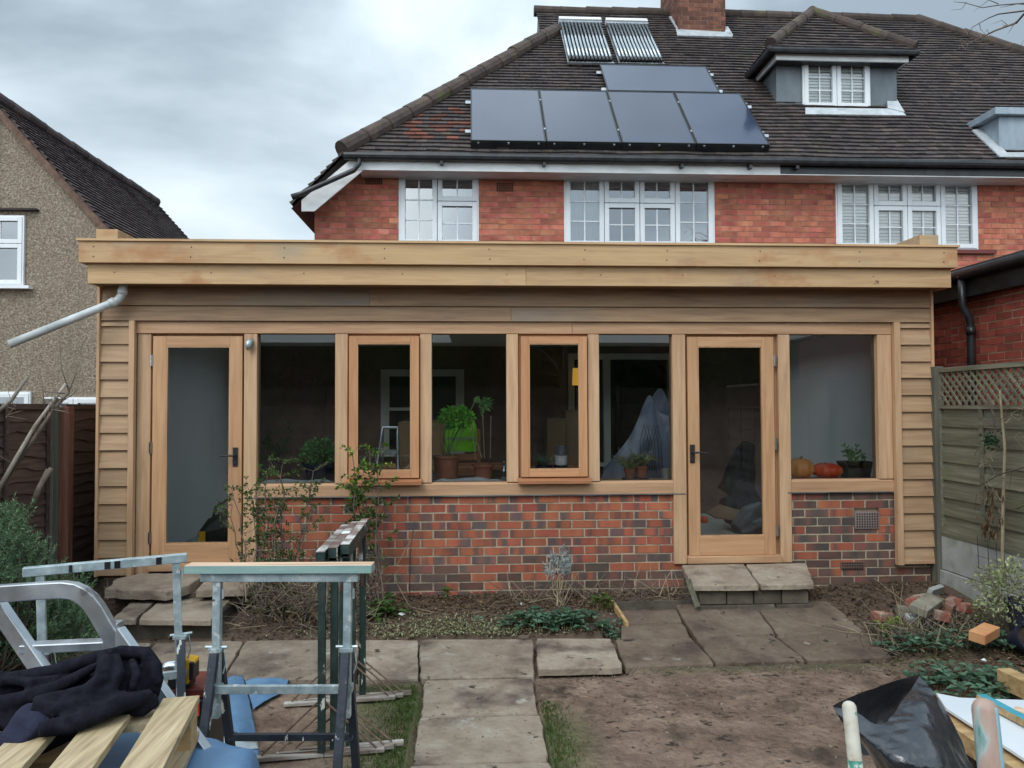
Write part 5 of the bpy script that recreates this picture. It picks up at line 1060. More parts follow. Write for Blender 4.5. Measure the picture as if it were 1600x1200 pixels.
tw([(1560, 6, .1), (1545, 0, .1), (1532, 10, .2), (1521, 18, .2)], .004); tw([(1510, 3, .2), (1503, 14, .2), (1485, 16, .3)], .0035); tw([(1620, 8, 0), (1590, 6, 0), (1562, 12, .1)], .006); tw([(1512, 54, 0), (1508, 46, 0)], .003)
for sx0, sy0 in ((1512, 70), (1545, 52), (1575, 40)): 
    for k in range(3): tw([(sx0, sy0, .2), (sx0-R.uniform(2, 12), sy0+R.uniform(-10, 10), .2), (sx0-R.uniform(8, 26), sy0+R.uniform(-14, 16), .3)], .003)
for (x, y) in ((1700, 60), (1700, 120), (1640, 12)): q.tube([root, root.lerp(PD(x, y, 6.2), .5)+Vector((0, 0, .1)), PD(x, y, 6.2)], [.03, .02, .012], 7, cap=False)
for i in range(14): tips = []; grow(q, root+rv()*.2, Vector((.5, R.uniform(-.8, .5), R.uniform(.1, 1))), .8, .012, 1, tips)
q.build('crown', M['twig'], t)
# ---- right hand border: bramble on fence, variegated bush, prunings, leafy ground plants
t = thing('dead_climber', 'dead climber with one tall pale stem against the lattice-topped fence', 'climber', tuple(PX(1565, 905, 4.1)))
q = MB(); q.tube([PX(1566, 880, 4.12), PX(1567, 800, 4.14), PX(1570, 700, 4.14), PX(1562, 610, 4.16)], [.013, .012, .011, .008], 7)
q.tube([PX(1556, 690, 4.16), PX(1553, 650, 4.15), PX(1540, 612, 4.15), PX(1537, 602, 4.15)], [.004, .006, .007, .003], 5, mi=1)
for i in range(34):
    x, y = R.uniform(1530, 1600), R.uniform(590, 800); q.tube([PX(x, y, 4.16), PX(x+R.uniform(-18, 18), y+R.uniform(-12, 14), 4.12), PX(x+R.uniform(-30, 30), y+R.uniform(-26, 30), 4.17)], [.003, .0025, .001], 4, mi=R.randint(0, 1), cap=False)
q.tube([PX(1532, 759, 4.14), PX(1560, 742, 4.1), PX(1600, 730, 4.05)], [.002, .005, .006], 5, mi=1)
q.build('stems', [M['straw'], M['twig']], t)
l = MB()
for i in range(110): leaf(l, PX(R.gauss(1548, 7), R.gauss(690, 6), 4.1), rv(), .035, .022)
l.build('green_leaves', M['leafdark'], t); l = MB()
for i in range(70): x = R.gauss(1550, 8); leaf(l, PX(x, R.uniform(760, 835), 4.13), Vector((R.uniform(-.4, .4), R.uniform(-.4, .4), -1)), .07, .025)
l.build('dead_leaves', M['dryleaf'], t)
q = MB()
for k, x in enumerate((1528, 1544, 1557, 1569)): q.tube([PX(x-1, 838+k*3, 4.2), PX(x+2, 900, 4.19)], .003, 4)
for k in range(3): q.tube([PX(1526, 850+k*18, 4.19), PX(1572, 862+k*19, 4.17)], .0018, 4)
tag(q.build('wire_mesh', M['ironm']), 'scrap of rusty wire mesh hanging on the concrete fence base', 'wire mesh')
def bush(name, label, c, r, n, mat, L, stems=20, cat='shrub', twig='twig', inner=.3):
    c, r = Vector(c), Vector(r); base = Vector((c.x, c.y, gz(c.x, c.y))); t = thing(name, label, cat, tuple(base)); s = MB(); l = MB()
    for i in range(stems):
        u = rv(); u.z = abs(u.z); e = c+Vector((u.x*r.x, u.y*r.y, u.z*r.z)); s.tube([base+rv()*.05, base.lerp(e, .5)+rv()*.06, e], [.006, .004, .0015], 4, cap=False)
    for i in range(n):
        u = rv(); k = 1+.5*noise.noise(u*2.2+c*3); f = R.uniform(inner, 1)**.5; p = c+Vector((u.x*r.x, u.y*r.y, u.z*r.z))*f*k
        if p.z < gz(p.x, p.y): continue
        leaf(l, p, u+rv()*.9, L*R.uniform(.6, 1.2), L*.55)
    s.build('stems', M[twig], t); l.build('leaves', M[mat], t); return t
bush('variegated_shrub', 'cream and green variegated shrub by the concrete fence base', PX(1592, 925, 3.85), (.26, .30, .22), 1900, 'varieg', .032)
bush('overgrown_shrub', 'second variegated clump low behind the lying navy pot', PX(1560, 960, 3.95), (.2, .2, .12), 500, 'varieg', .028)
brush('prunings_heap', 'heap of dry prunings and pale stalks below the lattice-topped fence', 'prunings', lambda: (R.triangular(2.75, 3.9, 3.3), R.triangular(-1.65, -1.0, -1.35)), 460, .2, ['twig', 'twig', 'straw'], hz=.06, r=.0035, kind='stuff', lv=1500, lmat='leafdim', ll=.03)
brush('pale_canes', 'long pale canes lying across the prunings heap', 'canes', lambda: (R.uniform(2.7, 3.7), R.uniform(-1.5, -1.0)), 12, .6, ['straw'], hz=.06, r=.004, kind='stuff')
for i, (x, y, n, nm) in enumerate(((1500, 1055, 60, 'large leafy weed patch nearest the black bag'), (1560, 1010, 40, 'leafy weeds directly under the orange brick'), (1455, 1005, 34, 'leafy weeds between the orange brick and the patio'), (1560, 1080, 40, 'leafy weeds behind the short timber sleeper'))):
    p = PZ(x, y, .06); brightweed(p.x, p.y, .17, .09, n, 'strawberry_plant', nm, 'ivy', .062, .10)
p = PZ(1395, 985, .05); brightweed(p.x, p.y, .07, .05, 40, 'lime_weed', 'fresh lime green weed in the prunings by the patio edge', 'leafbright', .03, .10)
scatter('leaf_litter', 'dead leaves and crumbs across the border by the lattice fence', 'leaf litter', lambda: (R.uniform(2.7, 4.1), R.uniform(-2.6, -.05)), 3000, 'dryleaf', .04, .022, hz=.03)
scatter('leaf_litter', 'dead leaves fallen under the rosemary and along the brown lapped fence', 'leaf litter', lambda: (R.uniform(-3.5, -2.2), R.uniform(-1.2, -.1)), 600, 'dryleaf', .04, .022, hz=.02)
scatter('leaf_litter', 'sparse dark leaf crumbs on the bare earth lawn', 'leaf litter', lambda: (R.uniform(.4, 3.2), -1.75-abs(R.gauss(0, .8))), 420, 'dryleaf', .03, .012, hz=.004)
# ---- loose bricks
def brick(px, py, z, rz, rx, ry, mat, label, s=(.215, .1, .065), grp='rubble bricks by the lattice fence'):
    p = PZ(px, py, z+.065); q = MB(); M3 = Euler((rad(rx), rad(ry), rad(rz))).to_matrix(); q.obox(p, s, M3)
    return tag(q.build('loose_brick', M[mat], bevel=.005), label, 'brick', grp)
brick(1378, 963, .05, 20, 0, 5, 'brickR', 'small broken red brick at the patio corner, apart from the taller rubble', (.13, .1, .065))
brick(1412, 955, .07, 70, 10, 0, 'mossbrick', 'mortar-covered half brick lying between the smallest red brick and the heap', (.12, .1, .065))
brick(1432, 938, .12, 42, -18, 0, 'brickR', 'red brick with pale mortar standing tilted at the back of the rubble', (.215, .1, .065))
brick(1460, 925, .13, 35, 25, 0, 'conc', 'cream mortar-faced brick at the very back of the rubble', (.215, .04, .1))
brick(1448, 945, .16, 38, 14, -6, 'mossbrick', 'long moss-grey topped brick lying over the rubble heap', (.34, .13, .06))
brick(1486, 945, .13, 38, 14, -6, 'brickR', 'bright red brick end poking out beneath the mossy brick', (.20, .09, .07))
brick(1515, 950, .12, 15, 0, 8, 'brickR', 'dull red brick at the fence end of the rubble, crossed by pale stalks', (.2, .1, .065))
brick(1538, 990, .13, 32, 6, -5, 'brickO', 'clean orange brick tilted on the prunings beside the navy pots', (.225, .105, .07), None)
# navy plant pots at the right edge
def pot(p, r, h, mat, label, cat='plant pot', name='plant_pot', rot=None, rim=.012, soil=True, top=1.25):
    t_ = thing(name, label, cat, tuple(p)); q = MB(); q.lathe([(r*.02, 0), (r*.76, 0), (r*.80, .006), (r*.96, h-.03), (r*.97, h-.028), (r+rim, h-.025), (r+rim, h), (r-.004, h), (r*.9, h-.05), (r*.05, h-.05)], p, 28)
    q.build('pot_body', M[mat], t_, smooth=False)
    if soil: q = MB(); q.lathe([(0.001, 0), (r*.91, 0), (r*.91, .004), (.001, .008)], Vector(p)+Vector((0, 0, h-.028)), 20); q.build('soil', M['soil'], t_)
    if rot: t_.rotation_euler = rot
    return t_
p = PX(1585, 985, 3.72); pot((p.x, p.y, .12), .085, .13, 'navypl', 'navy plastic pot lying in the border above the orange brick', rot=(rad(60), rad(20), 0))
p = PX(1598, 930, 3.80); pot((p.x, p.y, .16), .10, .24, 'navypl', 'tall upright navy plastic pot under the variegated shrub')
p = PX(1550, 965, 3.75); pot((p.x, p.y, .08), .06, .09, 'navypl', 'small slate blue pot half hidden behind the bigger navy pot', rot=(rad(-70), 0, rad(30)))
# sleeper edging
q = MB(); q.beam(PZ(1568, 1058, .12), PZ(1640, 1092, .12), .09, .11); tag(q.build('timber_sleeper', M['timber'], bevel=.006), 'short tan timber sleeper behind the white board', 'timber')
# ================================================================== things seen through the glass
LZ = .99
def P2(x, y, Y): return PY(x, y, Y)
def leafball(mb, c, r, n, L, mi=0, w=.6, flat=.6):
    c = Vector(c)
    for i in range(n):
        u = rv(); p = c+Vector((u.x*r[0], u.y*r[1], u.z*r[2]))*R.random()**.4; leaf(mb, p, (u+rv()*.8+Vector((0, 0, .2))), L*R.uniform(.6, 1.2), L*w, mi=mi)
# terracotta pot with a little tree, window beside the left door
p = P2(430, 748, .26); t = pot((p.x, p.y, LZ), .085, .085, 'terra', 'terracotta pot with a small dim tree on the ledge behind the first fixed window', 'potted plant', 'potted_tree')
q = MB(); tips = []
for k in range(4): grow(q, Vector((p.x, p.y, LZ+.06)), Vector((R.uniform(-.3, .3), 0, 1)), .24, .006, 2, tips, wig=.25, ang=.7)
q.build('stems', M['twig'], t); l = MB()
for a, d in tips:
    for k in range(3): leaf(l, a+rv()*.015, d+rv(), .032, .018)
l.build('leaves', M['leafdim'], t)
p = P2(500, 748, .30); t = pot((p.x, p.y, LZ), .155, .17, 'navypot', 'large navy pot with a bushy pale green plant behind the first fixed window', 'potted plant', 'potted_geranium')
l = MB(); leafball(l, (p.x, p.y, LZ+.26), (.17, .14, .13), 520, .042, w=.9); l.build('leaves', M['leafindoor'], t)
def clothstrip(x0, x1, y, Y, label, h=.035):
    a, b = P2(x0, y, Y), P2(x1, y, Y); n = 40; rows = []
    for i in range(n+1):
        f = i/n; xx = a.x+(b.x-a.x)*f; hh = h*(.6+.6*noise.noise((xx*7, 1.3, 0))+.35)*min(1, 6*min(f, 1-f)+.25); hh = max(.008, hh); rows.append([(xx, Y-.05, LZ+.0), (xx, Y-.048, LZ+hh*.7), (xx, Y-.02+noise.noise((xx*15, 0, 2))*.01, LZ+hh), (xx, Y+.03, LZ+hh*.8), (xx, Y+.05, LZ)])
    q = MB(); vs = [v for r_ in rows for v in r_]; fs = [(i*5+k, (i+1)*5+k, (i+1)*5+k+1, i*5+k+1) for i in range(n) for k in range(4)]; q.add(vs, fs)
    for r_ in rows: pass
    tag(q.build('dust_cloth', M['cloth'], smooth=True), label, 'cloth')
LZ_ = LZ; LZ = 1.065
for x0, x1 in ((-1.95, 1.87), (2.9, 4.07)): q = MB(); q.box(x0, .125, .992, x1, .42, 1.062); tag(q.build('window_board', M['post_h']), 'pale timber board along the inside of the %s windows' % ('long row of' if x0 < 0 else 'right-hand fixed'), 'window board')
for o in [o for o in bpy.data.objects if o.name.startswith(('potted_tree', 'potted_geranium')) and o.parent is None]: o.location.z += .075
clothstrip(402, 522, 752, .18, 'crumpled white cloth lying along the ledge behind the first fixed window')
clothstrip(676, 791, 750, .18, 'crumpled white cloth lying along the ledge behind the fixed window with the waistcoat')
p = P2(697, 748, .3); t = pot((p.x, p.y, LZ), .125, .235, 'terra', 'big terracotta pot of parsley-like leaves in the window with the waistcoat', 'potted plant', 'potted_parsley')
l = MB(); leafball(l, PY(712, 653, .3), (.16, .10, .10), 420, .045, w=.9); l.build('leaves', M['lime'], t); q = MB()
for k in range(12): q.tube([(p.x+R.uniform(-.05, .05), p.y, LZ+.19), (p.x+.06+R.uniform(-.13, .13), p.y+R.uniform(-.05, .05), LZ+.52)], .003, 4)
q.build('stems', M['leafindoor'], t)
p = P2(755, 748, .26); t = pot((p.x, p.y, LZ), .092, .155, 'terra', 'smaller terracotta pot holding four canes', 'potted plant', 'potted_canes', rim=.014)
q = MB()
for (xa, ya, xb2, yb2) in ((743, 718, 736, 648), (757, 716, 754, 647), (766, 716, 767, 650), (753, 716, 745, 690)): a_, b_ = P2(xa, ya, .26), P2(xb2, yb2, .26); q.tube([a_, b_], .005, 5)
q.build('canes', M['straw'], t)
p = P2(788, 748, .24); t = thing('bottle', 'small clear bottle beside the pot of canes', 'bottle', (p.x, p.y, LZ)); q = MB(); q.lathe([(.001, 0), (.028, 0), (.03, .01), (.03, .10), (.012, .13), (.012, .165), (.014, .165), (.014, .18), (.001, .18)], (p.x, p.y, LZ), 16); q.build('bottle_glass', M['tubeglass'], t, smooth=True)
q = MB(); q.lathe([(.0, .04), (.031, .04), (.031, .09), (.0, .09)], (p.x, p.y, LZ), 16); q.build('bottle_label', M['navypl'], t)
# chair with lime waistcoat
cx = PY(719, 700, 1.05); t = thing('chair', 'dark wooden chair inside with a lime waistcoat over its back', 'chair', (cx.x, 1.25, .31))
q = MB()
for dx in (-.19, .19): q.beam((cx.x+dx, 1.05, .31), (cx.x+dx, 1.02, 1.52), .035, .035, (1, 0, 0)); q.beam((cx.x+dx, 1.45, .31), (cx.x+dx, 1.45, .76), .035, .035, (1, 0, 0))
q.build('frame', M['sillw'], t); q = MB(); q.box(cx.x-.22, 1.04, .76, cx.x+.22, 1.48, .79); q.build('seat', M['sillw'], t, bevel=.01)
q = MB()
for z in (1.05, 1.2, 1.4): q.box(cx.x-.172, 1.025, z, cx.x+.172, 1.045, z+.07)
q.build('backrest', M['sillw'], t)
t = thing('hi_vis_waistcoat', 'bright lime high-visibility waistcoat hanging over a chair back indoors', 'waistcoat', (cx.x, 1.0, 1.15))
def sheet(mb, ctl, nu, nv, amp=.01, fq=6, mi=0, ridged=False, seed=0, r=.5, thick=0):
    """smooth surface through a control net (rows of points), crumpled along its normal"""
    def cr_(a, b, c, d, t_): return .5*((2*b)+(c-a)*t_+(2*a-5*b+4*c-d)*t_*t_+(3*b-a-3*c+d)*t_**3)
    def ev(row, t_):
        n = len(row)-1; x = t_*n; i = min(int(x), n-1); f = x-i; g_ = lambda k: row[max(0, min(n, k))]
        return cr_(g_(i-1), g_(i), g_(i+1), g_(i+2), f)
    ctl = [[Vector(p) for p in r_] for r_ in ctl]; P_ = []
    for i in range(nu+1):
        row = [ev(r_, i/nu) for r_ in ctl]; P_.append([ev(row, j/nv) for j in range(nv+1)])
    vs = []
    for i in range(nu+1):
        for j in range(nv+1):
            a = P_[min(i+1, nu)][j]-P_[max(i-1, 0)][j]; b = P_[i][min(j+1, nv)]-P_[i][max(j-1, 0)]; n = a.cross(b)
            n = n.normalized() if n.length > 1e-9 else Vector((0, 0, 1)); p = P_[i][j]; q_ = p*fq+Vector((seed, seed*2, 0))
            h = (1-2*abs(noise.noise(q_)))*.7+(1-2*abs(noise.noise(q_*2.3)))*.3 if ridged else noise.noise(q_)+.5*noise.noise(q_*2.1)
            vs.append(p+n*h*amp)
    mb.add(vs, [(i*(nv+1)+j, (i+1)*(nv+1)+j, (i+1)*(nv+1)+j+1, i*(nv+1)+j+1) for i in range(nu) for j in range(nv)], mi, r)
def solid(o, th): m = o.modifiers.new('t', 'SOLIDIFY'); m.thickness = th; m.offset = 0
def wc(y): return [PY(695, y, 1.0), PY(712, y+1, .96), PY(730, y, .96), PY(745, y+3, 1.0)]
q = MB(); sheet(q, [[PY(699, 655, 1.03), PY(712, 651, 1.02), PY(728, 651, 1.02), PY(741, 656, 1.03)], wc(668), wc(684), wc(696), [PY(697, 706, 1.0), PY(712, 704, .97), PY(730, 706, .97), PY(746, 705, 1.0)]], 20, 24, .018, 9); o = q.build('cloth_body', M['hivis'], t, smooth=True); solid(o, .006)
q = MB(); sheet(q, [[p+Vector((0, -.02, 0)) for p in wc(682)], [p+Vector((0, -.02, 0)) for p in wc(687)]], 20, 3, .012, 9); o = q.build('tape', M['reflect'], t, smooth=True)
p = P2(752, 640, .5); q = MB(); t = thing('trailing_plant', 'lime leaves arching above the four potted canes', 'plant', (p.x, .5, 1.35))
for k in range(34): leaf(q, PY(R.gauss(752, 6), R.gauss(630, 5), .5), Vector((R.uniform(-.2, .8), 0, R.uniform(-1, .6))), .07, .035)
q.build('leaves', M['leafindoor'], t); q = MB(); q.tube([PY(700, 700, .45), PY(730, 650, .5), PY(742, 628, .5), PY(748, 630, .5)], .006, 5); q.build('stem', M['leafindoor'], t)
# casement 2: spiky plant and tins
p = P2(850, 738, .25); t = pot((p.x, p.y, LZ), .07, .14, 'navypl', 'spiky grass-like plant in a low dark pot behind the casement with the tins', 'potted plant', 'potted_spider_grass'); l = MB()
for k in range(190): blade(l, (p.x, p.y, LZ+.13), Vector((R.uniform(-1, 1), R.uniform(-1, 1), R.uniform(.4, 1.4))), R.uniform(.08, .17), .006)
l.build('leaves', M['leafblue'], t)
for k, (z0, m_, nm) in enumerate(((.05, 'navypl', 'lowest dark tin of the stack behind the casement with the tins'), (.14, 'white', 'middle white-rimmed tin of the stack behind the casement with the tins'), (.23, 'lead', 'topmost blue-grey tin of the stack behind the casement with the tins'))):
    p = P2(876+k, 738, .26); q = MB(); r_ = .062-.004*k; q.lathe([(.001, -.05 if k == 0 else 0), (r_*.9, -.05 if k == 0 else 0), (r_, .008), (r_, .072), (r_+.004, .078), (r_+.004, .089), (r_-.004, .089), (r_-.006, .07), (.001, .07)], (p.x, p.y, LZ+z0), 24); tag(q.build('food_tin', M[m_], smooth=False), nm, 'tin', 'stacked tins on the ledge')
# window 4: polythene tent, spider plants, cup
t = thing('polythene_sheet', 'hazy polythene sheet draped to a double peak behind the spider plants', 'plastic sheet', (1.6, 1.0, 1.0))
q = MB(); sheet(q, [[PY(945, 730, .75), PY(985, 680, .72), PY(1013, 618, .85), PY(1025, 640, .8), PY(1044, 650, .75)], [PY(935, 760, .7), PY(985, 740, .65), PY(1020, 700, .62), PY(1035, 700, .65), PY(1050, 700, .7)], [PY(925, 800, .7), PY(975, 800, .6), PY(1020, 800, .58), PY(1035, 800, .6), PY(1052, 800, .65)]], 30, 30, .015, 6, ridged=False); q.build('front_fold', M['poly'], t, smooth=True)
q = MB(); sheet(q, [[PY(975, 720, 1.2), PY(1028, 608, 1.1), PY(1052, 660, 1.1)], [PY(960, 800, 1.2), PY(1028, 800, 1.1), PY(1060, 800, 1.1)]], 30, 20, .02, 5, ridged=False); q.build('back_fold', M['poly'], t, smooth=True)
q = MB(); q.lathe([(.001, 0), (.12, 0), (.13, .015), (.125, .015), (.115, .006), (.001, .006)], PY(992, 748, .25)*1.0, 28); q.v = [(a, b, LZ+c-min(v[2] for v in q.v)) for a, b, c in q.v]; tag(q.build('pot_tray', M['potblack']), 'black plastic tray under the two variegated spider plants', 'tray')
for (x, rr2, hh, nm) in ((984, .05, .085, 'smaller variegated spider plant in a small brown pot on the black tray'), (1002, .055, .11, 'taller variegated spider plant in a brown pot on the black tray')):
    p = P2(x, 745, .25 if x < 990 else .28); t = pot((p.x, p.y, LZ+.0165), rr2, hh, 'terra', nm, 'potted plant', 'potted_spider_plant', rim=.006); l = MB()
    for k in range(46):
        a = R.random()*6.28; d = Vector((math.cos(a), math.sin(a)*.8, R.uniform(.6, 1.6))); blade(l, (p.x, p.y, LZ+hh), d, R.uniform(.17, .28), .026, bend=.8)
    l.build('leaves', M['varieg'], t)
p = P2(1041, 745, .27); q = MB(); q.lathe([(.001, 0), (.032, 0), (.042, .10), (.044, .10), (.036, .004), (.001, .004)], (p.x, p.y, LZ), 20); tag(q.build('cup', M['inwhite']), 'pale translucent cup on the ledge beside the black tray', 'cup')
t = thing('bent_wires', 'looped dark wires standing behind the spider plants', 'wires', (1.5, .45, LZ)); q = MB()
for k in range(5): x = 1003+k*5; q.tube([PY(x, 735, .4), PY(x-3, 690, .4), PY(x+3, 664, .4), PY(x+10, 690, .42), PY(x+12, 735, .42)], .003, 5)
q.build('wire', M['ironm'], t)
# right window: pumpkins, planter
p = P2(1254, 748, .27); t = thing('pumpkin', 'pale orange pumpkin on the ledge, taller than the red one', 'pumpkin', (p.x-.02, p.y, LZ), 'pumpkins on the ledge'); q = MB(); q.lathe([(.01, .182)]+[(.13*math.cos(a)**.75 if math.cos(a) > 0 else 0, .093+.093*math.sin(a)) for a in [rad(78-k*15.6) for k in range(11)]]+[(.01, .005)], (p.x-.02, p.y, LZ), 54, rib=.1); q.build('skin', M['pump1'], t, smooth=True); q = MB(); q.tube([(p.x-.02, p.y, LZ+.16), (p.x-.015, p.y, LZ+.19), (p.x, p.y, LZ+.205)], [.014, .009, .007], 7); q.build('stalk', M['stem'], t)
p = P2(1292, 748, .27); t = thing('pumpkin', 'smaller bright red pumpkin beside the pale orange one', 'pumpkin', (p.x, p.y, LZ), 'pumpkins on the ledge'); q = MB(); q.lathe([(.01, .135)]+[(.145*math.cos(a)**.75 if math.cos(a) > 0 else 0, .070+.070*math.sin(a)) for a in [rad(78-k*15.6) for k in range(11)]]+[(.01, .003)], (p.x, p.y, LZ), 54, rib=.1); q.build('skin', M['pump2'], t, smooth=True); q = MB(); q.tube([(p.x, p.y, LZ+.11), (p.x-.015, p.y-.01, LZ+.135), (p.x-.03, p.y-.02, LZ+.14)], [.012, .009, .007], 7); q.build('stalk', M['stem'], t)
p = P2(1336, 748, .27); t = thing('planter', 'black plastic planter with a leafy seedling beside the red pumpkin', 'planter', (p.x, p.y, LZ)); q = MB(); q.add([(p.x+a*w_, p.y+b*.09, LZ+z) for w_, z in ((.10, 0), (.125, .13), (.135, .13), (.135, .155), (.122, .155), (.11, .10)) for a, b in ((-1, -1), (1, -1), (1, 1), (-1, 1))], [(4*i+k, 4*i+(k+1) % 4, 4*i+4+(k+1) % 4, 4*i+4+k) for i in range(5) for k in range(4)]+[(20, 21, 22, 23), (3, 2, 1, 0)]); q.build('planter_box', M['potblack'], t)
l = MB(); s = MB()
for k in range(7): b_ = Vector((p.x-.05+R.uniform(-.05, .12), p.y, LZ+.12)); e = b_+Vector((R.uniform(-.06, .06), 0, R.uniform(.09, .24))); s.tube([b_, b_.lerp(e, .5)+rv()*.01, e], .0035, 4); [leaf(l, e.lerp(b_, R.random()*.5)+rv()*.01, rv()+Vector((0, 0, .5)), .055, .026) for j in range(9)]
l.build('leaves', M['leafindoor'], t); s.build('stems', M['leafindoor'], t)
# aluminium steps, table, boxes, bags deeper inside
t = thing('stepladder', 'small aluminium stepladder standing indoors behind the casement above the climbing rose', 'stepladder', (-.8, 1.9, .31)); q = MB(); Ys = 1.9
a1, a2, b1, b2 = PY(598, 668, Ys), PY(621, 668, Ys), PY(588, 735, Ys-.25), PY(622, 735, Ys-.25)
def down(a, b): d = b-a; return a+d*((.31-a.z)/d.z)
q.tube([down(a1, b1), a1+(b1-a1)*.1, a1, a2, a2+(b2-a2)*.1, down(a2, b2)], .016, 8); q.build('front_frame', M['alu'], t, smooth=True); q = MB(); q.tube([a1, Vector((a1.x-.03, Ys+.45, .31))], .012, 6); q.tube([a2, Vector((a2.x+.03, Ys+.45, .31))], .012, 6); q.build('rear_frame', M['alu'], t)
for z in (1.25, 1.0, .75, .5):
    f = (a1.z-z)/(a1.z-b1.z); l_, r_2 = a1.lerp(b1, f), a2.lerp(b2, f); q = MB(); q.box(l_.x, l_.y-.04, z-.015, r_2.x, l_.y+.04, z+.015); q.build('tread', M['alu'], t)
t = thing('table', 'dark wooden table deep inside the room under boxes', 'table', (.3, 2.5, .31)); q = MB(); q.box(-1.6, 2.2, 1.0, 1.5, 2.9, 1.04); q.build('tabletop', M['sillw'], t, bevel=.004)
for x in (-1.5, 1.4):
    for y in (2.27, 2.83): q = MB(); q.box(x-.03, y-.03, .31, x+.03, y+.03, .999); q.build('leg', M['sillw'], t)
def cbox(x0, x1, y0, y1, Y, d, zb, label, mat='card'):
    a_, b_ = PY(x0, y0, Y), PY(x1, y1, Y); q = MB(); q.box(a_.x, Y, zb, b_.x, Y+d, a_.z); q.box(a_.x+.01, Y-.003, a_.z+.001, b_.x-.01, Y+d*.48, a_.z+.006); q.beam((a_.x+.02, Y-.002, a_.z+.004), (b_.x-.02, Y-.12, a_.z+.05), .004, .004)
    return tag(q.build('cardboard_box', M[mat], bevel=.003), label, 'box', 'cardboard boxes indoors')
cbox(855, 884, 655, 700, 2.25, .35, 1.04, 'upright cardboard box on the table behind the casement with the tins')
cbox(884, 912, 642, 700, 2.35, .35, 1.04, 'taller cardboard box at the table end by the cream frame')
cbox(674, 700, 658, 700, 2.25, .4, 1.04, 'cardboard box on the table behind the big terracotta pot')
cbox(622, 655, 660, 700, 2.3, .4, 1.04, 'cardboard box on the table beside the indoor stepladder')
q = MB(); q.lathe([(.001, 0), (.16, .02), (.18, .12), (.12, .24), (.001, .27)], (PY(640, 640, 2.5).x, 2.5, 1.04), 20); tag(q.build('red_cushion', M['redp'], smooth=True), 'dark red cushion shape on the table beside the old sash window', 'cushion')
t = thing('desk_lamp', 'small lamp with a glowing yellow shade in the old house doorway', 'lamp', (PY(901, 580, 3.0).x, 3.0, 1.04)); q = MB(); lx = PY(901, 580, 3.0).x; q.tube([(lx, 3.0, .3), (lx, 3.0, 2.0)], .01, 6); q.lathe([(.10, 0), (.10, .012), (.01, .02)], (lx, 3.0, .31), 14); q.build('stand', M['ironm'], t); q = MB(); q.lathe([(.06, 0), (.05, .22)], (lx, 3.0, 2.02), 16); q.build('lamp_shade', emat('glowing shade', (1, .55, .08), .28), t)
def blob(name, label, cat, tubes, mats, vox=.012, disp=.012, ts=.07, parent=None):
    q = MB()
    for pts, r_ in tubes: q.tube(pts, r_, 10)
    o = q.build(name, mats, parent, vox=vox); tx = bpy.data.textures.new('clouds', 'CLOUDS'); tx.noise_scale = ts; d = o.modifiers.new('d', 'DISPLACE'); d.texture = tx; d.strength = disp; d.mid_level = .5
    s_ = o.modifiers.new('sm', 'SMOOTH'); s_.iterations = 8
    if label: tag(o, label, cat)
    return o
# tool bag behind the left door, clutter behind the right door
p = PY(338, 840, .45); zf = .40
t = thing('tool_bag', 'black tool bag with a yellow label on the floor inside the door nearest the drainpipe', 'bag', (p.x, .5, zf-.09)); b_ = PY(316, 843, .42).x; c_ = PY(362, 780, .42).x
q = MB(); q.add([(b_+.03, .35, .312), (c_+.02, .35, .312), (c_+.02, .62, .312), (b_+.03, .62, .312), (b_-.02, .33, .60), (c_+.02, .33, .66), (c_+.02, .62, .66), (b_-.02, .62, .60), (b_+.05, .40, .72), (c_, .40, .83), (c_, .55, .83), (b_+.05, .55, .72)], [(3, 2, 1, 0), (0, 1, 5, 4), (1, 2, 6, 5), (2, 3, 7, 6), (3, 0, 4, 7), (4, 5, 9, 8), (5, 6, 10, 9), (6, 7, 11, 10), (7, 4, 8, 11), (8, 9, 10, 11)]); q.build('bag_body', M['potblack'], t, bevel=.02)
q = MB(); q.box(b_+.0, .322, .50, b_+.06, .328, .62); q.build('bag_label', M['yellow'], t); q = MB(); q.tube([(b_+.08, .47, .72), (b_+.1, .47, .82), (c_-.04, .47, .9), (c_-.02, .47, .83)], .012, 8); q.build('handle', M['black'], t)
blob('dark_bin_bag', 'slumped dark rucksack heap on the floor inside the door nearest the pumpkins', 'bag', [([PY(1150, 828, .55), PY(1170, 805, .6), PY(1192, 795, .65)], [.08, .10, .09]), ([PY(1155, 833, .5), PY(1195, 822, .5)], [.06, .09])], M['lead'], vox=.014)
q = MB(); a_ = [PY(1103, 800, 1.0), PY(1125, 788, 1.2), PY(1156, 797, 1.1), PY(1150, 812, .8), PY(1118, 808, .8)]; q.prism(a_, (0, 0, -.012)); tag(q.build('cardboard_sheet', M['card']), 'loose piece of cardboard on the floor beside the slumped rucksack', 'cardboard')
p = PY(1100, 812, .8); q = MB(); q.lathe([(.001, 0), (.035, .0), (.04, .03), (.03, .06), (.001, .07)], (p.x, p.y, p.z-.03), 14); tag(q.build('red_tape_roll', M['pump2']), 'small red roll on the floor beside the loose cardboard', 'tape roll')
blob('black_heap', 'tall black heap behind the slumped rucksack', 'dark_mass', [([PY(1150, 770, 1.9), PY(1160, 720, 2.0), PY(1170, 690, 2.0)], [.22, .15, .08]), ([PY(1130, 800, 1.9), PY(1185, 790, 1.9)], [.16, .2])], M['fleece'], vox=.03, disp=.05, ts=.2)  # black heap filling the dark region deeper inside
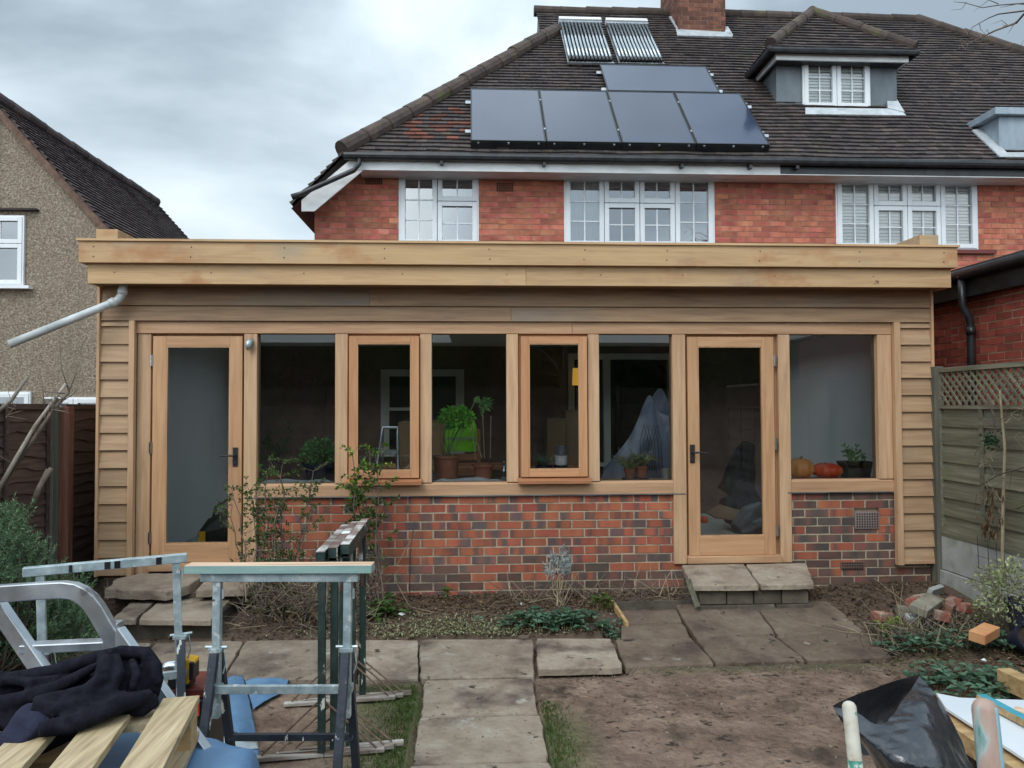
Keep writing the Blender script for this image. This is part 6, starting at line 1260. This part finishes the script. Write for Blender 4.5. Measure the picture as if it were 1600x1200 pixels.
# ================================================================== foreground: trestles
UPV = Vector((0, 0, 1))
def trestle(name, label, L, Rr, zs, lean, group='adjustable steel trestles', bar_marks=False):
    """L, Rr = ends of the top bar; zs = socket height; posts slide in sockets carried by splayed legs"""
    L, Rr = Vector(L), Vector(Rr); d = (Rr-L).normalized(); pz = Vector((-d.y, d.x, 0)).normalized(); lean = Vector(lean)
    t = thing(name, label, 'trestle', ((L.x+Rr.x)/2, (L.y+Rr.y)/2, -.01), group)
    q = MB(); q.beam(L, Rr, .042, .036); q.build('top_bar', M['galv'], t, bevel=.002)
    if bar_marks:
        for f in (.28, .50, .56, .82): c = L.lerp(Rr, f); q = MB(); q.obox(c-pz*.0225-Vector((0, 0, .0)), (.012 if f < .5 else .022, .003, .03), Matrix.Rotation(math.atan2(d.y, d.x), 3, 'Z')); q.build('notch_mark', M['black'], t)
    for f, nm in ((.10, 'l'), (.93, 'r')):
        top = L.lerp(Rr, f)-UPV*.018; bot = Vector((top.x, top.y, zs))+lean*(top.z-zs)
        q = MB(); q.beam(top, bot-UPV*.28, .032, .032, pz); q.build('post', M['galv'], t, bevel=.002)
        q = MB(); q.obox(bot, (.055, .05, .014)); q.tube([bot-d*.045+UPV*.01, bot+d*.045+UPV*.01], .006, 6); q.obox(bot-UPV*.16, (.05, .046, .03)); q.tube([top+d*.026-UPV*.03-pz*.01, top+d*.026-UPV*.07-pz*.01], .005, 6); q.tube([bot+d*.03+UPV*.01, bot+d*.04-UPV*.06, bot+d*.028-UPV*.10], .003, 5); q.build('socket', M['galv'], t)
        for s_ in (-1, 1):
            ft = Vector((bot.x, bot.y, -.01))+pz*s_*.27+lean*bot.z*.3+d*(.0); tp = bot-UPV*.01+pz*s_*.022
            q = MB(); q.beam(tp, ft, .03, .034, d); q.build('leg', M['dkblue'], t, bevel=.002)
            q = MB(); q.box(ft.x-.03, ft.y-.03, ft.z-.005, ft.x+.03, ft.y+.03, ft.z+.015); q.build('foot', M['black'], t)
    a_, b_ = L.lerp(Rr, .10), L.lerp(Rr, .93); zc = zs-.15
    q = MB(); q.beam(Vector((a_.x, a_.y, zc))-pz*.04+lean*.4-d*.02, Vector((b_.x, b_.y, zc))-pz*.04+lean*.4, .02, .034); q.build('cross_bar', M['galv'], t, bevel=.002)
    for s_, z_ in ((1, .32), (-1, .22)):
        o_ = pz*s_*.27*(1-z_/zs); q = MB(); q.beam(Vector((a_.x, a_.y, z_))+o_+lean*.5, Vector((b_.x, b_.y, z_))+o_+lean*.5, .02, .03); q.build('lower_rail', M['dkblue'], t, bevel=.002)
    return t
L1, R1 = PD(316, 901, 3.2), PD(561, 901, 3.2)
trestle('folding_trestle', 'galvanised adjustable trestle in front, carrying the pale green batten', L1, R1, .745, (-.015, 0, 0))
q = MB(); a_, b_ = PD(293, 891, 3.2), PD(583, 891, 3.2); a_.z = b_.z = L1.z+.018+.0175; q.beam(a_, b_, .075, .034)
tt = q.build('painted_batten', [M['teal'], M['plank']], bevel=.002); tt.data.polygons[1].material_index = 1; tag(tt, 'long pale green batten with bare top lying along the front trestle', 'batten')
L2, R2 = PD(36, 894, 3.16), PD(292, 871, 3.40)
trestle('folding_trestle', 'galvanised adjustable trestle with black notch marks, behind the aluminium steps', L2, R2, .745, (.075, 0, 0), bar_marks=True)
# three tall green trestles nested together
nfoot, ffoot = PZ(496, 1182, 0), PZ(529, 1098, 0)
ax = (ffoot-nfoot); Lb = ax.length; ax.normalize(); sd = Vector((ax.y, -ax.x, 0))
if sd.x < 0: sd = -sd
gl_ = ['leftmost of the three dark green builders trestles nested together', 'middle of the three dark green builders trestles, white paint along its bar', 'rightmost of the three dark green builders trestles nested together']
for k in range(3):
    t = thing('builders_trestle', gl_[k], 'trestle', tuple(nfoot+sd*k*.056+ax*Lb/2), 'tall dark green trestles'); o_ = sd*k*.056+ax*(k*.035); zt = 1.03+.012*k
    def pl(along, side, z): return nfoot+o_+ax*along+sd*side+Vector((0, 0, z))
    q = MB(); w_, h_ = .023, .038; a0_, a1_ = -.06, Lb+.12
    # open C-section bar: top and two sides, and dark mouth
    pA, pB = pl(a0_, .02, zt), pl(a1_, .02, zt)
    q.beam(pA, pB, .044, .004); q.build('bar_top', M['splat'], t)
    q = MB(); q.beam(pA+sd*.021-UPV*.035, pB+sd*.021-UPV*.035, .003, .066); q.beam(pA-sd*.021-UPV*.035, pB-sd*.021-UPV*.035, .003, .066); q.beam(pA-UPV*.068, pB-UPV*.068, .039, .003)
    q.beam(pA-UPV*.028+ax*.001, pA-UPV*.028+ax*.004, .038, .046); q.build('bar_sides', M['dkgreen'], t)
    for al, f in ((0.0, 0), (Lb, 1)):
        q = MB(); q.beam(pl(al, .02, -.0), pl(al, .02, zt-.07), .036, .036, ax); q.build('post', M['dkgreen'], t, bevel=.002)
        q = MB(); q.beam(pl(al+.045, .02, .55), pl(al+.16*(1 if f == 0 else -1), .02, zt-.07), .012, .02, sd); q.build('brace', M['splat'], t)
        fl_ = .31-.02*k; q = MB(); q.beam(pl(al-.03, -fl_+.03*k, .012), pl(al+.0+.03, fl_+.02+.01*k, .012), .04, .02); q.build('foot', M['wfoot'], t, bevel=.003)
        for s_ in (-1, 1): q = MB(); q.tube([pl(al, .02+s_*.018, .27-.03*k), pl(al+s_*.02, s_*(fl_-.03)+.01, .025)], .0055, 6); q.build('stay_rod', M['rust'], t)
# ---- aluminium platform steps
DS = 2.6
def sweep(mb, pts, w, d, mi=0):
    pts = [Vector(p) for p in pts]; vs = []; n = len(pts); nn = _f.copy(); nn.z = 0; nn.normalize()
    for i in range(n):
        t_ = (pts[min(i+1, n-1)]-pts[max(i-1, 0)]).normalized(); s_ = t_.cross(nn).normalized()
        for a_, b_ in ((-1, -1), (1, -1), (1, 1), (-1, 1)): vs.append(pts[i]+s_*w/2*a_+nn*d/2*b_)
    fs = [(4*i+k, 4*i+(k+1) % 4, 4*i+4+(k+1) % 4, 4*i+4+k) for i in range(n-1) for k in range(4)]+[(3, 2, 1, 0), (4*n-4, 4*n-3, 4*n-2, 4*n-1)]
    mb.add(vs, fs, mi)
t = thing('platform_steps', 'aluminium platform steps with a rounded grab rail behind the black jacket', 'stepladder', tuple(PZ(150, 1400, 0)))
def S_(pts): return [PD(x, y, DS+(d_ or 0)) for x, y, d_ in pts]
q = MB(); sweep(q, S_([(-90, 938, 0), (-40, 931, 0), (0, 927, 0), (60, 923, 0), (100, 921, 0), (116, 923, 0), (129, 929, 0), (140, 938, 0), (150, 951, 0), (160, 968, 0), (170, 985, 0), (196, 1020, 0), (230, 1070, 0)]), .056, .035); q.build('grab_rail', M['alu'], t, bevel=.004)
def toground(p, q_, z=0): p, q_ = Vector(p), Vector(q_); d = q_-p; return p+d*((z-p.z)/d.z)
ra, rb = PD(200, 1022, DS-.02), PD(262, 1108, DS-.12); g1 = toground(ra, rb); q = MB(); q.beam(PD(184, 990, DS), g1, .03, .065, _up); q.build('front_rail', M['alu'], t, bevel=.003)
la, lb = PD(-25, 935, DS+.05), PD(50, 1042, DS-.02); g2 = toground(la, lb); q = MB(); q.beam(PD(-5, 945, DS+.06), g2, .03, .065, _up); q.build('front_rail', M['alu'], t, bevel=.003)
for x, y in ((177, 985), (-60, 990)): a_ = PD(x, y, DS+.03); q = MB(); q.beam(a_+Vector((0, 0, .03)), a_-Vector((0, 0, .09)), .05, .05, (0, 1, 0)); q.beam(a_-Vector((0, 0, .05)), Vector((a_.x-.05, a_.y+.35, 0)), .025, .05); q.build('rear_leg', M['alu'], t, bevel=.003)
q = MB(); a_, b_ = PD(35, 1012, DS+.02), PD(168, 1006, DS+.05); q.beam(a_, b_, .055, .03); q.build('platform', M['alu'], t, bevel=.004)
for f in (.25, .5, .75):
    a_, b_ = PD(50, 1042, DS).lerp(g2, f), PD(200, 1022, DS).lerp(g1, f); q = MB(); q.beam(a_, b_, .08, .02); q.build('tread', M['alu'], t)
# ---- pallet, tarp covered pile, fleece
ZP = .85
t = thing('pallet', 'pale softwood pallet with wide gaps under the black jacket', 'pallet', tuple(PZ(150, 1250, .70)))
def plank(mb, quad, z, th):
    mb.prism([PZ(x, y, z) for x, y in quad], (0, 0, -th))
A1, A2, B1, B2 = PZ(258, 1086, ZP), PZ(312, 1086, ZP), PZ(183, 1200, ZP), PZ(258, 1200, ZP)
ld = ((B1-A1)+(B2-A2)).normalized(); wd_ = Vector((-ld.y, ld.x, 0)); wd_ = wd_ if wd_.x > 0 else -wd_
pc0 = A2.copy(); Lp = 1.0; pw_ = (A2-A1).dot(wd_)
gap = (A1-PZ(204, 1114, ZP)).dot(wd_)
for k in range(5):
    o_ = pc0-wd_*(k*(pw_+gap)); dl = .0 if k else 0
    q = MB(); q.prism([o_, o_-wd_*pw_, o_-wd_*pw_+ld*Lp, o_+ld*Lp], (0, 0, -.022), r=R.random()); q.build('top_board', M['pallet'], t, bevel=.002)
for f in (.04, .47, .90):
    a_ = pc0+wd_*.0+ld*(Lp*f)-UPV*.023; q = MB(); q.beam(a_+ld*.05-UPV*.01, a_-wd_*(5*pw_+4*gap)+ld*.05-UPV*.01, .10, .020); q.build('stringer', M['pallet'], t)
    for g_ in (0, .5, 1): c = a_-wd_*((5*pw_+4*gap-.10)*g_+.05)+ld*.05-UPV*.065; q = MB(); q.obox(c, (.10, .10, .088), Matrix.Rotation(math.atan2(ld.y, ld.x), 3, 'Z')); q.build('block', M['sillw'] if False else M['timber'], t)
for g_ in (0, .5, 1): a_ = pc0-wd_*((5*pw_+4*gap-.10)*g_+.05)-UPV*.121; q = MB(); q.beam(a_, a_+ld*Lp, .10, .022); q.build('bottom_board', M['pallet'], t)
q = MB(); cc = pc0-wd_*.50+ld*.42; n = 40; m_ = 18; vs = []
for j in range(m_+1):
    ph = j/m_; zz_ = .695*(1-(1-min(1, ph*1.6))**2.6) if ph < .62 else .695
    for i in range(n):
        a_ = 6.2832*i/n; ca, sa = math.cos(a_), math.sin(a_); e = 2.0/3.2; sx2, sy2 = abs(ca)**e*(1 if ca > 0 else -1), abs(sa)**e*(1 if sa > 0 else -1)
        r_ = 1.10-.22*min(1, ph/.62)**2 if ph < .62 else .88*(1-(ph-.62)/.38); r_ *= 1+.10*noise.noise((ca*3, sa*3, ph*2))+.06*noise.noise((ca*8, sa*8, ph*1.2))
        p_ = cc+wd_*sx2*.70*r_+ld*sy2*.62*r_; vs.append((p_.x, p_.y, zz_+.0*noise.noise((ca*5, sa*5, 1))))
q.add(vs, [(j*n+i, j*n+(i+1) % n, (j+1)*n+(i+1) % n, (j+1)*n+i) for j in range(m_) for i in range(n)]); tag(q.build('tarpaulin', M['tarp'], smooth=True), 'blue tarpaulin over the pile underneath the pallet', 'tarpaulin')
t = thing('fleece_jacket', 'black fleece jacket slung in a heap across the pallet', 'jacket', tuple(PZ(120, 1110, ZP)))
def F(x, y, D): return PD(x, y, D)
JD = []
for (pts, r_) in (([(-60, 1078, 2.40), (30, 1080, 2.40), (110, 1060, 2.42), (175, 1048, 2.43), (222, 1046, 2.43)], [.05, .052, .054, .054, .046]), ([(222, 1044, 2.42), (233, 1066, 2.40), (228, 1086, 2.37)], [.048, .046, .04]),
    ([(-60, 1135, 2.26), (30, 1122, 2.26), (100, 1096, 2.33), (180, 1084, 2.35), (222, 1078, 2.37)], [.07, .072, .072, .07, .05]), ([(-30, 1182, 2.11), (40, 1160, 2.15), (100, 1132, 2.22), (165, 1106, 2.26), (218, 1100, 2.31)], [.045, .05, .052, .05, .03]),
    ([(-60, 1050, 2.34), (10, 1062, 2.34), (80, 1050, 2.36), (140, 1030, 2.38), (190, 1018, 2.40), (228, 1020, 2.41), (243, 1042, 2.39), (246, 1070, 2.37)], [.02, .024, .022, .021, .02, .022, .022, .018]),
    ([(-60, 1098, 2.22), (10, 1098, 2.22), (70, 1082, 2.25), (120, 1058, 2.29), (150, 1040, 2.33)], [.018, .024, .022, .018, .012]), ([(5, 1062, 2.31), (50, 1066, 2.30), (95, 1058, 2.32)], [.014, .017, .01]),
    ([(52, 1098, 2.17), (95, 1092, 2.19), (135, 1082, 2.21), (158, 1062, 2.25), (164, 1034, 2.31), (160, 1022, 2.36)], [.02, .024, .025, .024, .022, .016]),
    ([(180, 1024, 2.36), (186, 1052, 2.30), (170, 1080, 2.25), (128, 1100, 2.19), (80, 1110, 2.14), (50, 1106, 2.13)], [.014, .020, .022, .024, .024, .02]),
    ([(60, 1140, 2.08), (110, 1132, 2.12), (160, 1112, 2.17), (200, 1096, 2.24), (236, 1086, 2.30)], [.022, .028, .028, .026, .02]), ([(100, 1118, 2.14), (150, 1104, 2.19), (196, 1082, 2.26)], [.01, .016, .01]),
    ([(205, 1030, 2.36), (214, 1056, 2.32), (206, 1078, 2.30)], [.012, .016, .012]), ([(198, 1106, 2.27), (222, 1108, 2.28), (240, 1096, 2.31), (238, 1086, 2.32)], [.022, .024, .022, .014])): JD.append(([F(*p) for p in pts], r_))
blob('jacket_body', None, None, JD, M['fleece'], vox=.0065, disp=.004, ts=.05, parent=t)
for o in bpy.data.objects:
    if o.name.startswith('jacket_body'): o.modifiers['sm'].iterations = 5
blob('jacket_lining', None, None, [([F(30, 1122, 2.14), F(56, 1132, 2.13), F(66, 1150, 2.11)], [.045, .052, .04]), ([F(10, 1152, 2.11), F(50, 1164, 2.10)], [.045, .045])], M['fleeceb'], vox=.008, disp=.008, ts=.08, parent=t)
# ---- blue dust sheets on the ground
t = thing('blue_dust_sheet', 'torn blue plastic sheet spread on the earth under the front trestle', 'plastic sheet', tuple(PZ(380, 1100, 0)))
def gp(x, y, z=.012): p = PZ(x, y, z); return p
q = MB(); sheet(q, [[gp(345, 1064), gp(362, 1055, .03), gp(379, 1055, .03)], [gp(338, 1095), gp(366, 1092, .05), gp(388, 1086, .02)], [gp(332, 1122), gp(370, 1128, .06), gp(396, 1122, .02)], [gp(345, 1134, .03), gp(375, 1146, .05), gp(402, 1152, .03)]], 18, 24, .008, 9, ridged=True); o = q.build('sheet_fold', M['tarp'], t, smooth=True); solid(o, .003)
q = MB(); sheet(q, [[gp(383, 1062, .02), gp(420, 1055, .02), gp(453, 1053, .01)], [gp(388, 1082), gp(418, 1074, .03), gp(449, 1068, .01)], [gp(396, 1108), gp(410, 1097, .02), gp(437, 1083, .01)]], 18, 18, .007, 9, ridged=True, seed=3); o = q.build('sheet_fold', M['tarp'], t, smooth=True); solid(o, .003)
q = MB(); sheet(q, [[gp(330, 1140), gp(365, 1142, .03), gp(402, 1154, .01)], [gp(335, 1180), gp(370, 1174, .02), gp(404, 1168, .01)]], 14, 12, .008, 9, ridged=True, seed=5); o = q.build('sheet_underside', M['tarpu'], t, smooth=True); solid(o, .003)
q = MB(); sheet(q, [[gp(340, 1176, .02), gp(370, 1172, .03), gp(405, 1170, .02)], [gp(340, 1230), gp(370, 1225, .02), gp(400, 1200, .01)]], 14, 12, .008, 9, ridged=True, seed=7); o = q.build('sheet_fold', M['tarp'], t, smooth=True); solid(o, .003)
# ---- toolbox and drill
bt = PD(314, 1062, 3.5); q = MB(); t = thing('toolbox', 'dark toolbox with a reddish lid on the ground between the trestles', 'toolbox', (bt.x, bt.y, 0)); zb_ = bt.z
q.box(bt.x-.14, bt.y-.1, 0, bt.x+.07, bt.y+.12, zb_-.05); q.build('box_body', M['black'], t, bevel=.01); q = MB(); q.box(bt.x-.145, bt.y-.105, zb_-.048, bt.x+.075, bt.y+.125, zb_); q.build('lid', M['redp'], t, bevel=.01)
q = MB(); q.box(bt.x-.02, bt.y-.115, zb_-.12, bt.x+.03, bt.y-.101, zb_-.06); q.build('latch', M['pump2'], t)
dp_ = PD(288, 1028, 3.42); t = thing('cordless_drill', 'yellow and black cordless drill lying on the toolbox', 'drill', (dp_.x, dp_.y, zb_))
q = MB(); q.obox((dp_.x+.02, dp_.y, zb_+.075), (.055, .075, .11), Euler((0, rad(12), 0)).to_matrix()); q.build('drill_body', M['yellow'], t, bevel=.01)
q = MB(); q.obox((dp_.x-.01, dp_.y, zb_+.03), (.10, .07, .05)); q.obox((dp_.x+.045, dp_.y-.005, zb_+.08), (.02, .08, .08)); q.build('battery_pack', M['black'], t, bevel=.006)
q = MB(); c1 = PD(271, 1041, 3.4); c2 = PD(252, 1042, 3.38); q.tube([c1+Vector((.03, 0, 0)), c1, c1.lerp(c2, .4), c2], [.024, .026, .024, .014], 14); q.build('chuck', M['chrome'], t, smooth=True)
# ================================================================== foreground right
WZ = .38
t = thing('board_stack', 'white sheet board on timber bearers beside the black sack', 'board', tuple(PZ(1600, 1200, 0)))
cs = [(1463, 1083), (1500, 1090), (1720, 1098), (1720, 1262), (1478, 1106)]
q = MB(); q.prism([PZ(x, y, WZ) for x, y in cs], (0, 0, -.012)); q.build('white_sheet', M['whiteboard'], t)
q = MB(); q.prism([PZ(x, y, WZ-.0125)+Vector((0, .0, 0)) for x, y in cs], (0, 0, -.018)); q.build('rusty_edge', M['rust'], t)
a_, b_ = PZ(1480, 1107, WZ-.031), PZ(1720, 1262, WZ-.031); dd = (b_-a_).normalized(); nn_ = Vector((-dd.y, dd.x, 0)); nn_ = nn_ if nn_.y > 0 else -nn_
q = MB(); q.prism([a_+nn_*.01, b_+nn_*.01, b_+nn_*.10, a_+nn_*.10], (0, 0, -.075)); q.prism([a_+nn_*.35, b_+nn_*.35, b_+nn_*.45, a_+dd*.5+nn_*.45], (0, 0, -.075)); q.build('bearer', M['timber'], t)
for f in (.15, .85): c = a_.lerp(b_, f); q = MB(); q.box(c.x+.05, c.y+.02, 0, c.x+.15, c.y+.14, WZ-.11); q.build('block', M['slabe'], t)
q = MB(); a_, b_ = PZ(1533, 1090, WZ+.025), PZ(1720, 1190, WZ+.02); q.beam(a_, b_, .045, .03); o = q.build('teal_batten', [M['timber'], M['teal2'] if 'teal2' in M else pmat('bright teal paint', [(.3, (.04, .26, .34)), (.7, (.08, .36, .44))], ns=9, rough=.5, bump=.1, var=0)]); o.data.polygons[1].material_index = 1; tag(o, 'teal-topped batten lying across the white sheet board', 'batten')
q = MB(); a_, b_ = PZ(1585, 1112, WZ+.022), PZ(1700, 1135, WZ+.022); q.beam(a_, b_, .05, .035); tag(q.build('timber_offcut', M['plank'], bevel=.003), 'small pale timber offcut lying on the white board', 'timber')
t = thing('hand_truck', 'old hand truck whose two paint-chipped upright handles frame the black bag', 'hand truck', tuple(PZ(1440, 1500, 0)))
h1a, h1b = PD(1327, 1106, 1.85), PD(1337, 1200, 1.80); h1g = toground(h1a, h1b, .14)
h2a, h2b = PD(1539, 1110, 1.52), PD(1550, 1215, 1.49); h2g = toground(h2a, h2b, .14)
def capt(a_, b_, r_): d = (b_-a_).normalized(); return [a_-d*r_*.95, a_-d*r_*.75, a_-d*r_*.35, a_, a_.lerp(b_, .3), b_], [r_*.25, r_*.7, r_*.95, r_, r_, r_]
q = MB(); p_, r_ = capt(h1a, h1g, .0165); q.tube(p_[:4]+[h1a+(h1g-h1a).normalized()*.115], r_[:5], 20, 0, cap=False); q.tube([h1a+(h1g-h1a).normalized()*.115, h1g], [.0165, .0165], 20, 1); q.build('handle', [M['handlew'], M['handle']], t, smooth=True)
q = MB(); p_, r_ = capt(h2a, h2g, .0235); q.tube(p_, r_, 24)
for i_, f_ in enumerate(q.f):
    c_ = sum((Vector(q.v[v_]) for v_ in f_), Vector())/len(f_)-h2a; d_ = (h2g-h2a).normalized(); c_ -= d_*c_.dot(d_); q.mi[i_] = 1 if c_.dot(_rt) > .006+.012*noise.noise(Vector(q.v[f_[0]])*30) and i_ > 48 else 0
q.build('handle', [M['handle2'], M['handle3']], t, smooth=True)
for f in (.45, .8): q = MB(); q.tube([h1a.lerp(h1g, f), h2a.lerp(h2g, f)], .016, 10); q.build('cross_bar', M['handle'], t, smooth=True)
dd = (h2g-h1g).normalized()
for c, s_ in ((h1g, -1), (h2g, 1)): q = MB(); q.tube([c+dd*s_*.05, c+dd*s_*.06, c+dd*s_*.10, c+dd*s_*.11], [.11, .135, .135, .11], 24); q.build('wheel', M['black'], t, smooth=False)
q = MB(); q.beam(h1g-UPV*.1+dd*.02, h2g-UPV*.1-dd*.02, .22, .008); q.build('toe_plate', M['dkgreen'], t)
# black refuse sack draped between the handles
t = thing('refuse_sack', 'shiny black polythene sack slumped open between the hand truck handles', 'sack', tuple(PZ(1440, 1300, .3)))
B = lambda x, y, D: PD(x, y, D)
q = MB(); sheet(q, [[B(1302, 1103, 2.02), B(1345, 1084, 2.10), B(1395, 1067, 2.15), B(1437, 1053, 2.16)], [B(1318, 1130, 2.05), B(1352, 1122, 2.16), B(1400, 1110, 2.2), B(1455, 1085, 2.16)], [B(1350, 1180, 2.05), B(1380, 1180, 2.15), B(1430, 1170, 2.15), B(1500, 1160, 2.1)]], 26, 26, .004, 9, ridged=True); q.build('back_panel', M['bag'], t, smooth=True)
q = MB(); sheet(q, [[B(1302, 1103, 2.01), B(1340, 1112, 1.97), B(1377, 1128, 1.93), B(1408, 1095, 2.02), B(1437, 1053, 2.155)], [B(1310, 1118, 1.98), B(1350, 1136, 1.92), B(1388, 1146, 1.88), B(1430, 1115, 1.94), B(1465, 1085, 2.06)], [B(1330, 1145, 1.96), B(1365, 1166, 1.86), B(1405, 1170, 1.82), B(1450, 1150, 1.86), B(1492, 1130, 1.98)], [B(1352, 1175, 1.94), B(1380, 1195, 1.84), B(1425, 1200, 1.79), B(1480, 1190, 1.82), B(1515, 1180, 1.94)], [B(1378, 1225, 1.9), B(1400, 1235, 1.84), B(1440, 1240, 1.79), B(1490, 1230, 1.82), B(1522, 1206, 1.9)], [B(1400, 1290, 1.9), B(1420, 1300, 1.86), B(1450, 1300, 1.82), B(1490, 1290, 1.84), B(1510, 1270, 1.9)]], 100, 100, .0085, 8.5, ridged=True, seed=2); q.build('front_panel', M['bag'], t, smooth=True)
# ================================================================== far end of the garden, behind the photographer (seen only in the glass)
q = MB()
for i in range(11000):
    x = R.uniform(-10, 10); h_ = 4.7+.5*noise.noise((x*.35, 0, 0))+.25*noise.noise((x*1.7, 3, 0)); leaf(q, (x, -15.5+R.uniform(-.5, .8), R.random()**.8*h_), rv(), R.uniform(.10, .2), .11)
bf = thing('fence', 'pale grey-green board fence with lattice across the far end of the garden', 'fence', (0, -14, 0)); qq = MB()
for k in range(20): qq.box(-10, -14.02+.015*(k % 2), .1+k*.085, 10, -14.0+.015*(k % 2), .18+k*.085)
qq.build('panel_boards', M['fencew'], bf); qq = MB()
for k in range(11): qq.box(-10.05+k*2, -14.0, 0, -9.95+k*2, -13.9, 2.3)
qq.build('post', M['fencep'], bf); qq = MB()
for k in range(200): x = -10+k*.1; qq.beam((x, -13.98, 1.82), (x+.4, -13.98, 2.25), .025, .008, (0, 1, 0)); qq.beam((x+.4, -13.97, 1.82), (x, -13.97, 2.25), .025, .008, (0, 1, 0))
qq.build('lattice', M['fencew'], bf)
for k in range(40): x = -10+k*.5; h_ = 4.4+.5*noise.noise((x*.35, 0, 0)); q.box(x, -15.7, -.1, x+.5, -15.4, h_)
tag(q.build('added_hedge', M['leaf']), 'added tall evergreen screen out of view, darkening the reflections in the glass', 'added_hedge', None, 'stuff')  # leafy screen added out of view to keep bright sky out of the reflections
for k, (x, y, hh) in enumerate(((-4.5, -14.5, 2.2), (2.5, -14.2, 2.6), (6.0, -14.8, 2.3))):
    q = MB(); tips = []; q.tube([(x, y, -.1), (x+.05, y, hh*.6), (x-.05, y, hh)], [.12, .10, .08], 8)
    for j in range(6): grow(q, (x, y, hh*R.uniform(.6, 1)), Vector((R.uniform(-1, 1), R.uniform(-.6, .6), 1)), 1.6, .05, 3, tips, wig=.3, ang=.8, kids=(2, 3))
    tag(q.build('bare_tree', M['twig']), ('bare tree at the left of the far fence', 'tallest bare tree by the far fence', 'bare tree at the right end of the far fence')[k], 'tree')
q = MB()
for i in range(900):
    x, y = (R.uniform(-3, 3), R.uniform(-1.84, -1.1)) if R.random() < .5 else ((R.uniform(-.3, .37), R.uniform(-3.3, -1.9)) if R.random() < .4 else (R.uniform(1.1, 3.0), R.uniform(-1.66, -1.15)))
    leaf(q, (x, y, .030+R.uniform(0, .006)), Vector((R.uniform(-1, 1), R.uniform(-1, 1), .1)), .006+.026*R.random()**4, .005+.014*R.random()**4, up=Vector((0, 0, 1)), fold=.1)
tag(q.build('leaf_crumbs', M['dryleaf']), 'brown crumbs and leaf scraps scattered over the paving slabs', 'leaf litter', None, 'stuff')
brick(1470, 962, .10, -20, 0, 10, 'brickR', 'small dull brick fragment in front of the mossy brick', (.11, .1, .065))
brick(1425, 966, .06, 10, 20, 0, 'conc', 'pale mortar lump between the two smallest brick fragments', (.09, .07, .05))
